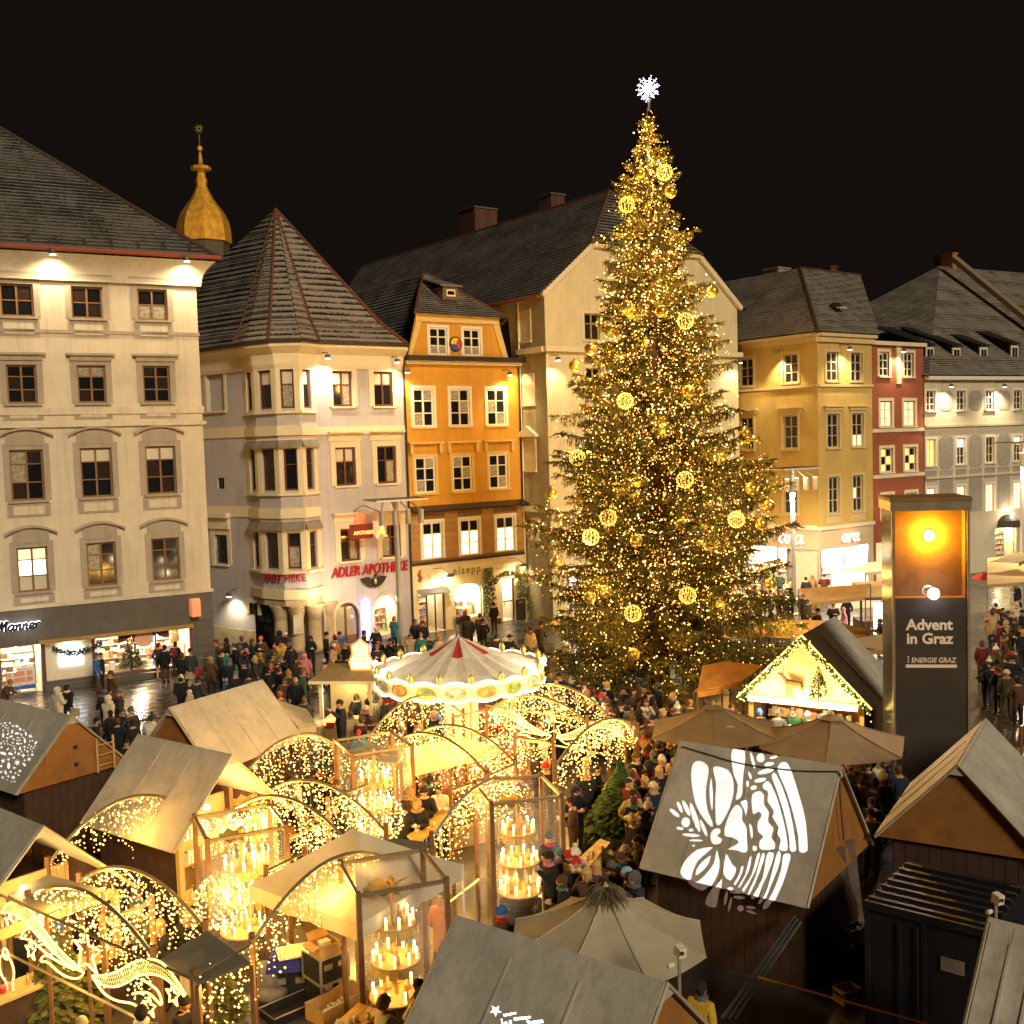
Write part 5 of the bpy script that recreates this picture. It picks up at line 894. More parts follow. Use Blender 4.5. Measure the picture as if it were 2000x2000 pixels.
# ---------------------------------------------------------------- market huts
ROOFM = M('taupe_tarp_roof', (.50, .46, .38), rough=.62, var=.2, scale=1.1, bump=.4, bscale=7, dirt=.5); RIM = M('roof_rim', (.42, .36, .25), rough=.7)
PLY = M('orange_plywood', (.32, .135, .03), rough=.75, var=.22, scale=2.2, bump=.1, dirt=.2); PLANK = M('dark_hut_planks', (.06, .03, .016), rough=.8, var=.3, scale=3, bump=.2); LPINE = M('pale_pine', (.55, .36, .13), rough=.65, var=.15, scale=4); WARM = (1, .66, .27)
def hut(r0, r1, zr, half, ze, label, walls=True, open_end=None, ext0=0, ext1=0, light=35, npan=3, gable=(1, 1), cat='market stall', glowm=None):
    a, b = PZ(*r0, zr), PZ(*r1, zr); u = (b-a).normalized(); a = a-u*ext0; b = b+u*ext1; L_ = (b-a).length
    t = thing('market_hut', label, cat, (a.x, a.y, 0), math.atan2(u.y, u.x), 'wooden market huts'); t['L'] = L_
    for sg in (-1, 1):
        n_ = Vector((0, sg*(zr-ze), half)).normalized()
        for i in range(npan):
            x0, x1 = L_*i/npan+.004, L_*(i+1)/npan-.004
            pm_ = MB(); NX, NY = 5, 8; g_ = lambda i_, j_, top_: Vector((x0+(x1-x0)*i_/NX, sg*(.02+(half-.02)*j_/NY), zr-.01+(ze-zr+.01)*j_/NY))+n_*((.045 if top_ else 0)+(.003*math.sin(2.3*(x0+i_*.31)+1.1*j_+half*9)-.015*math.sin(math.pi*i_/NX)*math.sin(math.pi*j_/NY)))
            for i_ in range(NX):
                for j_ in range(NY):
                    for tp in (0, 1): pm_.quad(*(g_(i_+a_, j_+b_, tp) for a_, b_ in ((0, 0), (1, 0), (1, 1), (0, 1))))
            for i_ in range(NX): pm_.quad(g_(i_, NY, 0), g_(i_+1, NY, 0), g_(i_+1, NY, 1), g_(i_, NY, 1))
            for j_ in range(NY):
                for ii in (0, NX): pm_.quad(g_(ii, j_, 0), g_(ii, j_+1, 0), g_(ii, j_+1, 1), g_(ii, j_, 1))
            pm_.build('roof_panel', ROOFM, t)
            if i: MB().prism([(x0-.02, sg*.2, zr-.2*(zr-ze)/half), (x0+.015, sg*.2, zr-.2*(zr-ze)/half), (x0+.015, sg*half, ze), (x0-.02, sg*half, ze)], n_*.062).build('seam', ROOFM, t)
    MB().prism([(-.02, -.22, zr-.22*(zr-ze)/half+.052), (-.02, 0, zr+.056), (-.02, .22, zr-.22*(zr-ze)/half+.052)], (L_+.04, 0, 0)).build('ridge_cap', ROOFM, t)
    MB().tube([(-.03, -half, ze+.02), (-.03, 0, zr+.03), (-.03, half, ze+.02)], .035, 5).build('barge_board', RIM, t); MB().tube([(L_+.03, -half, ze+.02), (L_+.03, 0, zr+.03), (L_+.03, half, ze+.02)], .035, 5).build('barge_board', RIM, t)
    for k, x in enumerate((.08, L_-.08)):
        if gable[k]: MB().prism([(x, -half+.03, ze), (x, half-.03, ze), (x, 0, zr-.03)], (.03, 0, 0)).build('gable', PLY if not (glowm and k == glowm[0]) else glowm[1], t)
    wv = half-.32
    def planks(p, q, z0, z1, ax):
        n_ = max(2, int((Vector(q)-Vector(p)).length/.22)); P0, Q0 = Vector(p), Vector(q)
        for i in range(n_):
            c = P0.lerp(Q0, (i+.5)/n_); w_ = (Q0-P0).length/n_-.012; m = MB()
            (m.box(c.x-w_/2, c.y-.015, z0, c.x+w_/2, c.y+.015, z1) if ax == 0 else m.box(c.x-.015, c.y-w_/2, z0, c.x+.015, c.y+w_/2, z1)).build('plank', PLANK, t)
    if walls:
        planks((.2, -wv), (L_-.2, -wv), 0, ze+.3, 0); planks((.2, wv), (L_-.2, wv), 0, ze+.3, 0)
        for k, x in enumerate((.2, L_-.2)):
            if open_end != k: planks((x, -wv), (x, wv), 0, ze-.01, 1)
    if open_end is not None:
        x = L_-.2 if open_end else .2; s_ = 1 if open_end else -1
        for yy in (-wv, wv): MB().box(x-.06, yy-.06, 0, x+.06, yy+.06, ze).build('post', LPINE, t)
        MB().box(x-.25 if s_ > 0 else x-.25, -wv, .0, x+.25, wv, .95).build('counter', PLANK, t); MB().box(x-.32, -wv-.05, .952, x+.32, wv+.05, 1.0).build('counter_top', LPINE, t)
        xb = x-s_*1.7; MB().box(xb-.03, -wv+.03, .0, xb+.03, wv-.03, ze+.2).build('back_wall', LPINE, t)
        g_ = goods(t, T(0, 0, 0) @ RZ(-s_*math.pi/2) @ T(-wv+.1, 0, 0), 0, 2*wv-.2, 1.05, 2.0, s_*(0) , 2, 'shelf', LPINE, seed=int(a.x*13) & 255)
        g_.matrix_local = T(xb+s_*.42, 0, 0) @ RZ(s_*math.pi/2) @ T(-wv+.1, 0, 0)
        mm = MB(); r_ = random.Random(int(b.x*31) & 1023)
        for i in range(26): yy = r_.uniform(-wv+.1, wv-.1); mm.lathe([(.035, 0), (.035, .12), (.012, .17), (.012, .22)] if i % 2 else [(.05, 0), (.055, .1), (.05, .11)], 8, (x+r_.uniform(-.25, .25), yy, 1.001), i % 4)
        o_ = mm.build('counter_goods', [M('bottle_green', (.04, .14, .04), rough=.15), M('mug_white', (.75, .72, .65), rough=.3), M('mug_red', (.5, .04, .03), rough=.3), M('jar_amber', (.6, .3, .05), rough=.2)], t); o_['kind'] = 'stuff'
        lamp('POINT', (x-s_*.7, 0, ze+.35), light, WARM, t, .12, name='hut_light'); lamp('POINT', (x+s_*.15, 0, ze+.15), light*.4, WARM, t, .08, name='hut_light'); MB().ball((x-s_*.7, 0, ze+.35), .07, 8).build('bulb', glow('hut_bulb', (1, .75, .4), 14), t, True)
        MB().box(x-s_*.02-.02, -wv, ze-.15, x-s_*.02+.02, wv, ze+.05).build('lintel', LPINE, t)
    return t, a, b, u, L_
h1 = hut((0, 1368), (140, 1401), 3.8, 1.58, 2.2, 'taupe roofed hut with snowflakes of light projected on its roof', ext0=.6)
h2 = hut((272, 1438), (450, 1477), 3.8, 1.62, 2.15, 'taupe roofed hut whose open lit gable faces the light arches', open_end=1, light=60, gable=(1, 0))
h3 = hut((332, 1385), (511, 1331), 3.8, 1.45, 2.25, 'wide taupe roofed hut directly behind the lit open-gabled hut', npan=4)
h4 = hut((0, 1583), (83, 1617), 3.8, 1.75, 2.1, 'hut at the picture edge with brightly lit cream gable', ext0=2.0, open_end=1, light=60, gable=(1, 0))
h5 = hut((895, 1795), (1300, 1925), 3.8, 1.65, 2.2, 'nearest taupe hut roof at the bottom with a projected star')
h6 = hut((1332, 1452), (1640, 1500), 3.9, 1.85, 1.75, 'taupe hut with large projected bow and bell on its roof', npan=4)
h7 = hut((1872, 1497), (1925, 1408), 3.8, 1.62, 2.1, 'pale roofed hut with plain orange plywood gable above the container yard')
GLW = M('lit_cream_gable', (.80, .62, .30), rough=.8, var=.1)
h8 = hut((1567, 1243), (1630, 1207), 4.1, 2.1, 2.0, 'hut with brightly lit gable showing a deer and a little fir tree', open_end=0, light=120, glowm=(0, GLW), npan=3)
t9 = hut((1937, 1800), (2080, 1835), 3.7, 1.6, 2.2, 'pale hut roof cut off by the bottom corner of the picture', ext0=0)
# gable decoration of the deer hut
t, a, b, u, L_ = h8
for i in range(3): lamp('POINT', (-.75, -1.1+1.1*i, 2.25), 55, (1, .78, .38), t, .06, name='gable_light')
MB().box(-.22, -1.75, 1.92, .06, 1.75, 2.12).build('fascia_board', M('bright_fascia', (.8, .7, .5)), t)
dd = MB().box(-.02, -.02, 2.35, .06, .02, 2.75).tube([(.0, -.35, 2.75), (0, .1, 2.8)], [.12, .13], 8).tube([(0, .1, 2.8), (0, .3, 3.05), (0, .42, 3.1)], [.08, .06, .03], 6)
for yy in (-.38, -.28, .02, .12): dd.tube([(0, yy, 2.75), (0, yy+.02, 2.36)], [.035, .02], 5)
dd.tube([(0, .28, 3.1), (0, .2, 3.3), (0, .3, 3.42)], .015, 4).build('deer_figure', M('deer_brown', (.22, .11, .04)), t, mat=T(-.12, .35, -.2))
dfir = thing('little_fir', 'little fir tree decorating the lit gable of the deer hut', 'tree', (t.matrix_world if False else Vector((a.x, a.y, 0)))); dfir.parent = None
uu = Vector((math.cos(t.rotation_euler.z), math.sin(t.rotation_euler.z), 0)); vv = Vector((-uu.y, uu.x, 0)); dfir.location = Vector((a.x, a.y, 2.13))-uu*.22-vv*.55; decor_fir(dfir, (0, 0, 0), 1.0, .38, 420, 5, False, M('bright_fir', (.05, .10, .02), var=.4))
gm = MB(); gb = MB(); rg = random.Random(9)
for sg in (-1, 1):
    for i in range(150):
        q = (i+.5)/150; p = Vector((-.1+rg.gauss(0, .05), sg*2.1*q+rg.gauss(0, .05), 4.1-2.1*q-.08+rg.gauss(0, .05))); gm.octa(p, .05); 
        if i % 2: gb.octa(p+Vector((-.05, 0, rg.gauss(-.06, .1))), .022)
gm.build('garland', M('bright_fir', (.05, .10, .02)), t)['kind'] = 'stuff'; gb.build('garland_lights', BULB, t)['kind'] = 'stuff'; MB().tube([(-.06, -2.12, 2.0), (-.06, 0, 4.14), (-.06, 2.12, 2.0)], .03, 5).build('light_tube', glow('yellow_light_tube', (1, .7, .12), 2.2), t)
# ladder and hatch on hut one, lean-to boards on hut six
t, a, b, u, L_ = h1
ld = thing('ladder', 'wooden ladder hung on the orange gable of the snowflake hut', 'ladder', (b.x, b.y, 2.35), t.rotation_euler.z)
for yy in (.62, 1.1): MB().box(.02, yy-.025, -.15, .06, yy+.025, .75).build('rail', LPINE, ld)
for k in range(3): MB().cyl((.04, .62, .02+k*.27), (.04, 1.1, .02+k*.27), .018, 6).build('rung', LPINE, ld)
MB().box(L_-.045, -.75, 2.5, L_-.03, -.1, 3.1).build('hatch', PLY, t)
for zz in (2.5, 2.95): MB().box(L_-.046, .02, zz, L_-.02, .12, zz+.1).build('vent', M('black_rim', (.02, .018, .015)), t)
t6, a6, b6, u6, L6 = h6
o_ = thing('timber_boards', 'two weathered boards leaning against the gable of the bell hut', 'boards', PZ(1660, 1800))
for k, (px0, py0, px1, py1) in enumerate(((1636, 1655, 1652, 1800), (1655, 1640, 1675, 1800))):
    pa, pb = PZ(px0, py0, 2.3), PZ(px1, py1, .02); d_ = (pa-pb); m = MB(); wv = Vector((.12, .05, 0)); m.prism([pb-wv, pb+wv, pa+wv, pa-wv], (.02, -.05, 0)).xf(T(*(-o_.location))); m.build('board', M('grey_timber', (.16, .12, .10), var=.25, scale=3), o_)
cab = thing('power_cable', 'thin black cable drooping over the bell hut roof and down its gable', 'cable', a6)
n6_ = (-Vector((-u6.y, u6.x, 0))*(3.9-1.75)+Vector((0, 0, 1.85))).normalized()
def on6(px, py): d_ = ray(px, py); o_ = a6+n6_*.085; return EYE+d_*((o_-EYE).dot(n6_)/d_.dot(n6_))
def on6g(px, py): d_ = ray(px, py); o_ = b6+u6*.06; return EYE+d_*((o_-EYE).dot(u6)/d_.dot(u6))
pts_ = [on6(1332, 1458), on6(1385, 1474), on6(1450, 1492), on6(1550, 1505), on6(1636, 1507)]; pe_ = [on6g(1641, 1512), on6g(1641, 1560), on6g(1648, 1640)]
MB().tube(smoothline(pts_, 6)+smoothline(pe_, 5), .014, 4).xf(T(*(-a6))).build('cable', M('iron', (.02, .02, .02)), cab)
# ---------------------------------------------------------------- projectors that throw the patterns (standing on the town hall balcony below the camera)
def gobo(label, loc, aimpx, zpl, shapes, pln, power, col=(.80, .87, 1)):
    """metal plate with holes in front of a small lamp; the holes are the pattern traced back from the roof it falls on"""
    loc = Vector(loc); p0_, n0 = pln
    def hit(px, py): d = ray(px, py); return EYE+d*((p0_-EYE).dot(n0)/d.dot(n0))
    aim = (hit(*aimpx)-loc).normalized(); ux = aim.cross(Vector((0, 0, 1))).normalized(); uy = ux.cross(aim); D = .5
    def tog(px, py): v = hit(px, py)-loc; k = D/v.dot(aim); return v.dot(ux)*k, v.dot(uy)*k
    G = [[tog(*q) for q in s] for s in shapes]; ext = max(abs(c) for s in G for q in s for c in q)*1.45+.01
    cu = bpy.data.curves.new('pattern_plate', 'CURVE'); cu.dimensions = '2D'; cu.fill_mode = 'BOTH'
    for s in [[(-ext, -ext), (ext, -ext), (ext, ext), (-ext, ext)]]+G:
        sp = cu.splines.new('POLY'); sp.points.add(len(s)-1); sp.use_cyclic_u = True
        for i, q in enumerate(s): sp.points[i].co = (q[0], q[1], 0, 1)
    tmp = bpy.data.objects.new('tmp', cu); C.objects.link(tmp); me_ = bpy.data.meshes.new_from_object(tmp.evaluated_get(bpy.context.evaluated_depsgraph_get())); bpy.data.objects.remove(tmp)
    bk_ = -aim; Mx = Matrix(((ux.x, uy.x, bk_.x, loc.x), (ux.y, uy.y, bk_.y, loc.y), (ux.z, uy.z, bk_.z, loc.z), (0, 0, 0, 1)))
    t = thing('pattern_projector', label, 'projector', mat=Mx)
    me_.materials.clear(); me_.materials.append(M('iron', (.02, .02, .02))); ob('pattern_plate', me_, t, T(0, 0, -D))
    hs_ = MB(); n_ = 16
    for i in range(n_):
        c0, s0_, c1, s1_ = math.cos(math.tau*i/n_), math.sin(math.tau*i/n_), math.cos(math.tau*(i+1)/n_), math.sin(math.tau*(i+1)/n_); e_ = ext*1.45; hs_.quad((e_*c0, e_*s0_, -D-.02), (e_*c1, e_*s1_, -D-.02), (e_*c1, e_*s1_, .25), (e_*c0, e_*s0_, .25))
    hs_.poly([(ext*1.45*math.cos(math.tau*i/n_), ext*1.45*math.sin(math.tau*i/n_), .25) for i in range(n_)]).build('housing', LAMPM, t)
    l = lamp('SPOT', (0, 0, 0), power, col, t, 0.0, aim=(0, 0, -1), cone=2*math.degrees(math.atan(ext*.97/D)), blend=.05, name='projector_light'); l.rotation_euler = (0, 0, 0)
def ell(cx_, cy_, a_, b_, ang=0, n=20): c, s = math.cos(RD(ang)), math.sin(RD(ang)); return [(cx_+a_*math.cos(t)*c-b_*math.sin(t)*s, cy_+a_*math.cos(t)*s+b_*math.sin(t)*c) for t in [math.tau*i/n for i in range(n)]]
def Zm(pts, ox=1250, oy=1400, k=3.864): return [(ox+x/k, oy+y/k) for x, y in pts]
def sm2(pts, n=4): return [(v.x, v.y) for v in smoothline([(x, y, 0) for x, y in pts], n, True)]
def plane6(): n_ = Vector((0, 0, 1)); v = Vector((-u6.y, u6.x, 0)); nn = (-v*(3.9-1.75)+Vector((0, 0, 1.85))).normalized(); return a6+nn*.05, nn
pat = [[(400, 350), (460, 330), (520, 380), (512, 480), (500, 560), (510, 690), (552, 800), (545, 835), (500, 800), (430, 690), (395, 560), (383, 440)],
       [(550, 378), (640, 385), (695, 440), (712, 540), (690, 660), (640, 770), (600, 820), (570, 800), (565, 640), (570, 500)],
       [(538, 450), (553, 560), (553, 680), (543, 715), (525, 640), (522, 520)],
       [(300, 1170), (340, 1080), (430, 1000), (545, 980), (530, 1010), (440, 1090), (400, 1180), (385, 1230), (340, 1225)],
       [(578, 1000), (605, 1090), (590, 1190), (540, 1280), (480, 1335), (400, 1300), (360, 1250), (430, 1240), (500, 1180), (555, 1100)],
       [(535, 1045), (520, 1110), (470, 1170), (420, 1200), (425, 1150), (470, 1090)],
       [(530, 880), (560, 845), (600, 840), (612, 870), (590, 900), (622, 920), (610, 955), (565, 968), (535, 945)],
       [(690, 250), (795, 260), (780, 470), (770, 600), (720, 625), (735, 520), (700, 420)],
       [(640, 820), (690, 700), (735, 660), (775, 700), (775, 780), (805, 830), (810, 920), (815, 1005), (785, 1030), (720, 1010), (655, 1000), (740, 950), (700, 915), (640, 900)],
       [(755, 645), (805, 625), (815, 690), (798, 750), (782, 700)], [(822, 810), (848, 825), (856, 905), (835, 915)], [(850, 970), (885, 980), (880, 1015), (850, 1010)],
       [(842, 592), (900, 558), (938, 590), (940, 660), (976, 720), (970, 790), (1010, 840), (996, 910), (1022, 950), (1010, 1003), (908, 1003), (898, 940), (926, 905), (890, 870), (885, 800), (915, 745), (895, 722), (850, 732)],
       [(925, 510), (975, 485), (1040, 620), (1085, 780), (1110, 900), (1115, 1010), (1048, 1003), (1058, 930), (1032, 880), (1040, 830), (997, 760), (1005, 710), (960, 640), (965, 570), (932, 548)],
       [(990, 445), (1030, 430), (1100, 590), (1150, 780), (1180, 960), (1178, 1015), (1130, 1012), (1120, 900), (1080, 720), (1030, 560)],
       [(1040, 370), (1080, 335), (1130, 370), (1190, 540), (1245, 740), (1265, 900), (1265, 1015), (1200, 1020), (1190, 900), (1150, 720), (1100, 560), (1040, 420)],
       [(650, 1030), (695, 1105), (726, 1138), (724, 1180), (685, 1238), (640, 1210), (625, 1150)], [(760, 1130), (785, 1130), (770, 1190), (725, 1270), (705, 1260), (745, 1190)],
       [(825, 1060), (845, 1060), (830, 1150), (790, 1230), (755, 1290), (740, 1280), (790, 1190)], [(880, 1040), (910, 1035), (880, 1150), (830, 1250), (790, 1320), (770, 1300), (840, 1190)],
       [(915, 1040), (945, 1035), (930, 1110), (880, 1240), (830, 1340), (810, 1335), (870, 1200)], [(955, 1035), (1012, 1030), (990, 1130), (930, 1270), (880, 1390), (840, 1370), (920, 1220)],
       [(1030, 1030), (1065, 1030), (1050, 1130), (990, 1280), (930, 1420), (895, 1420), (960, 1290)], [(1080, 1040), (1140, 1045), (1110, 1170), (1060, 1310), (970, 1470), (930, 1450), (1000, 1320), (1060, 1160)],
       [(615, 1220), (620, 1270), (600, 1390), (580, 1470), (500, 1440), (530, 1340)]]
def inset(P, d):
    n_ = len(P); ar = sum(P[i][0]*P[(i+1) % n_][1]-P[(i+1) % n_][0]*P[i][1] for i in range(n_)); sg = 1 if ar > 0 else -1; out_ = []
    for i in range(n_):
        tx, ty = P[(i+1) % n_][0]-P[i-1][0], P[(i+1) % n_][1]-P[i-1][1]; l_ = math.hypot(tx, ty) or 1; out_.append((P[i][0]-ty/l_*d*sg, P[i][1]+tx/l_*d*sg))
    return out_
pat = [inset(sm2(Zm(p), 3), 1.0) for p in pat]
pat += [inset(Zm(ell(*e)), .5) for e in [(345, 797, 34, 40), (262, 727, 48, 18, 40), (300, 682, 48, 15, 65), (350, 690, 66, 18, 65), (415, 760, 118, 22, 72), (302, 843, 30, 14, 8), (385, 855, 20, 14), (385, 893, 70, 15, 5), (422, 933, 55, 10, 2), (480, 840, 70, 16, 68), (404, 972, 13, 9), (850, 328, 66, 14, 75), (829, 442, 32, 12, 72), (812, 505, 12, 28, 0), (910, 310, 32, 36), (975, 357, 40, 17, -10), (948, 412, 65, 20, -14), (908, 478, 48, 18, -12), (858, 535, 28, 18, -20), (1008, 306, 34, 12, -12), (683, 1297, 24, 14), (727, 1338, 46, 16, 4), (755, 1382, 48, 15, 4), (655, 1390, 14, 60, 8), (688, 1440, 12, 62, 10), (768, 1470, 28, 26), (845, 1462, 40, 13, 8), (850, 1500, 42, 12, 20)]]
P6 = plane6()
gobo('pattern projector on the balcony aimed at the bell hut', (.6, -.6, 8.6), (1430, 1620), 3, pat, P6, 26000)
t1, a1_, b1_, u1, L1 = h1; v1 = Vector((-u1.y, u1.x, 0)); n1 = (-v1*1.6+Vector((0, 0, 1.58))).normalized()
rk = random.Random(6); sn = []
def star_(cx_, cy_, r, n=4, ph=0, q=.38): return [(cx_+(r if i % 2 == 0 else r*q)*math.cos(math.pi*i/n+ph), cy_+(r if i % 2 == 0 else r*q)*math.sin(math.pi*i/n+ph)) for i in range(2*n)]
occ = []
for _ in range(4000):
    x, y = rk.uniform(2, 78), rk.uniform(1405, 1562); d_ = math.hypot((x-5)/75, (y-1490)/80)
    if d_ > 1 or x > min(80, 112-(y-1401)*.66): continue
    r = rk.choice((2.2, 3, 4, 5)) if d_ > .4 else rk.choice((3.5, 5, 7))
    if any(math.hypot(x-o[0], y-o[1]) < (r+o[2])*1.02 for o in occ): continue
    occ.append((x, y, r)); k = rk.random()
    sn.append(star_(x, y, r, rk.choice((4, 5, 6)), rk.random()*3) if k < .55 else ell(x, y, r*.95, r*.42, rk.uniform(0, 180), 10))
gobo('pattern projector on the balcony aimed at the snowflake hut', (-.9, -.6, 8.6), (45, 1490), 3, sn, (a1_+n1*.05, n1), 90000)
t5, a5, b5, u5, L5 = h5; v5 = Vector((-u5.y, u5.x, 0)); n5 = (-v5*1.6+Vector((0, 0, 1.65))).normalized()
s5 = [star_(968, 1974, 12, 5, .3, .42), [(982, 1981), (1008, 1977), (1008, 1981), (984, 1986)], [(1003, 1988), (1036, 1985), (1038, 1990), (1004, 1994)], [(1030, 1996), (1060, 1992), (1062, 1998), (1032, 2001)], [(978, 1990), (981, 1990), (984, 2004), (980, 2004)], [(994, 1993), (999, 1993), (1000, 2004), (995, 2004)], [(1038, 1987), (1036, 1994), (1028, 1997), (1029, 1992)], ell(988, 2001, 4, 6)]
gobo('pattern projector on the balcony aimed at the nearest hut roof', (-.2, -.6, 8.4), (1010, 1995), 3, s5, (a5+n5*.05, n5), 40000)
# ---------------------------------------------------------------- light arches
ARCHM = M('arch_steel', (.34, .27, .15), rough=.35, metal=.5, var=.08); POSTM = M('rusty_post', (.20, .10, .04), rough=.6, var=.2, scale=5)
IB = glow('icicle_bulb', (1, .58, .14), 2.2); IB2 = glow('icicle_bulb_soft', (1, .40, .06), 1.7)
ra_ = random.Random(31)
def icicles(parent, P, dens, lo, hi, o0, rr=(.012, .016, .02, .027)):
    b1, b2, wi = MB(), MB(), MB()
    for i in range(len(P)-1):
        seg = (P[i+1]-P[i]).length; n_ = max(1, int(seg*dens))
        for j in range(n_):
            p = P[i].lerp(P[i+1], (j+ra_.random())/n_); L_ = ra_.uniform(lo, hi)*(.5+.5*ra_.random()); k = max(2, int(L_/.095))
            wi.tube([p-o0, p+Vector((ra_.gauss(0, .03), ra_.gauss(0, .03), -L_))-o0], .003, 3, caps=False)
            for q in range(k): (b1 if ra_.random() < .55 else b2).octa(p+Vector((ra_.gauss(0, .035), ra_.gauss(0, .035), -L_*(q+ra_.random())/k))-o0, ra_.choice(rr))
    b1.build('icicle_lights', IB, parent)['kind'] = 'stuff'; b2.build('icicle_lights', IB2, parent)['kind'] = 'stuff'; wi.build('icicle_wires', M('iron', (.02, .02, .02)), parent)['kind'] = 'stuff'
def arch(pl, pr, rise, label, z=2.35, hi=1.5, dens=16, power=72, posts=(1, 1), dark=False):
    a, b = PZ(*pl, z), PZ(*pr, z); n_ = 16; t = thing('light_arch', label, 'light arch', (a.x, a.y, 0), 0, 'lit arches over the walkways'); o0 = Vector((a.x, a.y, 0))
    P = [a.lerp(b, k/n_)+Vector((0, 0, rise*(1-(2*k/n_-1)**2))) for k in range(n_+1)]
    MB().tube([p-o0 for p in P], .042, 4).build('arch', ARCHM if not dark else M('mast_grey', (.38, .38, .36)), t)
    for k, e in enumerate((a, b)):
        if posts[k]: MB().box(e.x-o0.x-.045, e.y-o0.y-.045, 0, e.x-o0.x+.045, e.y-o0.y+.045, z+.18).build('post', POSTM, t)
    icicles(t, P, dens, .2, hi, o0)
    for k in (.25, .5, .75): p = a.lerp(b, k)-o0; lamp('POINT', (p.x, p.y, z+rise*.5-.1), power/3, (1, .52, .10), t, .2, name='icicle_glow')
    return t
A_ = [((93, 1690), (385, 1590), .85, 'wide arch of icicle lights in front of the lit open-gabled hut'), ((155, 1722), (402, 1815), .62, 'arch of icicle lights above the people drinking, behind the near comet sign'), ((55, 1757), (300, 1868), .62, 'lowest arch of icicle lights rising from the near comet sign'), ((442, 1595), (690, 1657), .75, 'arch of icicle lights just behind the white party tent'),
      ((500, 1562), (754, 1624), .75, 'arch of icicle lights ending at the middle light sphere'), ((452, 1549), (661, 1461), .80, 'arch of icicle lights touching the wide hut roof'), ((721, 1440), (905, 1395), .85, 'arch of icicle lights directly under the carousel front'), ((790, 1452), (1007, 1490), .72, 'arch of icicle lights between carousel and far light sphere'), ((755, 1462), (953, 1513), .70, 'arch of icicle lights over the pale canvas stall roof'),
      ((843, 1640), (1030, 1534), .62, 'silvery arch of icicle lights over the tall candle pyramid'), ((1085, 1498), (1240, 1420), .62, 'arch of icicle lights beside the fir tree in the crowd'), ((985, 1376), (1186, 1394), .75, 'topmost arch of icicle lights right of the carousel'), ((950, 1390), (1147, 1410), .62, 'second arch of icicle lights right of the carousel, over the far comet'), ((492, 1843), (774, 1686), .72, 'nearest big arch of icicle lights over the flight cases')]
for i, (pl, pr, rs_, lb) in enumerate(A_): arch(pl, pr, rs_, lb, dark=(i == 9), hi=(1.5 if i in (0, 9, 13) else 1.9), dens=19)
def curtain(pl, pr, label, z=2.35, hi=1.1, power=34):
    a, b = PZ(*pl, z), PZ(*pr, z); o0 = Vector((a.x, a.y, 0)); t = thing('light_curtain', label, 'light curtain', o0, 0, 'straight light curtains between posts'); MB().tube([a-o0, b-o0], .035, 4).build('rail', ARCHM, t); icicles(t, [a.lerp(b, k/6) for k in range(7)], 20, .4, hi+.4, o0)
    for e in (a, b): MB().box(e.x-o0.x-.045, e.y-o0.y-.045, 0, e.x-o0.x+.045, e.y-o0.y+.045, z+.12).build('post', POSTM, t)
    p = a.lerp(b, .5)-o0; lamp('POINT', (p.x, p.y, z-.4), power, (1, .52, .10), t, .2, name='icicle_glow')
curtain((661, 1463), (770, 1478), 'curtain of lights just below the ticket booth'); curtain((774, 1478), (783, 1500), 'short curtain of lights under the grey wedge awning'); curtain((775, 1688), (845, 1660), 'curtain of lights over the right corner of the party tent'); curtain((385, 1905), (492, 1845), 'curtain of lights right of the near comet sign'); curtain((1186, 1400), (1245, 1420), 'curtain of lights at the far end of the arches'); curtain((885, 1400), (985, 1380), 'curtain of lights at the carousel foot'); curtain((440, 1600), (385, 1592), 'short curtain of lights beside the sausage counter'); curtain((560, 1640), (640, 1604), 'curtain of lights behind the party tent, left'); curtain((880, 1545), (948, 1520), 'curtain of lights left of the silvery arch'); curtain((200, 1798), (296, 1764), 'curtain of lights above the drinkers'); curtain((520, 1702), (596, 1664), 'curtain of lights at the party tent back corner'); curtain((640, 1566), (716, 1532), 'curtain of lights left of the middle sphere'); curtain((1005, 1440), (1080, 1450), 'curtain of lights below the far comet sign'); curtain((953, 1516), (1005, 1492), 'short curtain of lights by the far light sphere')
# wedge canopies at the arch corners
def wedge(pts_, label, z=2.4): 
    P = [PZ(x, y, z+dz) for x, y, dz in pts_]; o0 = Vector((P[0].x, P[0].y, 0)); t = thing('corner_canopy', label, 'canopy', o0, 0, 'small wedge canopies'); MB().prism([p-o0 for p in P], (0, 0, .04)).build('canopy', M('grey_canvas', (.16, .15, .11), rough=.7, var=.15), t)
    for p in P: MB().box(p.x-o0.x-.03, p.y-o0.y-.03, 0, p.x-o0.x+.03, p.y-o0.y+.03, p.z-.01).build('post', POSTM, t)
wedge([(312, 1878, -.1), (405, 1822, .05), (490, 1885, -.1), (385, 1925, -.1)], 'grey wet canopy with cables behind the near comet sign'); wedge([(660, 1478, 0), (720, 1455, .1), (790, 1470, 0), (775, 1492, 0)], 'grey wedge canopy below the ticket booth'); wedge([(700, 1660, .1), (770, 1640, .1), (848, 1650, 0), (775, 1690, 0)], 'dark wet canopy over the right corner of the party tent'); wedge([(15, 1752, 0), (93, 1712, .1), (200, 1740, 0), (90, 1790, 0)], 'brown canopy in front of the cream-gabled hut')
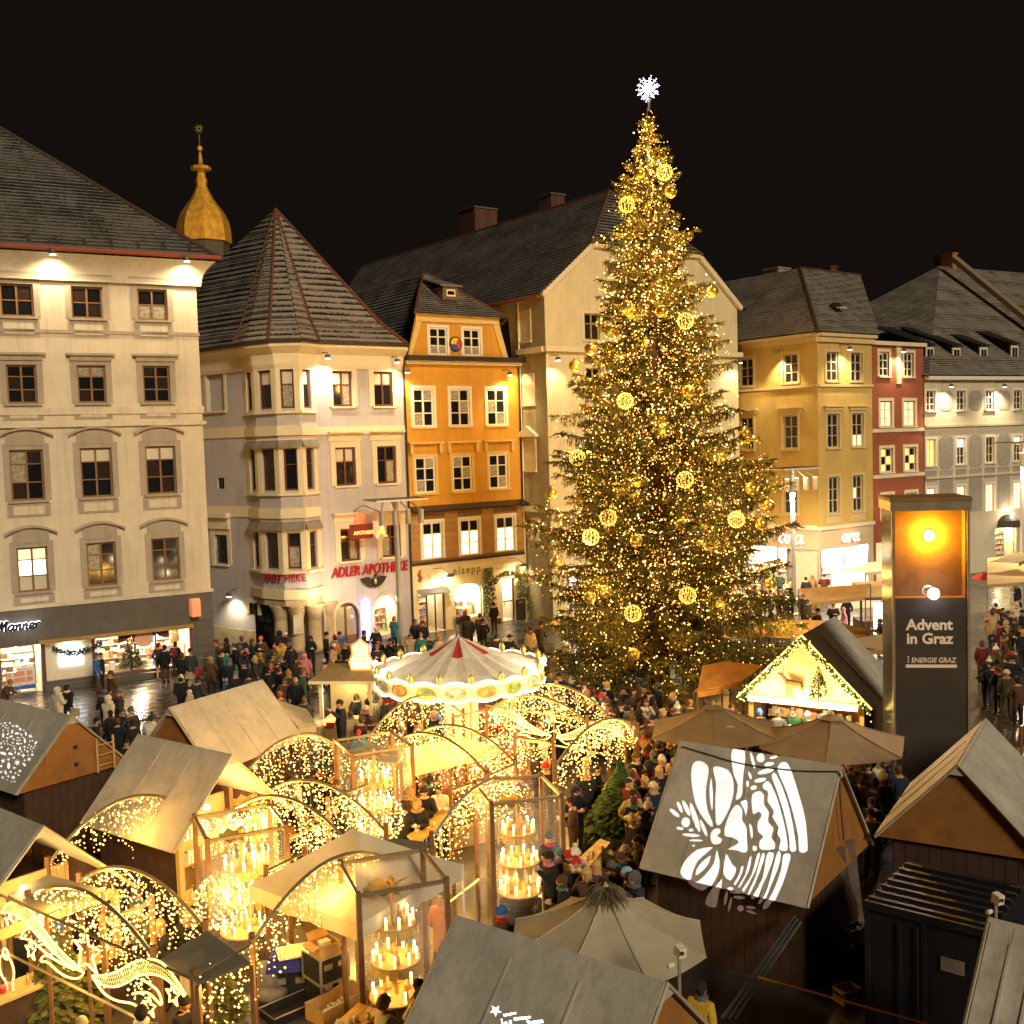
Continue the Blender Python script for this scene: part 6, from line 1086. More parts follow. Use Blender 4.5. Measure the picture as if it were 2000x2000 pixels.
# ---------------------------------------------------------------- spheres of lights
for px, py, R_, z_, lb in ((433, 1762, .52, 1.75, 'sphere of lights hanging in front of the lit hut counter'), (742, 1598, .58, 1.6, 'sphere of lights hanging at the middle of the arches'), (985, 1475, .55, 1.7, 'sphere of lights hanging near the far comet sign')):
    p = PZ(px, py, z_); t = thing('light_sphere', lb, 'light sphere', p, 0, 'hanging spheres of lights'); b1, w_ = MB(), MB()
    for i in range(240): zf = 1-2*(i+.5)/240; a = i*2.39996; k = R_*ra_.uniform(.9, 1.04); b1.octa((k*math.sqrt(1-zf*zf)*math.cos(a), k*math.sqrt(1-zf*zf)*math.sin(a), k*zf), ra_.choice((.016, .022, .028)))
    for k in range(5): a = math.pi*k/5; w_.tube([(R_*math.sin(s_)*math.cos(a), R_*math.sin(s_)*math.sin(a), R_*math.cos(s_)) for s_ in [math.tau*j/18 for j in range(18)]], .006, 3, closed=True)
    b1.build('bulbs', IB, t)['kind'] = 'stuff'; w_.build('wire_cage', ARCHM, t); MB().tube([(0, 0, R_), (0, 0, 3.0-z_)], .006, 3).build('suspension_wire', ARCHM, t); lamp('POINT', (0, 0, 0), 24, (1, .62, .18), t, .3, name='sphere_glow')
# ---------------------------------------------------------------- comet motifs
def Zc(pts): return [(x/4.83, 1600+y/4.83) for x, y in pts]
COM = [[(10, 885), (60, 805), (160, 790), (270, 850), (380, 1000), (500, 1160), (640, 1310), (790, 1445)], [(10, 885), (100, 885), (200, 940), (320, 1060), (420, 1170), (520, 1270), (640, 1370), (790, 1445)], [(195, 1110), (240, 1045), (310, 1040), (380, 1090), (470, 1200)], [(195, 1120), (280, 1140), (350, 1190), (430, 1260), (560, 1350), (700, 1420)], [(790, 1450), (740, 1500), (640, 1490), (540, 1430), (450, 1350), (390, 1340), (400, 1300), (450, 1290), (560, 1350)],
       [(870, 1475), (1000, 1470), (1120, 1430), (1240, 1360), (1380, 1320), (1500, 1340), (1600, 1430), (1690, 1560), (1750, 1660)], [(870, 1480), (960, 1560), (1090, 1580), (1200, 1540), (1300, 1480), (1420, 1460), (1540, 1490), (1640, 1570), (1740, 1670)], [(880, 1500), (980, 1640), (1100, 1710), (1250, 1740), (1330, 1800)], [(1250, 1650), (1290, 1640), (1400, 1640), (1520, 1750), (1500, 1640), (1420, 1560), (1330, 1510)]]
CST = [[(815, 1045), (835, 1190), (945, 1245), (870, 1310), (915, 1460), (820, 1360), (740, 1400), (765, 1220), (695, 1140), (775, 1160)]]
ROPE = glow('rope_light', (1, .58, .11), 1.9)
ca, cb_ = PZ(0, 1742, 2.55), PZ(375, 1905, 2.55); FC = Fac(ca, cb_)
def uvc(p): return FC.sz(*p)
mot = [[uvc(q) for q in Zc(l)] for l in COM]; stm = [[uvc(q) for q in Zc(l)] for l in CST]; smalls = [uvc(q) for q in Zc([(1410, 1770), (1630, 1660), (290, 1240), (95, 980)])]
c0 = uvc(Zc([(830, 1460)])[0])
def comet(fac, org, label, sc=1.0, top=2.55, wide=None):
    t = thing('comet_sign', label, 'light sign', mat=fac.M); g_ = lambda p: ((p[0]-c0[0])*sc+org[0], (p[1]-c0[1])*sc+org[1])
    def yy(p): return (g_(p)[0], 0, g_(p)[1])
    for l in mot: MB().tube(smoothline([yy(p) for p in l], 5), .018, 5).build('rope_outline', ROPE, t)
    for l in stm: MB().tube([yy(p) for p in l], .02, 5, closed=True).build('star_outline', ROPE, t)
    for s_ in smalls:
        c = g_(s_); MB().tube([(c[0]+(.17 if i % 2 == 0 else .08)*sc*math.sin(math.pi*i/5), 0, c[1]+(.17 if i % 2 == 0 else .08)*sc*math.cos(math.pi*i/5)) for i in range(10)], .018, 5, closed=True).build('star_outline', ROPE, t)
    nt_ = MB()
    for p_, q_ in ((mot[0], mot[1]), (mot[5], mot[6])):
        A1, B1 = smoothline([yy(p) for p in p_], 6), smoothline([yy(p) for p in q_], 6); n_ = min(len(A1), len(B1))
        for i in range(1, n_-1): nt_.tube([A1[i], B1[i]], .005, 3, caps=False)
        for k in (.33, .66): nt_.tube([A1[i].lerp(B1[i], k) for i in range(n_)], .005, 3, caps=False)
    nt_.build('gold_netting', glow('gold_net', (1, .6, .1), .8), t)['kind'] = 'stuff'
    x0, x1 = g_((0, 0))[0]-.15, g_(uvc(Zc([(1800, 1500)])[0]))[0]
    for zz in (org[1]+.72*sc, org[1]-.35*sc): MB().tube([(x0, 0, zz), (x1, 0, zz)], .03, 4).build('rail', ARCHM, t)
    for xx in (x0, org[0], x1): MB().tube([(xx, .02, 0), (xx, .02, org[1]+.75*sc)], .035, 4).build('post', POSTM, t)
    lamp('POINT', (org[0]-1*sc, -.5, org[1]+.2), 14*sc*sc, (1, .74, .28), t, .4, name='rope_glow'); lamp('POINT', (org[0]+1*sc, -.5, org[1]), 14*sc*sc, (1, .74, .28), t, .4, name='rope_glow')
comet(FC, c0, 'large comet and star rope-light sign nearest the camera')
fa_, fb_ = PZ(981, 1435, 1.5), PZ(1255, 1480, 1.5); FC2 = Fac(fa_, fb_); o2c = FC2.sz(1082, 1437); comet(FC2, o2c, 'second comet and star rope-light sign right of the carousel', .85)
# rope-light bauble column at the left edge
bcol = thing('light_ornament', 'rope-light column of stars and baubles at the left edge below the comet', 'light sign', mat=FC.M); s0c, z0c = uvc((18, 1890))
for k, (dx, dz, r) in enumerate(((0, .28, .1), (0, 0, .26), (.0, -.42, .12), (.2, -.38, .1), (.3, -.62, .1))):
    n_ = 16 if k != 3 else 10; MB().tube([(s0c+dx+(r if (k != 3 or i % 2) else r*.45)*math.cos(math.tau*i/n_), -.05, z0c+dz+(r if (k != 3 or i % 2) else r*.45)*math.sin(math.tau*i/n_)) for i in range(n_)], .018, 4, closed=True).build('rope_outline', ROPE, bcol)
# ---------------------------------------------------------------- candle pyramids in glazed kiosks
TIER = M('carved_pine_tier', (.55, .34, .08), rough=.6, var=.15, scale=6); SKIRT = M('golden_skirt', (.62, .40, .03), rough=.6, var=.1); CAND = M('candle_wax', (.85, .74, .5), rough=.5, var=0, emit=(1, .6, .2), es=.9); FLAME = glow('candle_flame', (1, .8, .45), 12); GLASS = M('kiosk_glass', (.9, .9, .9), rough=.03, var=0, alpha=.10, spec=.5)
cm = MB().cyl((0, 0, 0), (0, 0, .16), .028, 8).mesh('candle', CAND); fmh = MB().ball((0, 0, .19), .02, 6, sq=(1, 1, 1.7)).mesh('flame', FLAME)
def pyramid(px, py, z_, label, posts=None, R_=.5, rz=0.3):
    p = PZ(px, py, z_); t = thing('candle_pyramid', label, 'candle pyramid', (p.x, p.y, 0), rz, 'wooden candle pyramids')
    MB().lathe([(.5, 0), (.5, .35), (.42, .4)], 8).build('base', PLANK, t); MB().cyl((0, 0, .4), (0, 0, 2.75), .04, 8).build('spindle', TIER, t)
    for k, (zz, r_) in enumerate(((.62, R_), (1.28, R_*.92), (1.95, R_*.8))):
        tr = MB().lathe([(r_*.3, zz-.012), (r_, zz-.012), (r_, zz+.012), (r_*.3, zz+.012)], 16).build('tier', TIER, t); n_ = 12
        sk = MB()
        for i in range(n_): a0, a1_ = math.tau*i/n_, math.tau*(i+1)/n_; am = (a0+a1_)/2; sk.poly([(r_*.86*math.cos(a0), r_*.86*math.sin(a0), zz-.013), (r_*.86*math.cos(a1_), r_*.86*math.sin(a1_), zz-.013), (r_*.93*math.cos(am+.12), r_*.93*math.sin(am+.12), zz-.2), (r_*.93*math.cos(am-.12), r_*.93*math.sin(am-.12), zz-.2)])
        if k: sk.build('skirt', SKIRT, tr)
        for i in range(9): a = math.tau*i/9+k; c = ob('candle', cm, t, T(r_*.85*math.cos(a), r_*.85*math.sin(a), zz+.012)); ob('flame', fmh, c)
        for i in range(4): a = math.tau*i/4+.5+k; MB().lathe([(.06, 0), (.05, .12), (.02, .17), (.035, .2), (.001, .25)], 7, (r_*.5*math.cos(a), r_*.5*math.sin(a), zz+.012)).build('figure', TIER, t, True)
        for i in range(5): a = math.tau*i/5+k*.7; m = MB(); [m.tube([Vector(), Vector((0, .11*math.cos(q*math.pi/4), .11*math.sin(q*math.pi/4)))], .008, 4) for q in range(8)]; m.build('straw_star', LPINE, t, mat=RZ(a) @ T(r_*1.12, 0, zz-.2))
    for i in range(8): a = math.tau*i/8; MB().prism([(.02, -.02, 0), (.42, -.09, .05), (.42, .09, -.05), (.02, .02, 0)], (0, 0, .01)).build('fan_blade', TIER, t, mat=T(0, 0, 2.62) @ RZ(a))
    lamp('POINT', (0, 0, 1.55), 9, (1, .68, .28), t, .1, name='candle_glow'); lamp('POINT', (0, 0, .95), 9, (1, .68, .28), t, .1, name='candle_glow')
    if posts:
        k_ = thing('glass_kiosk', label.replace('pyramid of candles', 'glazed post frame enclosing the candles'), 'kiosk', (p.x, p.y, 0), RD(posts), 'glazed frames around the candle pyramids'); W_ = .78; hh = 2.95
        for sx in (-1, 1):
            for sy in (-1, 1): MB().box(sx*W_-.045, sy*W_-.045, 0, sx*W_+.045, sy*W_+.045, hh).build('post', POSTM, k_)
            MB().box(-W_+.05, sx*W_-.03, hh-.1, W_-.05, sx*W_+.03, hh-.04).build('rail', ARCHM, k_); MB().box(sx*W_-.03, -W_+.05, hh-.1, sx*W_+.03, W_-.05, hh-.04).build('rail', ARCHM, k_)
            MB().quad((-W_+.05, sx*W_, .25), (W_-.05, sx*W_, .25), (W_-.05, sx*W_, hh-.15), (-W_+.05, sx*W_, hh-.15)).build('glass_pane', GLASS, k_); MB().quad((sx*W_, -W_+.05, .25), (sx*W_, W_-.05, .25), (sx*W_, W_-.05, hh-.15), (sx*W_, -W_+.05, hh-.15)).build('glass_pane', GLASS, k_)
pyramid(775, 1942, .62, 'nearest pyramid of candles beside the bottom hut roof', 20); pyramid(1016, 1738, .62, 'tall pyramid of candles under the silvery arch', 15); pyramid(478, 1815, .62, 'pyramid of candles beside the lit hut counter', 25); pyramid(735, 1620, .62, 'pyramid of candles behind the middle light sphere', 25); pyramid(500, 1700, 1.0, 'pyramid of candles inside the open-gabled hut corner', None, .42)
# ---------------------------------------------------------------- party tent
TENT = M('white_tent_canvas', (.62, .54, .36), rough=.8, var=.08, scale=3, bump=.25, bscale=8)
Lq, Nq, Rq = PZ(487, 1729, 2.25), PZ(700, 1806, 2.25), PZ(903, 1688, 2.25); Fq = Lq+Rq-Nq; cq = (Lq+Rq)/2; o0 = Vector((cq.x, cq.y, 0)); tn = thing('party_tent', 'white pop-up party tent in front of the light arches', 'tent', o0); ring4 = [Lq-o0, Nq-o0, Rq-o0, Fq-o0]; pk_ = PZ(689, 1618, 3.1)-o0
for i in range(4):
    p, q = ring4[i], ring4[(i+1) % 4]; n_ = 8; m = MB()
    for a in range(n_):
        for b_ in range(6):
            f = lambda u_, v_: p.lerp(q, u_).lerp(pk_, v_)+Vector((0, 0, -.16*math.sin(math.pi*v_)*(.3+math.sin(math.pi*u_))*.6))
            m.quad(f(a/n_, b_/6), f((a+1)/n_, b_/6), f((a+1)/n_, (b_+1)/6), f(a/n_, (b_+1)/6))
    m.build('roof_panel', TENT, tn, True); m = MB()
    for a in range(14):
        w_ = lambda u_, z_: p.lerp(q, u_)+Vector((0, 0, z_-.02*math.sin(u_*40)*(z_ < -.1)))+(p+q).normalized()*(.02*math.sin(u_*25)*(z_ < -.1))
        m.quad(w_(a/14, -.3), w_((a+1)/14, -.3), w_((a+1)/14, 0), w_(a/14, 0))
    m.build('valance', TENT, tn, True); MB().tube([p, Vector((p.x, p.y, 0))], .025, 5).build('leg', WHITEF, tn)
# ---------------------------------------------------------------- umbrellas
def umbrella(px, py, z_, R_, n_, drop, label, mats, rz=0, ph=0):
    p = PZ(px, py, z_); t = thing('market_umbrella', label, 'umbrella', (p.x, p.y, 0), rz, 'large market umbrellas')
    MB().cyl((0, 0, 0), (0, 0, z_-.02), .035, 8).lathe([(.35, 0), (.35, .06), (.06, .1)], 12).build('pole', POSTM, t); MB().lathe([(.06, 0), (.07, .06), (.02, .12), (.001, .16)], 8, (0, 0, z_-.01)).build('finial', LPINE, t)
    for i in range(n_):
        a0, a1_ = math.tau*i/n_+ph, math.tau*(i+1)/n_+ph; m = MB(); K = 6; J = 5
        f = lambda u_, v_: Vector((R_*v_*((1-u_)*math.cos(a0)+u_*math.cos(a1_)), R_*v_*((1-u_)*math.sin(a0)+u_*math.sin(a1_)), z_-drop*v_-.10*drop*math.sin(math.pi*v_)-.05*v_*math.sin(math.pi*u_)*R_*.6))
        for a in range(J):
            for b_ in range(K): m.quad(f(a/J, b_/K), f((a+1)/J, b_/K), f((a+1)/J, (b_+1)/K), f(a/J, (b_+1)/K))
        m.build('canopy_panel', mats[i % len(mats)], t, True); MB().tube([f(0, v_)+Vector((0, 0, .006)) for v_ in (.05, .4, .7, 1)], .014, 4).build('rib', mats[0] if len(mats) < 3 else POSTM, t)
    MB().lathe([(.34, z_-drop*.16+.02), (.2, z_-drop*.05), (.001, z_+.03)], n_, ph=ph).build('vent_cap', mats[0], t)
    return t
UBR = M('brown_umbrella_canvas', (.22, .15, .07), rough=.85, var=.15, scale=2, bump=.1); UPT = M('ochre_umbrella_canvas', (.46, .40, .28), rough=.85, var=.12, scale=2, bump=.1)
umbrella(1394, 1376, 3.0, 1.95, 6, .72, 'brown umbrella left of the pair before the deer hut', [UBR], 0, .35); umbrella(1625, 1396, 3.0, 2.05, 6, .75, 'brown umbrella right of the pair, by the info tower', [UBR], 0, .15); umbrella(1183, 1738, 3.0, 1.72, 8, .82, 'big ochre canvas umbrella next to the nearest hut roof', [UPT], 0, .3)
rg = random.Random(3); tft = thing('straw_topper', 'dark straw tuft crowning the big ochre umbrella', 'decoration', PZ(1183, 1738, 3.02)); m = MB()
for i in range(160): a = rg.uniform(0, 6.28); r_ = rg.uniform(.25, .48); m.tube([(0, 0, .04), (r_*.5*math.cos(a), r_*.5*math.sin(a), rg.uniform(-.02, .06)), (r_*math.cos(a), r_*math.sin(a), -r_*.48+rg.uniform(-.0, .05))], [.012, .01, .004], 3, caps=False)
m.build('straw', M('dark_straw', (.13, .10, .05), var=.3), tft)['kind'] = 'stuff'
# ---------------------------------------------------------------- carousel
rimL, rimR = PZ(735, 1308, 3.35), PZ(1062, 1302, 3.35); cc_ = (rimL+rimR)/2; CR_ = (rimR-rimL).length/2; zR_ = 3.35; zA = PY(893, 1242, cc_.y).z
car = thing('carousel', 'small white and red carousel with bulb-lit rim beside the tree', 'carousel', (cc_.x, cc_.y, 0)); CW = M('carousel_white_canvas', (.72, .66, .54), rough=.75, var=.15, scale=2, bump=.35, bscale=6, dirt=.45); CRD = M('carousel_red_canvas', (.45, .03, .03), rough=.7, var=.1); NSEG = 18
for i in range(NSEG):
    a0, a1_ = math.tau*i/NSEG, math.tau*(i+1)/NSEG; m = MB(); K = 8
    def f(a, v_): return Vector((CR_*v_*math.cos(a), CR_*v_*math.sin(a), zA-(zA-zR_)*v_-.10*math.sin(math.pi*v_)))
    am = (a0+a1_)/2
    for k in range(K):
        v0, v1 = k/K, (k+1)/K
        for s0_, s1_ in ((a0, am), (am, a1_)):
            dz0 = lambda a, v_: Vector((0, 0, -.12*v_*(1 if abs(a-am) < 1e-6 else 0))); m.quad(f(s0_, v0)+dz0(s0_, v0), f(s1_, v0)+dz0(s1_, v0), f(s1_, v1)+dz0(s1_, v1), f(s0_, v1)+dz0(s0_, v1), 1 if (k < 3 and i % 3 == 1) else 0)
    m.build('canopy_panel', [CW, CRD], car)
VAL = M('carousel_panel_cream', (.78, .68, .48), rough=.5, var=.12, scale=4); PAINT = [M('paint_landscape', (.18, .28, .12), var=.8, scale=5), M('paint_castle', (.35, .38, .42), var=.7, scale=5), M('paint_village', (.55, .33, .12), var=.8, scale=5)]; CB = glow('carousel_bulb', (1, .85, .52), 2.6)
for i in range(NSEG):
    a0, a1_ = math.tau*i/NSEG, math.tau*(i+1)/NSEG; p0_, p1_ = Vector((CR_*math.cos(a0), CR_*math.sin(a0), zR_)), Vector((CR_*math.cos(a1_), CR_*math.sin(a1_), zR_)); ch = p1_-p0_; n_ = 12; top_, bot_ = [], []
    for k in range(n_+1): u_ = k/n_; top_.append(p0_+ch*u_+Vector((0, 0, .02+.10*math.sin(math.pi*u_)))); bot_.append(p0_+ch*u_+Vector((0, 0, -.42-.10*math.sin(math.pi*u_))))
    vb = MB(); [vb.quad(bot_[k], bot_[k+1], top_[k+1], top_[k]) for k in range(n_)]; pn = vb.build('rim_panel', VAL, car); nrm = Vector((math.cos((a0+a1_)/2), math.sin((a0+a1_)/2), 0)); mid_ = (p0_+p1_)/2+Vector((0, 0, -.2)); e = ch.normalized()
    MB().prism([mid_+nrm*.01+e*(.28*math.cos(t_))+Vector((0, 0, .15*math.sin(t_))) for t_ in [math.tau*j/18 for j in range(18)]], nrm*.02).build('painted_oval', PAINT[i % 3], pn); MB().tube([mid_+nrm*.03+e*(.30*math.cos(t_))+Vector((0, 0, .17*math.sin(t_))) for t_ in [math.tau*j/18 for j in range(18)]], .018, 4, closed=True).build('gilt_frame', M('gilt', (.6, .42, .12)), pn)
    MB().lathe([(.02, .0), (.09, .08), (.1, .2), (.05, .3), (.001, .36)], 8, p0_+Vector((0, 0, .02))).build('finial', M('gilt', (.6, .42, .12)), car, True)
    b_ = MB(); [b_.ball(top_[k]+nrm*.05, .036, 6) for k in range(n_)]; [b_.ball(bot_[k]+nrm*.03+Vector((0, 0, .03)), .032, 6) for k in range(0, n_, 1)]; b_.build('rim_bulbs', CB, pn)['kind'] = 'stuff'
    lamp('POINT', mid_+nrm*.35+Vector((0, 0, .5)), 6, (1, .80, .45), car, .15, name='rim_glow')
MB().lathe([(.55, 0.3), (.55, 2.6), (.9, 3.2)], 12).build('centre_column', VAL, car); MB().lathe([(CR_*.98, .0), (CR_*.98, .28), (.1, .3)], 24).build('platform', M('carousel_deck', (.3, .12, .06)), car)
for i in range(3): lamp('POINT', (1.4*math.cos(i*2.1), 1.4*math.sin(i*2.1), 2.7), 40, (1, .82, .5), car, .2, name='carousel_light')
HORSE = [M('horse_white', (.75, .7, .62), rough=.35), M('horse_red', (.5, .04, .04), rough=.35), M('horse_blue', (.1, .2, .45), rough=.35)]
for i in range(8):
    a = math.tau*i/8+.2; h_ = MB().tube([(-.42, 0, .95), (-.2, 0, 1.02), (.15, 0, 1.0), (.4, 0, 1.06)], [.13, .19, .18, .16], 8).tube([(.38, 0, 1.1), (.58, 0, 1.4), (.62, 0, 1.5)], [.15, .1, .08], 8).tube([(.58, 0, 1.52), (.8, 0, 1.38)], [.09, .055], 8).tube([(-.45, 0, 1.02), (-.65, 0, .85), (-.68, 0, .6)], [.05, .05, .02], 5)
    for x, y_, dx in ((.35, .09, .18), (.35, -.09, -.1), (-.35, .09, .12), (-.35, -.09, -.15)): h_.tube([(x, y_, .92), (x+dx, y_, .68), (x+dx*.4, y_, .42)], [.075, .05, .04], 6)
    o_ = h_.build('horse', HORSE[i % 3], car, True, T(2.0*math.cos(a), 2.0*math.sin(a), 0) @ RZ(a+math.pi/2)); MB().cyl((0, 0, .3), (0, 0, 3.2), .025, 6).build('pole', BRASS, o_); MB().box(-.15, -.2, 1.16, .15, .2, 1.22).build('saddle', HORSE[(i+1) % 3], o_)
for i, sgn in ((0, -1), (1, 1)): p = rimL if i == 0 else rimR; q = p-Vector((cc_.x, cc_.y, 0))+Vector((0, -.2, .25)); MB().ball(q, .09, 8).build('floodlight', glow('white_flood', (1, .95, .85), 14), car, True); lamp('POINT', q+Vector((0, -.2, .1)), 25, (1, .9, .7), car, .1)
# garland hedge behind the carousel
for lb, ptsg in (('dark fir hedge with tiny lights behind the carousel roof, left part', [(745, 1290), (790, 1272), (850, 1262)]), ('dark fir hedge with tiny lights behind the carousel roof, right part', [(955, 1262), (1010, 1275), (1055, 1295)])):
    P = smoothline([PZ(x, y, .8) for x, y in ptsg], 6); t = thing('fir_hedge', lb, 'hedge', (P[0].x, P[0].y, 0)); m, bb_ = MB(), MB()
    for i in range(1500): k = rg.random()*(len(P)-1); p = P[int(k)].lerp(P[int(k)+1], k % 1)-t.location; z_ = rg.random()*1.1; p = Vector((p.x+rg.gauss(0, .2), p.y+rg.gauss(0, .2), z_)); m.octa(p, rg.uniform(.04, .09)); (bb_.octa(p+Vector((0, -.15, 0)), .02) if i % 14 == 0 else None)
    m.build('foliage', M('fir_green', (.035, .055, .018)), t)['kind'] = 'stuff'; bb_.build('fairy_lights', BULB2, t)['kind'] = 'stuff'
# ---------------------------------------------------------------- ticket booth
pb = PZ(690, 1452, 0); bo = thing('ticket_booth', 'small cream ticket booth with red lips of bunting left of the carousel', 'booth', pb, RD(-8)); CRM = M('booth_cream', (.78, .66, .42), rough=.6, var=.06); DK = M('booth_wall', (.45, .36, .2), rough=.6)
MB().box(-.95, -.75, 0, .95, .75, .95).build('counter_wall', CRM, bo)
for sx in (-.88, .88):
    for sy in (-.68, .68): MB().box(sx-.06, sy-.06, .951, sx+.06, sy+.06, 2.35).build('post', CRM, bo)
MB().box(-.95, .6, .951, .95, .66, 2.3).build('back_wall', DK, bo); m = MB().prism([(-1.2, -1.05, 2.36), (1.2, -1.05, 2.36), (1.2, 1.05, 2.36), (-1.2, 1.05, 2.36)], (0, 0, .1)); m.build('roof_edge', CRM, bo); m = MB(); e4 = [(-1.15, -1.0, 2.461), (1.15, -1.0, 2.461), (1.15, 1.0, 2.461), (-1.15, 1.0, 2.461)]; t4 = [(-.75, -.25, 2.8), (.75, -.25, 2.8), (.75, .35, 2.8), (-.75, .35, 2.8)]
for i in range(4): m.quad(e4[i], e4[(i+1) % 4], t4[(i+1) % 4], t4[i])
m.poly(t4).build('roof', M('booth_roof_brown', (.26, .18, .08), var=.2, scale=3), bo)
for i in range(3): c = -.63+.63*i; MB().prism([(c-.3, -.77, .94)]+[(c+.3*math.cos(math.pi*k/8+math.pi), -.77, .94+.22*math.sin(math.pi*k/8+math.pi)) for k in range(9)]+[(c+.3, -.77, .94)], (0, .015, 0)).build('bunting', CRD, bo)
lamp('POINT', (0, -.2, 2.2), 45, (1, .78, .4), bo, .1); MB().ball((0, -.1, 2.25), .06, 8).build('bulb', glow('hut_bulb', (1, .75, .4), 14), bo, True)
sg = [(-.35, 0), (-.42, .3), (-.3, .55), (-.32, .85), (-.1, 1.0), (0, 1.1), (.1, 1.0), (.32, .85), (.3, .55), (.42, .3), (.35, 0)]; MB().prism([(x+.55, -.5, 2.75+z_) for x, z_ in sg], (0, .06, 0)).build('scroll_sign', M('scroll_cream', (.8, .68, .45), emit=(1, .8, .45), es=.5), bo); MB().tube([(x+.55, -.53, 2.75+z_) for x, z_ in sg], .035, 5, closed=True).build('scroll_rim', M('scroll_orange', (.7, .25, .04), emit=(1, .3, .05), es=.4), bo)
for i in range(4): MB().tube(smoothline([(.3+k*.09, -.51, 3.05+i*.17+.025*math.sin(k*2.1+i)) for k in range(6)], 3), .014, 4).build('scroll_writing', M('scroll_orange', (.7, .25, .04)), bo)
# low castle wall at the booth foot
MB().lathe([(.32, 0), (.34, .8), (.42, .85), (.42, 1.0), (.3, 1.05)], 12, (-1.1, -.85, 0)).build('turret', CRM, bo, True)
# ---------------------------------------------------------------- info tower
tb0, tb1 = PZ(1742, 1562), None; Yt = tb0.y; x0, x1 = PY(1744, 1300, Yt).x, PY(1895, 1300, Yt-.4).x; zt_ = PY(1820, 978, Yt).z
TWm = Matrix.Translation((x0, Yt, 0)) @ RZ(RD(-9)); tw_ = thing('info_tower', 'tall dark glass advertising tower lettered Advent in Graz with two floodlights', 'advertising tower', mat=TWm); W_ = (x1-x0)*1.03; D_ = W_*.85
SMOKE = M('smoked_glass', (.06, .05, .042), rough=.15, var=0, spec=.6); ALU = M('brushed_frame', (.45, .36, .24), rough=.35, metal=.7)
MB().box(0, .03, 0, W_, .05, zt_-2.72).box(W_-.05, .05, 0, W_-.03, D_, zt_).box(.03, .05, 0, .05, D_, zt_).box(.05, D_-.05, 0, W_-.05, D_-.03, zt_).build('glass_skin', SMOKE, tw_)
MB().box(0, .03, zt_-2.719, W_, .04, zt_-.25).build('lamp_window', M('tinted_glass', (.05, .03, .02), rough=.05, var=0, alpha=.15, spec=.6), tw_)
for x in (0, W_-.07): MB().box(x, -.01, 0, x+.07, .06, zt_).build('edge_profile', ALU, tw_)
MB().box(W_-.06, D_-.06, 0, W_+.01, D_+.01, zt_).build('edge_profile', ALU, tw_); MB().box(-.04, -.04, zt_-.26, W_+.04, D_+.04, zt_).build('head_frame', ALU, tw_); MB().box(-.06, -.06, zt_+.001, W_+.06, D_+.06, zt_+.1).build('roof_plate', M('bronze_cap', (.20, .11, .035), rough=.6), tw_)
AMBF = M('amber_interior', (.16, .09, .035), rough=.7, var=.2); MB().box(.1, .48, zt_-2.72, W_-.1, .5, zt_-.3).box(.1, .1, zt_-2.74, W_-.1, .48, zt_-2.721).box(.08, .1, zt_-2.72, .1, .48, zt_-.3).box(W_-.1, .1, zt_-2.72, W_-.08, .48, zt_-.3).build('lamp_chamber', AMBF, tw_)
fl_ = MB().obox((W_*.52, .45, zt_-1.0), (.22, .05, .18)).build('floodlight', LAMPM, tw_); MB().cyl((W_*.52, .39, zt_-1.0), (W_*.52, .42, zt_-1.0), .15, 16).build('lens', glow('amber_flood_lens', (1, .62, .05), 40), fl_); lamp('POINT', (W_*.52, .24, zt_-1.0), 260, (1, .45, .02), tw_, .05, name='amber_flood')
zw_ = PY(1815, 1155, Yt).z; f2 = MB().obox((W_*.5, -.22, zw_), (.24, .16, .18)).cyl((W_*.5, -.16, zw_), (W_*.5, .03, zw_-.05), .03, 6).build('floodlight', LAMPM, tw_); MB().cyl((W_*.5, -.33, zw_), (W_*.5, -.30, zw_), .15, 16).build('lens', glow('white_flood_lens', (.88, .9, 1), 40), f2); lamp('SPOT', (W_*.5, -.36, zw_), 160, (.85, .88, 1), tw_, .05, aim=(-.2, -1, -.45), cone=120, name='white_flood'); lamp('POINT', (W_*.5, -.4, zw_+.1), 5, (.85, .88, 1), tw_, .05)
LET = M('cream_vinyl', (.80, .70, .54), var=0)
def tz(py): return PY(1815, py, Yt).z
k_ = (tz(1203)-tz(1228))/.72
a_ = text('Advent', .62, LET, tw_, T(.36*W_/2.0, .018, tz(1228)), 'lettering', .004, 0, .018, 'LEFT'); a_.scale = (1,)*3; sc_ = (W_*.61)/a_.dimensions.x; a_.scale = (sc_, sc_, 1)
a_ = text('in Graz', .62, LET, tw_, T(.36*W_/2.0, .018, tz(1255)), 'lettering', .004, 0, .018, 'LEFT'); sc2 = (W_*.60)/a_.dimensions.x; a_.scale = (sc2, sc_, 1)
a_ = text('ENERGIE GRAZ', .3, LET, tw_, T(W_*.24, .018, tz(1292)), 'lettering', .004, .15, .004, 'LEFT'); sc2 = (W_*.58)/a_.dimensions.x; a_.scale = (sc2, sc2*1.15, 1); MB().box(W_*.17, .015, tz(1302), W_*.83, .029, tz(1296)).build('underline', LET, tw_)
for i in range(3): MB().box(W_*.195, .015, tz(1291-i*5)-.02, W_*.21, .029, tz(1291-i*5)+.02).build('logo_dot', LET, tw_)
sm_ = MB()
for i, (z_, w_) in enumerate(((tz(1222), .9), (tz(1250), .6), (tz(1295), 1.0))): sm_.box(W_-.028, D_*.25, z_, W_-.024, D_*.25+w_*D_*.55, z_+(.16 if i < 2 else .05))
sm_.build('side_lettering', M('faded_vinyl', (.4, .38, .34), var=.3, scale=20), tw_)
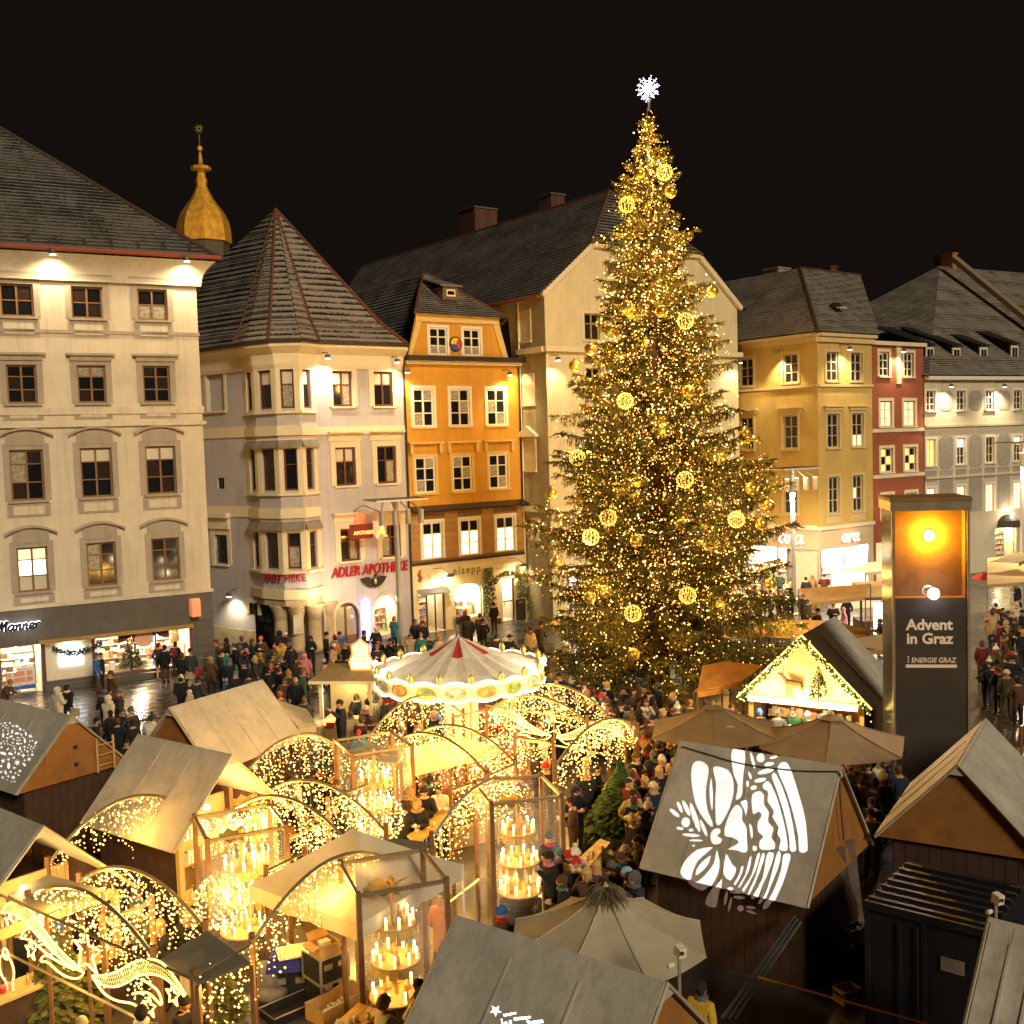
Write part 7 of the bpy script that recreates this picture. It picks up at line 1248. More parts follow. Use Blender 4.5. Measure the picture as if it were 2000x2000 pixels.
# ---------------------------------------------------------------- container yard
cA, cB = PZ(1690, 1755, 2.35), PZ(1935, 1815, 2.35); CF = Fac(cA, cB); ct = thing('steel_container', 'dark blue steel container with corrugated roof in the shadowy yard', 'container', mat=CF.M); CBL = M('container_blue', (.012, .013, .018), rough=.5, var=.3, scale=3, dirt=.3); Lc = CF.L
cm_ = MB().box(0, .0, 0, Lc, 2.2, 2.3); cm_.build('body', CBL, ct)
for i in range(7): MB().box(.02, .1+i*.3, 2.301, Lc-.02, .18+i*.3, 2.36).build('roof_rib', CBL, ct)
for x in (0, Lc*.47, Lc-.08): MB().box(x, -.05, 0, x+.08, -.001, 2.3).build('door_post', CBL, ct)
MB().box(0, -.06, 2.2, Lc, -.001, 2.34).build('header', CBL, ct); MB().box(Lc*.62, -.03, 1.45, Lc*.8, -.002, 1.68).build('sign_plate', M('pale_plate', (.2, .18, .14)), ct)
for x in (Lc*.3, Lc*.44): MB().cyl((x, -.05, .2), (x, -.05, 2.1), .018, 6).build('lock_rod', CBL, ct)
CRT_ = [M('crate_yellow', (.42, .27, .02), rough=.5), M('crate_brown', (.20, .10, .03), rough=.5)]
def crate(px, py, z_, label, mt, rz=.4):
    p = PZ(px, py, z_); t = thing('bottle_crate', label, 'crate', (p.x, p.y, z_), rz, 'bottle crates in the container yard')
    m = MB(); w_, d_, h_ = .2, .15, .27; m.box(-w_, -d_, 0, w_, d_, .02); 
    for y_ in (-d_, d_): m.box(-w_, y_-.01, .02, w_, y_+.01, .12).box(-w_, y_-.01, .2, w_, y_+.01, h_).box(-w_, y_-.01, .12, -.08, y_+.01, .2).box(.08, y_-.01, .12, w_, y_+.01, .2)
    for x in (-w_, w_): m.box(x-.01, -d_+.011, .02, x+.01, d_-.011, .14).box(x-.01, -d_+.011, .2, x+.01, d_-.011, h_)
    m.build('box', mt, t)
    for i in range(4): MB().lathe([(.03, .021), (.03, .17), (.012, .22), (.012, .26)], 8, (-.12+.08*i, 0, 0)).build('bottle', M('bottle_brown', (.06, .025, .008), rough=.15), t, True)
for px, py, z_, lb, k in ((1668, 1835, .54, 'brown bottle crate on top of the stack by the container', 1), (1700, 1840, .54, 'yellow bottle crate on top of the stack by the container', 0), (1668, 1872, .0, 'brown crate at the bottom of the brown stack', 1), (1672, 1853, .27, 'brown crate in the middle of the brown stack', 1), (1704, 1876, .0, 'yellow crate at the bottom of the yellow stack', 0), (1702, 1858, .27, 'yellow crate in the middle of the yellow stack', 0), (1655, 1955, .0, 'lone yellow crate on the ground near the orange barrier pole', 0)): crate(px, py, z_, lb, CRT_[1-k] if False else CRT_[k])
t = thing('barrier_pole', 'long thin orange pole lying across the dark yard', 'pole', PZ(1490, 1905, .9)); MB().tube([PZ(1480, 1908, .9)-t.location, PZ(1830, 2005, .9)-t.location], .022, 6).build('pole', M('orange_pole', (.5, .2, .05), rough=.4), t)
t = thing('steel_pipes', 'bundle of steel pipes leaning at the corner of the bell hut', 'pipes', PZ(1500, 1850))
for k in range(3): MB().tube([PZ(1410+k*12, 1990, .3)-t.location, PZ(1552+k*6, 1790+k*5, 1.5)-t.location], .03, 8).build('pipe', M('dark_steel', (.12, .12, .12), rough=.4, metal=.6, var=.1), t)
for px, py, zb_, lb in ((1326, 1868, 3.0, 'white camera box on a pole at the big umbrella edge'), (1945, 1765, 3.0, 'white camera box on a pole above the corner hut roof')):
    p = PZ(px, py, zb_); t = thing('camera_pole', lb, 'camera', (p.x, p.y, 0), .4); MB().cyl((0, 0, 0), (0, 0, zb_), .025, 8).build('pole', STEEL, t); MB().obox((0, -.04, zb_+.1), (.12, .15, .15), RX(.15).to_3x3()).build('housing', WHITEF, t); MB().cyl((-.04, -.15, zb_+.12), (-.04, -.17, zb_+.12), .03, 8).build('lens', SMOKE, t); MB().cyl((-.1, 0, zb_-.1), (-.2, -.02, zb_-.1), .035, 8).build('spot_camera', WHITEF, t)
# ---------------------------------------------------------------- flight cases and clutter under the near arch
BLKC = M('flight_case_black', (.018, .017, .017), rough=.5, var=.2); ALC = M('case_aluminium', (.55, .52, .46), rough=.35, metal=.8, var=.05)
def flight_case(px, py, z_, w_, d_, h_, label, rz, handle=1):
    p = PZ(px, py, z_); t = thing('flight_case', label, 'flight case', (p.x, p.y, z_), rz, 'flight cases under the near arch'); MB().box(-w_, -d_, 0, w_, d_, h_).build('box', BLKC, t); m = MB()
    for x in (-w_, w_):
        for y_ in (-d_, d_): m.box(x-.02, y_-.02, 0, x+.02, y_+.02, h_)
    for zz in (0, h_):
        for y_ in (-d_, d_): m.box(-w_+.021, y_-.02, zz-.02, w_-.021, y_+.02, zz+.02)
        for x in (-w_, w_): m.box(x-.02, -d_+.021, zz-.02, x+.02, d_-.021, zz+.02)
    m.build('edge_profile', ALC, t)
    for x in ((-w_*.5, w_*.5) if handle else (0,)): MB().box(x-.09, -d_-.03, h_*.55, x+.09, -d_-.001, h_*.75).build('handle_plate', ALC, t)
    MB().box(w_+.001, -.09, h_*.5, w_+.03, .09, h_*.72).build('handle_plate', ALC, t)
    return t
flight_case(637, 1945, 0, .3, .32, .55, 'black flight case at the bottom of the stack under the near arch', .75); flight_case(637, 1905, .56, .3, .32, .5, 'black flight case on top of the stack, carrying a cardboard box', .72); flight_case(572, 1935, 0, .36, .3, .55, 'black flight case with two handles under the blue blanket', .12)
p = PZ(565, 1885, .57); t = thing('blue_blanket', 'folded blue blanket draped on the two-handled flight case', 'blanket', p, .15); m = MB(); 
for i in range(4): m.prism([(-.42+.02*i, -.3+.02*i, i*.07), (.36-.02*i, -.32+.01*i, i*.07), (.42-.03*i, .3, i*.07+.02), (-.34, .32-.02*i, i*.07+.02)], (0, 0, .066))
m.build('cloth', M('royal_blue_cloth', (.035, .035, .22), rough=.9, var=.2, scale=4, bump=.3), t); t = thing('cream_board', 'cream board lying on the blue blanket', 'board', PZ(572, 1860, .87), .35); MB().box(-.3, -.27, 0, .3, .27, .03).build('panel', M('cream_panel', (.7, .6, .38)), t)
p = PZ(634, 1862, 1.08); t = thing('cardboard_box', 'open cardboard box on top of the flight case stack', 'box', p, .7); m = MB().box(-.22, -.2, 0, .22, .2, .015)
for a in ((-.22, -.2, .22, -.185), (-.22, .185, .22, .2), (-.22, -.184, -.205, .184), (.205, -.184, .22, .184)): m.box(a[0], a[1], .016, a[2], a[3], .24)
m.build('box', M('cardboard', (.42, .26, .10), rough=.85), t); MB().prism([(-.22, .2, .24), (.22, .2, .24), (.2, .32, .34), (-.2, .32, .34)], (0, .01, 0)).prism([(-.22, -.2, .24), (-.22, .2, .24), (-.36, .2, .2), (-.36, -.2, .2)], (0, 0, .01)).build('flap', M('cardboard', (.42, .26, .10)), t); MB().obox((0, 0, .15), (.2, .15, .2)).build('paper', WHITEF, t)
def tray(px, py, L_, w_, h_, rz, label, full):
    p = PZ(px, py, 0); t = thing('open_case', label, 'case', p, rz); m = MB().box(-L_, -w_, 0, L_, w_, .02).box(-L_, -w_, .021, L_, -w_+.02, h_).box(-L_, w_-.02, .021, L_, w_, h_).box(-L_, -w_+.021, .021, -L_+.02, w_-.021, h_).box(L_-.02, -w_+.021, .021, L_, w_-.021, h_); m.build('tray', BLKC if not full else LPINE, t); MB().tube([(-L_, -w_, h_), (L_, -w_, h_), (L_, w_, h_), (-L_, w_, h_)], .015, 4, closed=True).build('edge_profile', ALC, t)
    if full:
        for i in range(7): MB().cyl((-.3+.1*i, -.12, .06+.03*(i % 2)), (-.2+.08*i, .14, .09+.02*(i % 3)), .03, 8).build('tube', M('white_tube', (.7, .66, .55)), t)
tray(578, 1972, .62, .28, .16, .75, 'shallow open black case lying in front of the flight cases', False); tray(660, 1975, .55, .26, .3, .85, 'open wooden case full of white tubes', True)
t = thing('tarp_bundle', 'grey crumpled tarp bundle left of the flight cases', 'tarp', PZ(520, 1950)); m = MB().ball((0, 0, .35), .3, 12, sq=(1, .8, 1.3)).ball((.1, -.1, .15), .28, 10, sq=(1.2, 1, .6)); m.v = [(x+.04*math.sin(17*z_+9*x), y_+.04*math.sin(13*x+7*z_), z_+.02*math.sin(20*y_)) for x, y_, z_ in m.v]; m.build('tarp', M('grey_tarp', (.16, .14, .11), rough=.6, var=.3, scale=5, bump=.4), t, True)
# tables
PINE = M('yellow_pine_table', (.55, .30, .06), rough=.45, var=.25, scale=5)
def table(pts_, label, z_=1.05):
    P = [PZ(x, y, z_) for x, y in pts_]; o0 = (P[0]+P[1]+P[2]+P[3])/4; o0.z = 0; t = thing('wooden_table', label, 'table', o0, 0, 'wooden standing tables'); Q = [p-o0 for p in P]; n_ = 4
    for i in range(n_): a, b_ = (i+.03)/n_, (i+.97)/n_; MB().prism([Q[0].lerp(Q[3], a), Q[1].lerp(Q[2], a), Q[1].lerp(Q[2], b_), Q[0].lerp(Q[3], b_)], (0, 0, -.05)).build('plank', PINE, t)
    for q in Q: p = q*.85; MB().box(p.x-.04, p.y-.04, 0, p.x+.04, p.y+.04, z_-.051).build('leg', WHITEF, t)
    for k in range(4): p = Q[0].lerp(Q[2], .2+.18*k)+Vector((.05*(k % 2), -.04*k, 0)); mg = thing('mug', '%s mug on the %s' % (ORD[k].replace('topmost', 'first') , label), 'mug', o0+p, k, 'mugs on the tables'); MB().lathe([(.035, 0), (.04, .09), (.034, .088), (.03, .01)], 10).build('cup', WHITEF, mg, True); MB().tube([(.04, 0, .07), (.07, 0, .06), (.07, 0, .03), (.038, 0, .02)], .008, 4).build('handle', WHITEF, mg)
table([(640, 2010), (700, 1958), (742, 1972), (690, 2030)], 'pine table at the bottom edge by the candles'); table([(795, 1632), (862, 1584), (886, 1595), (820, 1642)], 'pine table behind the party tent'); table([(1112, 1692), (1172, 1638), (1192, 1645), (1140, 1705)], 'long pine table below the fir tree'); table([(350, 1872), (395, 1845), (410, 1858), (362, 1890)], 'pine table under the arch of drinkers')
# fir trees in the market
DENSE = M('fresh_fir', (.06, .11, .022), rough=.6, var=.5, scale=3)
def fir(px, py, h, r, label, n, seed, mat=None): t = thing('fir_tree', label, 'tree', PZ(px, py)); decor_fir(t, (0, 0, 0), h, r, n, seed, False, mat or DENSE); return t
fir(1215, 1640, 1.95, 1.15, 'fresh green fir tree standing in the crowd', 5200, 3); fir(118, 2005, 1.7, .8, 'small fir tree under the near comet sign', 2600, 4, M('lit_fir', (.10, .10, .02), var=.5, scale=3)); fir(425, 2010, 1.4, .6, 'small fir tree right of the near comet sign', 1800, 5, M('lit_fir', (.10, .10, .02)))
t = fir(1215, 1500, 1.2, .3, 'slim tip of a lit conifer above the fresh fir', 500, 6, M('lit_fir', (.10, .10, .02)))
t = thing('red_tape', 'red barrier tape between the posts near the fir tree', 'tape', PZ(1090, 1640)); MB().prism([PZ(1086, 1584, 1.0)-t.location, PZ(1136, 1589, 1.0)-t.location, PZ(1136, 1589, 1.06)-t.location, PZ(1086, 1584, 1.06)-t.location], (0, .01, 0)).build('tape', M('tape_red', (.6, .02, .02)), t)
# trough planter
t = thing('stone_trough', 'stone trough standing under the silvery arch', 'planter', PZ(925, 1640), RD(30)); MB().box(-.8, -.35, 0, .8, .35, .55).build('trough', M('pale_stone', (.42, .34, .2), var=.2, scale=3, bump=.2), t); MB().box(-.7, -.25, .551, .7, .25, .57).build('soil', PLANK, t)
t = thing('handrail', 'shiny steel handrail right of the party tent', 'handrail', PZ(900, 1760)); MB().tube([PZ(870, 1770, 1.0)-t.location, PZ(935, 1718, 1.0)-t.location], .035, 8).build('rail', ALC, t)
for px, py in ((872, 1769), (933, 1720)): p = PZ(px, py, 1.0)-t.location; MB().cyl((p.x, p.y, 0), (p.x, p.y, .98), .03, 6).build('post', ALC, t)
# ---------------------------------------------------------------- stalls and awnings behind
def awning(pts_, label, mat, z=(2.6, 2.6, 2.1, 2.1), legs=True, th=.04, name='stall_awning', cat='awning'):
    P = [PZ(x, y, q) for (x, y), q in zip(pts_, z)]; o0 = sum(P, Vector())/len(P); o0.z = 0; t = thing(name, label, cat, o0); m = MB(); n_ = 6
    for a in range(n_):
        for b_ in range(4):
            f = lambda u_, v_: P[0].lerp(P[1], u_).lerp(P[3].lerp(P[2], u_), v_)-o0+Vector((0, 0, -.10*math.sin(math.pi*v_)*math.sin(math.pi*u_)))
            m.quad(f(a/n_, b_/4), f((a+1)/n_, b_/4), f((a+1)/n_, (b_+1)/4), f(a/n_, (b_+1)/4))
    m.build('canvas', mat, t, True); MB().prism([P[3]-o0, P[2]-o0, P[2]-o0-Vector((0, 0, .18)), P[3]-o0-Vector((0, 0, .18))], (0, .015, 0)).build('valance', mat, t)
    if legs:
        for p in P: MB().cyl((p.x-o0.x, p.y-o0.y, 0), (p.x-o0.x, p.y-o0.y, p.z-.03), .03, 6).build('pole', POSTM, t)
    return t
AWB = M('tan_awning_canvas', (.42, .28, .12), rough=.85, var=.12, scale=2, bump=.1); AWO = M('orange_lit_tarp', (.48, .20, .03), rough=.85, var=.2, scale=2); AWC = M('cream_awning_canvas', (.62, .50, .28), rough=.85, var=.1)
awning([(1560, 1150), (1700, 1140), (1690, 1165), (1585, 1178)], 'tan awning of stall seven reaching toward the tree', AWB, (2.7, 3.0, 2.5, 2.2)); awning([(1443, 1207), (1615, 1212), (1590, 1240), (1440, 1235)], 'pale flat tarp behind the deer hut gable', AWB); awning([(1630, 1214), (1715, 1232), (1690, 1240), (1650, 1232)], 'mottled brown tarp behind the deer hut roof', UBR); awning([(1640, 1252), (1735, 1236), (1735, 1270), (1690, 1268)], 'pale plank-like tarp beside the info tower', AWB)
awning([(1425, 1292), (1490, 1300), (1450, 1330), (1355, 1350)], 'orange lit tarp at the foot of the giant tree', AWO, (2.6, 2.6, 2.2, 2.0)); awning([(1372, 1300), (1425, 1290), (1410, 1345), (1362, 1352)], 'brown lit tarp left of the orange one at the tree foot', AWO, (2.5, 2.6, 2.0, 2.0)); awning([(538, 1366), (600, 1385), (620, 1418), (582, 1420)], 'cream side awning of the wide hut', AWC, (2.5, 2.4, 2.1, 2.1)); awning([(790, 1462), (905, 1440), (980, 1462), (800, 1505)], 'pale canvas stall roof glowing under the arches', AWC, (2.5, 2.6, 2.2, 2.1)); awning([(1928, 1090), (2030, 1080), (2030, 1135), (1928, 1142)], 'wide tan awning right of the info tower', AWB, (3.1, 3.1, 2.5, 2.5)); awning([(1930, 1098), (1990, 1078), (2020, 1084), (1990, 1100)], 'brown gable tarp on top of the wide tan awning', UBR, (3.3, 3.6, 3.6, 3.2), False); awning([(1995, 1420), (2060, 1380), (2090, 1440), (1985, 1460)], 'brown stall roof at the right picture edge', UBR, (3.4, 3.4, 2.4, 2.4)); awning([(1690, 1100), (1745, 1092), (1745, 1112), (1690, 1118)], 'white counter roof behind stall seven', AWC, (2.7, 2.7, 2.4, 2.4))
s7 = thing('stall_seven', 'wooden market stall numbered seven beside the info tower', 'market stall', PZ(1720, 1250), RD(-4)); Dm = WHITEF
MB().box(-1.0, -.1, 2.15, 1.3, 1.6, 2.75).build('fascia_box', LPINE, s7); text('7', .5, M('iron', (.02, .02, .02)), s7, T(.35, -.12, 2.25), 'stall_number', .01, 0, .01); MB().box(-1.05, -.2, 2.05, 1.35, 1.7, 2.149).build('beam', PLANK, s7); MB().box(-1, 0, 0, 1.2, 1.5, .95).build('counter', PLANK, s7); MB().box(-.35, -.05, .3, .85, -.001, 1.9).build('lit_panel', glow('white_menu_panel', (1, .98, .92), 1.2), s7); MB().box(.2, -.07, .95, .6, -.051, 1.45).build('poster', M('red_poster', (.4, .06, .03)), s7)
for x in (-.95, 1.15): MB().box(x-.05, -.05, .951, x+.05, .05, 2.05).build('post', PLANK, s7)
lamp('POINT', (-.5, .6, 1.9), 60, (1, .9, .75), s7, .1); lamp('POINT', (.2, -.8, 1.7), 14, (1, .95, .85), s7, .2)
kio = thing('white_kiosk', 'white lit kiosk with small blue lamps behind stall seven', 'kiosk', PZ(1672, 1185), RD(10)); MB().box(-1.2, -.6, 0, 1.2, .8, 1.0).build('counter', WHITEF, kio); MB().box(-1.3, -.7, 2.2, 1.3, 1.0, 2.5).build('roof', M('white_board', (.75, .7, .62)), kio); MB().box(-1.2, .7, 1.001, 1.2, .8, 2.199).build('back_wall', IVORY, kio); lamp('POINT', (0, 0, 2.0), 60, (.95, .95, 1), kio, .1)
for i in range(3): MB().ball((.3+.3*i, -.72, 2.35), .07, 8).build('lamp', glow('blue_white_lamp', (.6, .7, 1), 6), kio, True)
l_ = MB().ball((-.75, -.75, 2.55), .13, 10).build('amber_lamp', glow('amber_lamp', (1, .5, .03), 14), kio, True); lamp('POINT', (-.75, -1.0, 2.6), 30, (1, .5, .05), kio, .1)
whl = thing('spoked_light_sign', 'round sign with white and blue light spokes behind the tree', 'light sign', PZ(1615, 1168, .9), RD(0)); MB().tube([(.42*math.cos(math.tau*i/20), 0, .42*math.sin(math.tau*i/20)) for i in range(20)], .04, 6, closed=True).build('rim', STEEL, whl)
for i in range(9): MB().cyl((-.32+.08*i, -.02, -.3*math.sqrt(max(.05, 1-((i-4)/4.6)**2))), (-.32+.08*i, -.02, .3*math.sqrt(max(.05, 1-((i-4)/4.6)**2))), .022, 5).build('light_spoke', glow('cool_spoke', (.6, .85, 1), 3), whl)
rb = thing('red_umbrella', 'red umbrella held up right of the info tower', 'umbrella', PZ(1925, 1200, 0)); m = MB(); 
for i in range(8):
    a0, a1_ = math.tau*i/8, math.tau*(i+1)/8; f = lambda a, v_: Vector((.75*v_*math.cos(a), .75*v_*math.sin(a), 2.35-.32*v_*v_)); mm = MB(); [mm.quad(f(a0, k/4), f(a1_, k/4), f(a1_, (k+1)/4), f(a0, (k+1)/4)) for k in range(4)]; mm.build('canopy_panel', M('red_nylon', (.42, .025, .015), rough=.5), rb)
MB().cyl((0, 0, 1.2), (0, 0, 2.4), .012, 6).build('shaft', STEEL, rb)
bik = thing('bicycle', 'bicycle parked by the dark pillar of the sweet shop', 'bicycle', PZ(392, 1330), RD(60)); BKM = M('iron', (.02, .02, .02))
for x in (-.52, .52): w_ = MB().tube([(x+.33*math.cos(math.tau*i/20), 0, .34+.33*math.sin(math.tau*i/20)) for i in range(20)], .02, 5, closed=True).build('wheel', BKM, bik); [MB().cyl((x, 0, .34), (x+.32*math.cos(math.tau*i/8), 0, .34+.32*math.sin(math.tau*i/8)), .003, 3).build('spoke', STEEL, w_) for i in range(8)]
MB().tube([(-.52, 0, .34), (-.1, 0, .34), (.38, 0, .85), (-.2, 0, .82), (-.52, 0, .34)], .018, 5).tube([(-.1, 0, .34), (-.24, 0, .95)], .018, 5).tube([(.38, 0, .85), (.36, 0, 1.0)], .018, 5).tube([(.38, 0, .85), (.52, 0, .34)], .018, 5).build('frame', M('bike_frame', (.05, .05, .06), rough=.3), bik); MB().ball((-.25, 0, .98), .1, 8, sq=(1.4, .7, .4)).build('saddle', BKM, bik); MB().tube([(.3, -.25, 1.02), (.36, 0, 1.0), (.3, .25, 1.02)], .014, 5).build('handlebar', STEEL, bik)
# ---------------------------------------------------------------- people
COL = {'black': (.012, .012, .013), 'navy': (.012, .018, .045), 'grey': (.10, .10, .10), 'brown': (.09, .045, .02), 'olive': (.06, .055, .02), 'beige': (.42, .32, .18), 'cream': (.62, .54, .38), 'white': (.72, .68, .58), 'teal': (.03, .17, .18), 'blue': (.03, .12, .38), 'lightblue': (.25, .42, .6), 'red': (.45, .02, .02), 'orange': (.5, .17, .02), 'yellow': (.6, .38, .03), 'pink': (.55, .2, .22), 'maroon': (.13, .02, .025), 'green': (.03, .10, .04), 'tan': (.32, .19, .07), 'purple': (.10, .07, .12), 'blonde': (.5, .33, .12), 'darkhair': (.025, .014, .008), 'ginger': (.35, .10, .025), 'darkgrey': (.035, .035, .037)}
CLOTH = {k: M('cloth_'+k, v, rough=.9, var=.25, scale=6, bump=.25, bscale=14) for k, v in COL.items()}
SKIN = M('skin', (.52, .29, .18), rough=.5, var=.08, scale=12); EYEM = M('eye_dark', (.01, .008, .006), rough=.2, var=0); SHOE = M('shoe_dark', (.02, .016, .013), rough=.5, var=.1)
def pose_joints(k):
    J = {'pel': (0, 0, .95), 'spi': (0, 0, 1.14), 'che': (0, 0, 1.34), 'nec': (0, -.01, 1.48), 'hed': (0, -.02, 1.53)}
    for s, n in ((-1, 'l'), (1, 'r')):
        J['sh'+n] = (s*.175, 0, 1.40); J['el'+n] = (s*.245, .03, 1.14); J['wr'+n] = (s*.22, -.09, .93); J['hi'+n] = (s*.095, 0, .9); J['kn'+n] = (s*.105, -.02, .5); J['an'+n] = (s*.105, .02, .09); J['to'+n] = (s*.12, -.15, .05)
        if k == 1: J['el'+n] = (s*.26, -.03, 1.13); J['wr'+n] = (s*.08, -.27, 1.20)
        if k == 4: J['el'+n] = (s*.30, .07, 1.14); J['wr'+n] = (s*.19, -.11, .98)
        if k == 5:
            J['el'+n] = (s*.26, -.22, 1.12); J['wr'+n] = (s*.15, -.45, 1.10)
    if k == 2: J['elr'] = (.28, -.13, 1.22); J['wrr'] = (.10, -.33, 1.46)
    if k == 3: J.update(knl=(-.1, -.16, .52), anl=(-.1, -.24, .1), tol=(-.11, -.40, .08), knr=(.1, .06, .5), anr=(.1, .30, .14), tor=(.11, .17, .05), ell=(-.24, .14, 1.15), wrl=(-.22, .10, .92), elr=(.24, -.06, 1.13), wrr=(.22, -.22, 1.0))
    if k == 5: J.update(spi=(0, -.04, 1.13), che=(0, -.14, 1.31), nec=(0, -.22, 1.44), hed=(0, -.26, 1.48), shl=(-.175, -.15, 1.36), shr=(.175, -.15, 1.36))
    if k == 6:   # one arm stretched sideways
        J.update(ell=(-.38, -.12, 1.22), wrl=(-.62, -.22, 1.12))
    return J
RAD = {'pel': .185, 'spi': .18, 'che': .185, 'nec': .07, 'hed': .06, 'sh': .10, 'el': .07, 'wr': .05, 'hi': .125, 'kn': .078, 'an': .055, 'to': .045}
BON = [('pel', 'spi', 0), ('spi', 'che', 0), ('che', 'nec', 0), ('nec', 'hed', 2)]
for n in 'lr': BON += [('che', 'sh'+n, 0), ('sh'+n, 'el'+n, 0), ('el'+n, 'wr'+n, 0), ('pel', 'hi'+n, 0), ('hi'+n, 'kn'+n, 1), ('kn'+n, 'an'+n, 1), ('an'+n, 'to'+n, 3)]
def person_mesh(k):
    J = pose_joints(k); names = list(J); me = bpy.data.meshes.new('tmpbody'); me.from_pydata([J[n] for n in names], [(names.index(a), names.index(b)) for a, b, _ in BON], [])
    o = bpy.data.objects.new('tmpbody', me); C.objects.link(o); o.modifiers.new('s', 'SKIN')
    for i, n in enumerate(names):
        r = RAD.get(n, RAD.get(n[:2], .1)); sv = me.skin_vertices[0].data[i]; sv.radius = (r, r*.8) if n in ('pel', 'spi', 'che') else (r, r); sv.use_root = (n == 'pel')
    sb = o.modifiers.new('u', 'SUBSURF'); sb.levels = 2; sb.render_levels = 2
    ev = bpy.data.meshes.new_from_object(o.evaluated_get(bpy.context.evaluated_depsgraph_get())); bpy.data.objects.remove(o)
    m = MB(); vs = [Vector(v.co) for v in ev.vertices]; seg = [(Vector(J[a]), Vector(J[b]), c) for a, b, c in BON]
    fs = [tuple(p.vertices) for p in ev.polygons]; mi = []
    for f in fs:
        c = sum((vs[i] for i in f), Vector())/len(f); best = None
        for a, b, mt in seg:
            t = max(0, min(1, (c-a).dot(b-a)/max(1e-6, (b-a).length_squared))); d = (c-(a+(b-a)*t)).length
            if best is None or d < best[0]: best = (d, mt, t, b, a)
        mt = best[1]
        if mt == 1 and c.z > .66: mt = 0
        if c.z < .13: mt = 3
        if c.z > 1.47 and abs(c.x) < .1: mt = 2
        mi.append(mt)
    m.v = [tuple(v) for v in vs]; m.f = fs; m.m = mi
    hc = Vector(J['hed'])+Vector((0, -.015, .115)); hd_ = MB().ball((0, 0, 0), .108, 14, sq=(.80, .93, 1.16)); 
    hd_.v = [(x*(1-.18*max(0, -z/.12)), y-(.012 if z < -.02 and y < 0 else 0), z) for x, y, z in hd_.v]; m.join(hd_, Matrix.Translation(hc), 2)
    m.add([hc+Vector(v) for v in ((-.014, -.098, .022), (.014, -.098, .022), (.018, -.112, -.028), (-.018, -.112, -.028), (0, -.128, -.022), (0, -.100, .035))], [(0, 3, 4), (1, 4, 2), (0, 4, 5), (1, 5, 4), (3, 2, 4)], 2)
    for s in (-1, 1): m.ball(hc+Vector((s*.034, -.088, .016)), .012, 6, 4); m.ball(hc+Vector((s*.086, .005, -.005)), .024, 6, 2, (.4, .8, 1.3))
    m.add([hc+Vector(v) for v in ((-.026, -.098, -.055), (.026, -.098, -.055), (.02, -.1, -.066), (-.02, -.1, -.066))], [(0, 1, 2, 3)], 5)
    for n in 'lr':
        w_, e_ = Vector(J['wr'+n]), Vector(J['el'+n]); d = (w_-e_).normalized(); s = -1 if n == 'l' else 1; sd = d.cross(Vector((0, 0, 1))); sd = sd.normalized() if sd.length > .1 else Vector((0, 1, 0)); nn = d.cross(sd)
        m.tube([w_-d*.01, w_+d*.045, w_+d*.095], [.03, .04, .036], 7, 2)
        for q in range(4): b_ = w_+d*.085+sd*(-.027+.018*q); L_ = (.06, .072, .068, .054)[q]; m.tube([b_, b_+d*L_*.55+nn*.008, b_+d*L_*.95+nn*.026], [.0095, .009, .007], 5, 2)
        b_ = w_+d*.03-sd*.036; m.tube([b_, b_+d*.03-sd*.022, b_+d*.058-sd*.02+nn*.012], [.012, .011, .008], 5, 2)
    r_ = m.mesh('person', [CLOTH['black'], CLOTH['darkgrey'], SKIN, SHOE, EYEM, M('lip', (.35, .12, .09))], True); return r_, hc
PM = [person_mesh(k) for k in range(7)]
# hats, hair, bags (origin at the head centre)
def shell(r0, z0, z1, sq, n=14, back=0): 
    p = [(r0*math.sqrt(max(0, 1-(z/z1)**2))+.001, z) for z in [z0+(z1-z0)*i/7 for i in range(8)]]; m = MB().lathe(p, n); m.v = [(x*sq[0], y*sq[1]+back, z) for x, y, z in m.v]; return m
ACC = {}
ACC['beanie'] = shell(.118, .01, .155, (.90, 1.0)).lathe([(.108, .0), (.118, .005), (.118, .045), (.108, .05)], 14)
ACC['pompom'] = shell(.118, .01, .155, (.90, 1.0)).lathe([(.108, .0), (.118, .005), (.118, .045), (.108, .05)], 14).ball((0, 0, .19), .05, 8)
c_ = shell(.115, .03, .13, (.88, 1.0)); c_.prism([(-.07, -.09, .035), (.07, -.09, .035), (.05, -.18, .025), (-.05, -.18, .025)], (0, 0, .012)); ACC['cap'] = c_
ACC['short'] = shell(.116, -.0, .14, (.86, .97), back=.012).ball((0, .035, -.01), .09, 10, sq=(.92, .85, 1.1))
lo_ = shell(.118, .0, .142, (.88, .98), back=.012).ball((0, .045, -.05), .10, 10, sq=(.95, .75, 1.5)); lo_.ball((-.07, .01, -.09), .05, 8, sq=(.6, .9, 2)).ball((.07, .01, -.09), .05, 8, sq=(.6, .9, 2)); ACC['long'] = lo_
ho = shell(.135, -.02, .16, (.92, 1.0), back=.03).ball((0, .06, -.03), .125, 12, sq=(.95, .8, 1.15)); ho.lathe([(.12, -.18), (.15, -.15), (.13, -.1)], 12); ACC['hood'] = ho
ACC['hat'] = shell(.112, .03, .15, (.9, 1.0)).lathe([(.1, .03), (.2, .03), (.2, .042), (.1, .045)], 16)
ACCM = {k: (v.mesh(k, CLOTH['black'], True)) for k, v in ACC.items()}
SCARF = MB().lathe([(.085, -.2), (.115, -.17), (.11, -.12), (.08, -.11)], 12).mesh('scarf', CLOTH['black'], True)
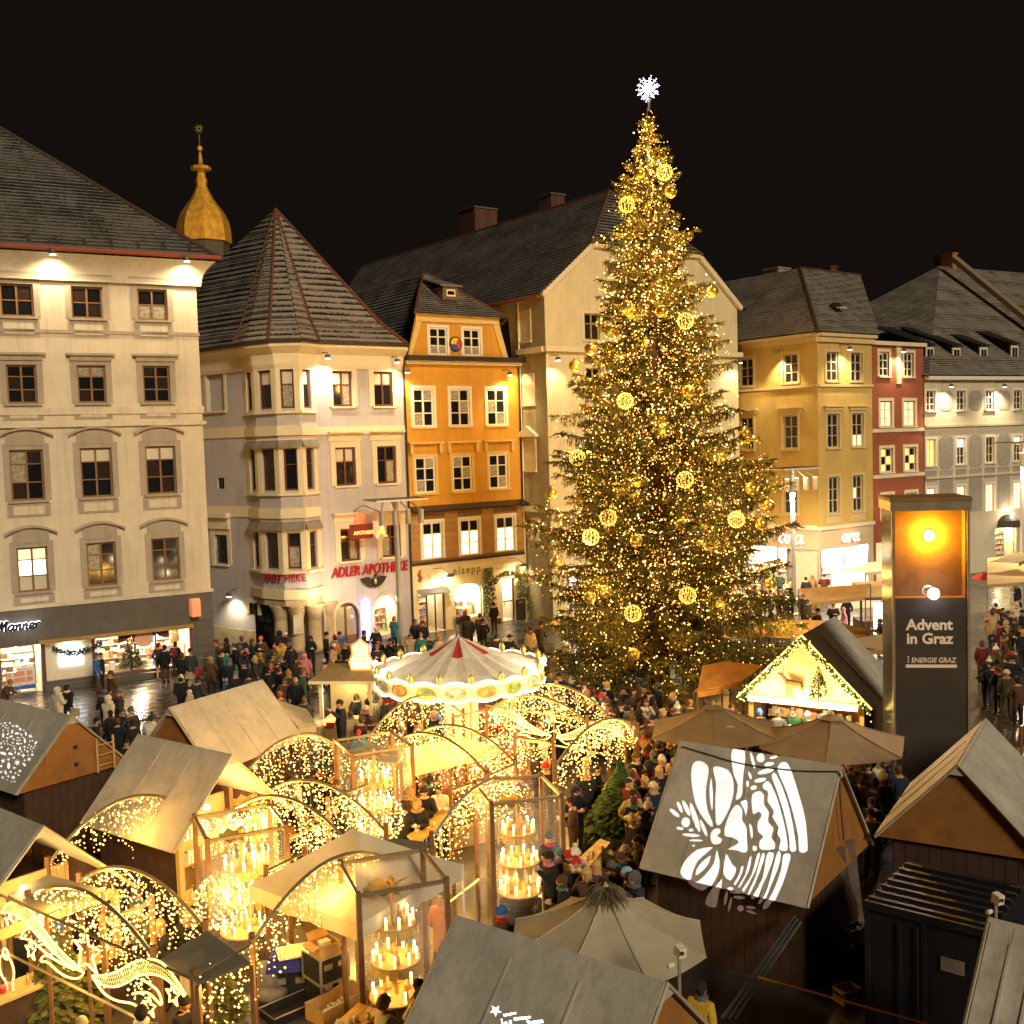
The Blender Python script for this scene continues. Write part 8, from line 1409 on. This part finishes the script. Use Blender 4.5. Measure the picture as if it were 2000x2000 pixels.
PACK = MB().ball((0, .2, -.42), .2, 10, sq=(.8, .55, 1.1)).mesh('backpack', CLOTH['black'], True); MUGM = MB().lathe([(.03, 0), (.036, .09), (.03, .088)], 8).mesh('mug', WHITEF, True)
BAG = MB().box(-.16, -.05, -.3, .16, .05, 0).tube([(-.1, 0, 0), (-.08, 0, .25), (.08, 0, .25), (.1, 0, 0)], .01, 4).mesh('bag', CLOTH['cream'])
rp_ = random.Random(99)
def setmat(o, slot, m): o.material_slots[slot].link = 'OBJECT'; o.material_slots[slot].material = m
NAMEC = {'darkhair': 'dark', 'lightblue': 'azure', 'darkgrey': 'charcoal'}
def ordw(i):
    if i < len(ORD): return ('first' if i == 0 else ORD[i])
    n = i+1; return '%d%s' % (n, 'th' if n % 100 in (11, 12, 13) else {1: 'st', 2: 'nd', 3: 'rd'}.get(n % 10, 'th'))
def person(pos, coat, hat, hc, pose, face, label, group, sc=1.0, legs=None, extra=None):
    me_, hcen = PM[pose]; o = ob('person', me_); o.location = pos; o.rotation_euler = (0, 0, face); wd_ = sc*rp_.uniform(.9, 1.14); o.scale = (wd_, wd_*rp_.uniform(.95, 1.1), sc*rp_.uniform(.94, 1.05)); extra = extra or (rp_.random() < .3 and rp_.choice(('pack', 'bag', 'bag'))); tag(o, label, 'person', group)
    setmat(o, 0, CLOTH[coat]); setmat(o, 1, CLOTH[legs or rp_.choice(('black', 'navy', 'darkgrey', 'darkgrey', 'brown'))])
    if hat:
        h = ob({'short': 'hair', 'long': 'hair', 'pompom': 'beanie'}.get(hat, hat), ACCM[hat], o, T(*hcen)); setmat(h, 0, CLOTH[hc])
        if hat in ('beanie', 'pompom', 'cap', 'hat') and rp_.random() < .5: h2_ = ob('hair', ACCM['long' if rp_.random() < .5 else 'short'], o, T(*hcen) @ Matrix.Scale(.96, 4)); setmat(h2_, 0, CLOTH[rp_.choice(('darkhair', 'blonde', 'brown'))])
    if rp_.random() < .45: s_ = ob('scarf', SCARF, o, T(*hcen)); setmat(s_, 0, CLOTH[rp_.choice(('grey', 'cream', 'red', 'maroon', 'beige', 'tan', 'teal', 'pink'))])
    if extra == 'pack': s_ = ob('backpack', PACK, o, T(*hcen)); setmat(s_, 0, CLOTH[rp_.choice(('orange', 'black', 'navy', 'grey', 'maroon'))])
    if extra == 'bag': s_ = ob('bag', BAG, o, T(-.27, 0, .85)); setmat(s_, 0, CLOTH[rp_.choice(('cream', 'black', 'brown', 'beige', 'red'))])
    if pose == 1 and rp_.random() < .7: ob('mug', MUGM, o, T(0, -.37, 1.20))
    return o
def cluster(phrase, ox, oy, k, lst, z_=1.63):
    L_ = []
    for e in lst:
        x, y, coat, hat, hcol = e[:5]; o_ = e[5] if len(e) > 5 else {}; sc = o_.get('s', 1.0); L_.append((ox+x/k, oy+y/k, coat, hat, hcol, o_, sc))
    L_.sort(key=lambda q: q[0])
    for i, (x, y, coat, hat, hcol, o_, sc) in enumerate(L_):
        p = PZ(x, y, z_*sc*o_.get('u', 1)+o_.get('z', 0)); p.z = o_.get('z', 0); hn = {'short': 'hair', 'long': 'hair', 'pompom': 'beanie'}.get(hat, hat); fc = o_.get('f'); fc = rp_.uniform(0, 6.28) if fc is None else RD(fc)
        lb = '%s in %s coat%s, %s from left in %s' % ('child' if sc < .85 else 'person', NAMEC.get(coat, coat), (' and %s %s' % (NAMEC.get(hcol, hcol), hn)) if hat else '', ordw(i), phrase)
        person(p, coat, hat, hcol, o_.get('p', rp_.choice((0, 1, 1, 4, 4, 2, 3, 0))), fc, lb, 'people in the '+phrase, sc, o_.get('l'), o_.get('e'))
D = lambda **k: k
cluster('sweet shop group', 0, 1200, 3.864, [(725, 325, 'blue', 'short', 'grey', D(f=90)), (765, 308, 'black', 'cap', 'black', D(f=-60, p=1)), (840, 460, 'brown', 'short', 'brown', D(p=4)), (785, 580, 'black', 'short', 'grey'), (815, 655, 'cream', 'hood', 'cream'), (890, 590, 'darkgrey', 'cap', 'grey'), (835, 742, 'black', 'short', 'darkhair'), (920, 740, 'black', 'short', 'brown'), (985, 745, 'darkgrey', 'beanie', 'grey'), (720, 795, 'black', 'cap', 'black'), (885, 805, 'black', 'short', 'brown', D(f=180)), (1000, 810, 'black', 'short', 'darkhair'), (955, 950, 'black', 'short', 'darkhair', D(f=10)), (1140, 785, 'white', 'pompom', 'darkgrey', D(f=170)), (1195, 240, 'darkgrey', 'short', 'brown', D(f=190, l='beige')), (1240, 250, 'black', 'short', 'darkhair', D(f=170)), (1320, 215, 'black', 'cap', 'grey', D(f=180, e='pack')), (1370, 300, 'black', 'long', 'brown', D(f=180)), (1435, 290, 'darkgrey', 'beanie', 'black', D(f=200, l='beige')), (1365, 495, 'black', 'beanie', 'cream', D(f=180)), (1485, 495, 'darkgrey', 'beanie', 'black', D(f=160)), (1430, 600, 'beige', 'hood', 'cream', D(s=.75)), (430, 572, 'cream', 'hood', 'cream', D(f=150)), (500, 555, 'black', 'short', 'darkhair', D(f=170)), (25, 495, 'brown', 'short', 'tan', D(f=90, p=5))])
cluster('pharmacy crowd', 380, 800, 3.864, [(165, 1765, 'brown', 'short', 'brown'), (240, 1752, 'black', 'hood', 'black'), (205, 1822, 'teal', 'short', 'darkhair'), (300, 1778, 'black', 'short', 'brown'), (355, 1742, 'navy', 'short', 'brown'), (345, 1812, 'darkgrey', 'beanie', 'grey'), (385, 1818, 'navy', 'beanie', 'pink'), (430, 1765, 'black', 'long', 'brown'), (500, 1742, 'brown', 'beanie', 'orange', D(f=0)), (598, 1787, 'maroon', 'pompom', 'pink', D(s=.8)), (640, 1692, 'black', 'hood', 'black'), (695, 1703, 'darkgrey', 'cap', 'white'), (650, 1748, 'yellow', 'short', 'darkhair'), (722, 1788, 'black', 'beanie', 'grey'), (875, 1732, 'black', 'hood', 'black', D(f=20)), (990, 1712, 'black', 'beanie', 'black', D(f=90)), (1060, 1732, 'grey', 'beanie', 'red'), (1095, 1682, 'blue', 'beanie', 'black', D(f=0)), (1045, 1775, 'beige', 'beanie', 'cream'), (1135, 1765, 'black', 'short', 'ginger', D(f=-30)), (1275, 1678, 'black', 'long', 'darkhair', D(f=90, p=1)), (1365, 1665, 'black', 'beanie', 'white'), (1385, 1735, 'black', 'long', 'darkhair'), (1502, 1575, 'teal', 'long', 'ginger', D(f=150)), (1478, 1762, 'black', 'hat', 'black', D(f=0)), (1375, 1785, 'darkgrey', 'short', 'ginger', D(f=0))])
cluster('queue before the carousel', 400, 1200, 3.864, [(40, 325, 'brown', 'hood', 'tan', D(f=180)), (180, 352, 'black', 'beanie', 'grey'), (238, 382, 'green', 'beanie', 'green', D(s=.75)), (230, 462, 'black', 'beanie', 'teal'), (165, 502, 'blue', 'beanie', 'lightblue', D(s=.75)), (330, 452, 'darkgrey', 'short', 'darkhair'), (415, 302, 'olive', 'hood', 'tan', D(f=180)), (510, 322, 'olive', 'beanie', 'olive'), (577, 318, 'black', 'beanie', 'grey'), (500, 412, 'black', 'short', 'ginger', D(f=-20)), (557, 414, 'black', 'short', 'brown'), (600, 488, 'brown', 'long', 'brown', D(f=10)), (632, 455, 'brown', 'hood', 'tan'), (685, 497, 'black', 'short', 'blonde', D(f=0)), (737, 428, 'green', 'short', 'ginger', D(f=90)), (715, 372, 'darkgrey', 'short', 'brown', D(f=0)), (747, 305, 'pink', 'hood', 'pink'), (903, 355, 'beige', 'beanie', 'lightblue', D(f=-90)), (942, 365, 'pink', 'beanie', 'red', D(s=.72)), (642, 235, 'black', 'beanie', 'grey'), (1020, 325, 'black', 'short', 'brown', D(f=180)), (745, 632, 'darkgrey', 'long', 'brown'), (568, 605, 'brown', 'short', 'ginger'), (745, 885, 'tan', 'long', 'brown', D(s=.8)), (270, 280, 'navy', 'short', 'brown'), (115, 300, 'black', 'short', 'darkhair'), (300, 380, 'black', 'short', 'darkhair'), (470, 440, 'black', 'beanie', 'black'), (375, 350, 'darkgrey', 'long', 'blonde'), (660, 400, 'black', 'hood', 'black')])
cluster('delicatessen group', 780, 1060, 6.9, [(215, 1062, 'navy', 'short', 'grey', D(f=20)), (310, 1112, 'black', 'short', 'darkhair', D(f=0)), (790, 955, 'white', 'long', 'blonde', D(f=180, l='cream')), (885, 965, 'maroon', 'long', 'ginger', D(f=180)), (930, 1032, 'darkgrey', 'long', 'darkhair', D(f=180)), (1082, 992, 'purple', 'short', 'brown', D(f=170)), (1125, 1042, 'black', 'beanie', 'black', D(f=200)), (1270, 835, 'black', 'short', 'darkhair', D(f=200, e='bag')), (150, 1262, 'beige', 'short', 'brown', D(f=0)), (290, 1272, 'teal', 'short', 'ginger', D(f=0)), (525, 1283, 'beige', 'short', 'tan', D(f=60)), (1482, 1300, 'black', 'hat', 'black', D(f=20)), (1765, 1197, 'cream', 'short', 'darkhair', D(f=0)), (1892, 1125, 'darkgrey', 'beanie', 'black', D(f=60, p=3)), (1300, 1292, 'brown', 'short', 'darkhair')])
cluster('crowd under the arches', 400, 1200, 3.864, [(760, 1152, 'grey', 'cap', 'grey', D(f=150)), (815, 1185, 'olive', 'beanie', 'grey'), (960, 1205, 'black', 'short', 'darkhair', D(f=-40)), (1000, 1305, 'black', 'short', 'brown', D(f=0)), (1180, 785, 'brown', 'short', 'brown', D(f=150)), (1255, 785, 'black', 'short', 'brown', D(f=190)), (1160, 905, 'teal', 'beanie', 'red', D(f=0, p=2, s=.85)), (1290, 650, 'white', 'beanie', 'grey', D(f=150)), (1385, 620, 'red', 'hood', 'red', D(s=.8)), (1565, 1140, 'black', 'hat', 'black'), (1690, 1245, 'black', 'hat', 'black'), (1660, 1345, 'black', 'beanie', 'black', D(f=-20)), (1770, 1312, 'cream', 'short', 'darkhair', D(f=0, p=1)), (1600, 1440, 'black', 'hood', 'tan'), (1545, 1365, 'brown', 'hood', 'tan'), (690, 1260, 'cream', 'short', 'brown'), (880, 1190, 'black', 'short', 'darkhair'), (610, 1510, 'black', 'short', 'darkhair'), (730, 1590, 'black', 'long', 'brown'), (850, 1520, 'black', 'beanie', 'black'), (990, 1460, 'navy', 'short', 'brown'), (640, 1240, 'tan', 'short', 'darkhair'), (1450, 1240, 'black', 'short', 'brown'), (1500, 1460, 'black', 'short', 'darkhair')])
cluster('drinkers behind the comet', 0, 1600, 4.83, [(1270, 695, 'cream', 'short', 'brown', D(f=120)), (1440, 805, 'grey', 'cap', 'cream', D(f=-60, p=5)), (1520, 1005, 'black', 'long', 'blonde', D(f=-30, p=1)), (1790, 935, 'black', 'long', 'blonde', D(f=10, p=1)), (195, 1005, 'black', 'short', 'darkhair', D(f=180)), (770, 1895, 'brown', 'long', 'blonde', D(f=0)), (1330, 1880, 'grey', 'short', 'darkhair'), (1720, 1730, 'black', 'beanie', 'black')])
cluster('helpers by the near candles', 350, 1600, 3.864, [(1555, 1400, 'white', 'short', 'blonde', D(f=-60, p=1)), (1800, 1225, 'yellow', 'short', 'darkhair', D(f=60, p=6)), (1815, 1345, 'white', 'beanie', 'darkgrey', D(f=180)), (1600, 1480, 'cream', 'long', 'blonde', D(f=150, s=.9))])
cluster('pair beside the party tent', 800, 1600, 3.864, [(235, 625, 'orange', 'beanie', 'green', D(f=170)), (708, 690, 'olive', 'beanie', 'blue', D(f=-60))])
cluster('long pine table crowd', 800, 1250, 3.864, [(1250, 1625, 'cream', 'pompom', 'white', D(f=180)), (1258, 1705, 'navy', 'beanie', 'red', D(f=180)), (1190, 1622, 'yellow', 'beanie', 'red', D(f=90)), (1540, 1545, 'black', 'short', 'darkhair', D(f=120)), (1622, 1595, 'darkgrey', 'beanie', 'cream', D(f=150)), (1520, 1695, 'black', 'beanie', 'grey', D(f=160)), (1655, 1755, 'blue', 'beanie', 'lightblue', D(f=-100)), (1735, 1485, 'olive', 'short', 'darkhair', D(f=-90)), (1690, 1375, 'black', 'hat', 'white', D(f=-60)), (1412, 1705, 'brown', 'long', 'blonde', D(f=180)), (1340, 1775, 'brown', 'long', 'blonde', D(f=180)), (1460, 1835, 'black', 'short', 'darkhair', D(f=-120)), (1700, 1805, 'darkgrey', 'hood', 'grey'), (1150, 1602, 'black', 'beanie', 'teal'), (1160, 1805, 'black', 'long', 'brown', D(f=-90)), (1050, 1495, 'black', 'beanie', 'grey'), (1250, 1125, 'navy', 'hood', 'navy', D(f=20, p=1)), (1340, 1015, 'black', 'beanie', 'grey'), (1330, 905, 'brown', 'long', 'blonde'), (1405, 965, 'black', 'short', 'darkhair'), (1010, 825, 'beige', 'hood', 'cream', D(f=-90)), (1025, 965, 'black', 'beanie', 'red', D(f=180)), (960, 865, 'black', 'hood', 'black'), (1800, 825, 'darkgrey', 'short', 'brown'), (1900, 915, 'black', 'beanie', 'cream'), (1860, 1060, 'black', 'short', 'darkhair', D(f=-20)), (1690, 1210, 'black', 'short', 'brown'), (1780, 1350, 'black', 'hood', 'black'), (1590, 1640, 'black', 'short', 'brown'), (1060, 1640, 'black', 'short', 'darkhair'), (1230, 1240, 'brown', 'short', 'darkhair')])
cluster('crowd under tree boughs', 800, 1250, 3.864, [(1440, 455, 'darkgrey', 'beanie', 'red', D(f=150)), (1500, 485, 'brown', 'long', 'brown'), (1590, 505, 'black', 'short', 'darkhair'), (1785, 475, 'cream', 'long', 'brown', D(f=0, p=2)), (1215, 315, 'black', 'beanie', 'grey'), (1275, 300, 'navy', 'short', 'brown'), (1130, 280, 'navy', 'short', 'darkhair'), (1390, 380, 'black', 'short', 'brown'), (1680, 400, 'brown', 'short', 'darkhair'), (1640, 470, 'black', 'beanie', 'black'), (1730, 540, 'black', 'hood', 'black'), (1060, 270, 'black', 'short', 'tan'), (1340, 420, 'tan', 'hood', 'tan')])
cluster('crowd around brown umbrellas', 1200, 1300, 3.864, [(420, 575, 'black', 'beanie', 'orange', D(f=90)), (462, 605, 'green', 'beanie', 'cream', D(f=120)), (260, 625, 'black', 'short', 'brown'), (365, 725, 'darkgrey', 'beanie', 'cream', D(f=180)), (410, 765, 'olive', 'long', 'blonde', D(f=150)), (300, 855, 'black', 'short', 'darkhair', D(f=0, p=1)), (570, 292, 'olive', 'cap', 'tan', D(f=0)), (900, 625, 'black', 'beanie', 'cream'), (1010, 615, 'darkgrey', 'beanie', 'grey'), (1155, 525, 'blue', 'beanie', 'cream'), (1235, 665, 'black', 'beanie', 'beige'), (1365, 685, 'black', 'short', 'tan', D(f=0)), (1490, 685, 'navy', 'short', 'darkhair', D(f=0)), (445, 300, 'black', 'short', 'darkhair'), (120, 290, 'brown', 'short', 'darkhair'), (690, 280, 'olive', 'short', 'brown'), (950, 600, 'black', 'short', 'darkhair'), (1080, 560, 'black', 'short', 'brown'), (1560, 700, 'black', 'beanie', 'black'), (880, 300, 'darkgrey', 'short', 'brown')])
cluster('sellers inside the deer hut', 1200, 1300, 3.864, [(1095, 352, 'navy', 'beanie', 'blue', D(f=0)), (1240, 362, 'grey', 'beanie', 'grey', D(f=150)), (1460, 362, 'black', 'beanie', 'white', D(f=170)), (1350, 355, 'green', 'short', 'brown', D(f=-30))])
cluster('group below info tower', 1500, 1500, 3.864, [(785, 275, 'black', 'short', 'brown', D(f=-30)), (772, 335, 'darkgrey', 'beanie', 'navy', D(f=150)), (760, -20, 'olive', 'short', 'brown', D(f=-60, p=1)), (855, -60, 'cream', 'hood', 'cream', D(f=170, e='bag')), (610, 112, 'black', 'cap', 'white', D(f=-30)), (665, -10, 'black', 'short', 'ginger', D(f=0)), (870, -190, 'navy', 'short', 'darkhair', D(f=0, p=1)), (1010, -205, 'black', 'short', 'ginger', D(f=-90, p=2)), (720, 60, 'black', 'short', 'darkhair')])
cluster('shoe shop group', 1440, 1000, 6.04, [(500, 735, 'green', 'short', 'brown', D(f=180)), (640, 800, 'yellow', 'short', 'brown', D(f=200)), (810, 795, 'black', 'short', 'darkhair', D(f=180, l='cream')), (885, 765, 'tan', 'hood', 'tan', D(f=180)), (1022, 755, 'maroon', 'beanie', 'maroon', D(f=150)), (570, 985, 'navy', 'hood', 'tan', D(f=150)), (770, 995, 'maroon', 'beanie', 'pink', D(f=0)), (832, 1045, 'olive', 'short', 'brown'), (960, 1185, 'black', 'beanie', 'black'), (1130, 1085, 'black', 'short', 'brown', D(f=0)), (1292, 1035, 'black', 'short', 'darkhair', D(f=-10)), (1255, 1155, 'pink', 'hood', 'pink', D(s=.8)), (1690, 1285, 'black', 'short', 'brown'), (390, 935, 'grey', 'short', 'darkhair'), (200, 900, 'black', 'short', 'brown'), (1420, 760, 'black', 'short', 'darkhair'), (300, 900, 'darkgrey', 'long', 'brown')])
cluster('crowd right of tower', 1860, 850, 3.514, [(275, 1230, 'beige', 'short', 'brown', D(f=180)), (345, 1192, 'black', 'short', 'darkhair'), (435, 1035, 'black', 'long', 'darkhair', D(f=0)), (405, 1072, 'cream', 'hood', 'cream'), (455, 1112, 'black', 'short', 'darkhair'), (440, 1155, 'cream', 'hood', 'cream'), (482, 1205, 'black', 'beanie', 'black'), (430, 1285, 'olive', 'hood', 'olive'), (380, 1235, 'darkgrey', 'short', 'brown'), (300, 1175, 'brown', 'short', 'brown'), (470, 1310, 'black', 'short', 'brown'), (330, 1290, 'maroon', 'short', 'darkhair')])
cluster('ticket booth corner', 600, 1300, 6.44, [(420, 500, 'black', 'short', 'darkhair', D(f=-60, z=.3)), (480, 560, 'yellow', 'long', 'blonde', D(f=180)), (545, 600, 'beige', 'short', 'brown', D(f=190)), (860, 440, 'white', 'beanie', 'grey', D(f=200)), (1290, 660, 'maroon', 'beanie', 'red', D(s=.8)), (1010, 380, 'red', 'beanie', 'red', D(s=.8))])
t_ = PZ(1368, 1938, 1.63); person(Vector((t_.x, t_.y, 0)), 'yellow', 'short', 'darkhair', 0, 2.5, 'person in bright yellow safety vest in the dark gap by the nearest hut', 'people in the container yard')

def fill(phrase, boxes, n, seed):
    r = random.Random(seed); L_ = []; got = []
    for _ in range(n*30):
        if len(L_) >= n: break
        b_ = r.choice(boxes); x, y = r.uniform(b_[0], b_[2]), r.uniform(b_[1], b_[3]); p = PZ(x, y, 1.63)
        if any((p.x-q[0])**2+(p.y-q[1])**2 < .3 for q in got): continue
        got.append((p.x, p.y)); hat, hc_ = r.choice((('beanie', 'grey'), ('beanie', 'black'), ('short', 'darkhair'), ('short', 'brown'), ('long', 'brown'), ('long', 'blonde'), ('hood', 'black'), ('beanie', 'cream'), ('pompom', 'white'), ('cap', 'navy'))); L_.append((x, y, r.choice(('black', 'black', 'navy', 'darkgrey', 'olive', 'brown', 'maroon', 'beige', 'darkgrey', 'black')), hat, hc_))
    cluster(phrase, 0, 0, 1, L_)
fill('crowd before the boughs', [(1080, 1335, 1330, 1400), (1230, 1400, 1290, 1440)], 34, 1)
fill('crowd left of bell hut', [(1235, 1445, 1325, 1500), (1230, 1500, 1290, 1600)], 22, 2)
fill('people far behind tower', [(1915, 1190, 2000, 1330)], 16, 3)
fill('people around the carousel', [(690, 1330, 760, 1400), (1040, 1340, 1100, 1420), (760, 1395, 900, 1420)], 18, 4)
fill('crowd between the umbrellas', [(1440, 1425, 1520, 1470), (1640, 1470, 1760, 1540)], 16, 5)
fill('people before shoe shop', [(1450, 1140, 1600, 1200)], 12, 6)
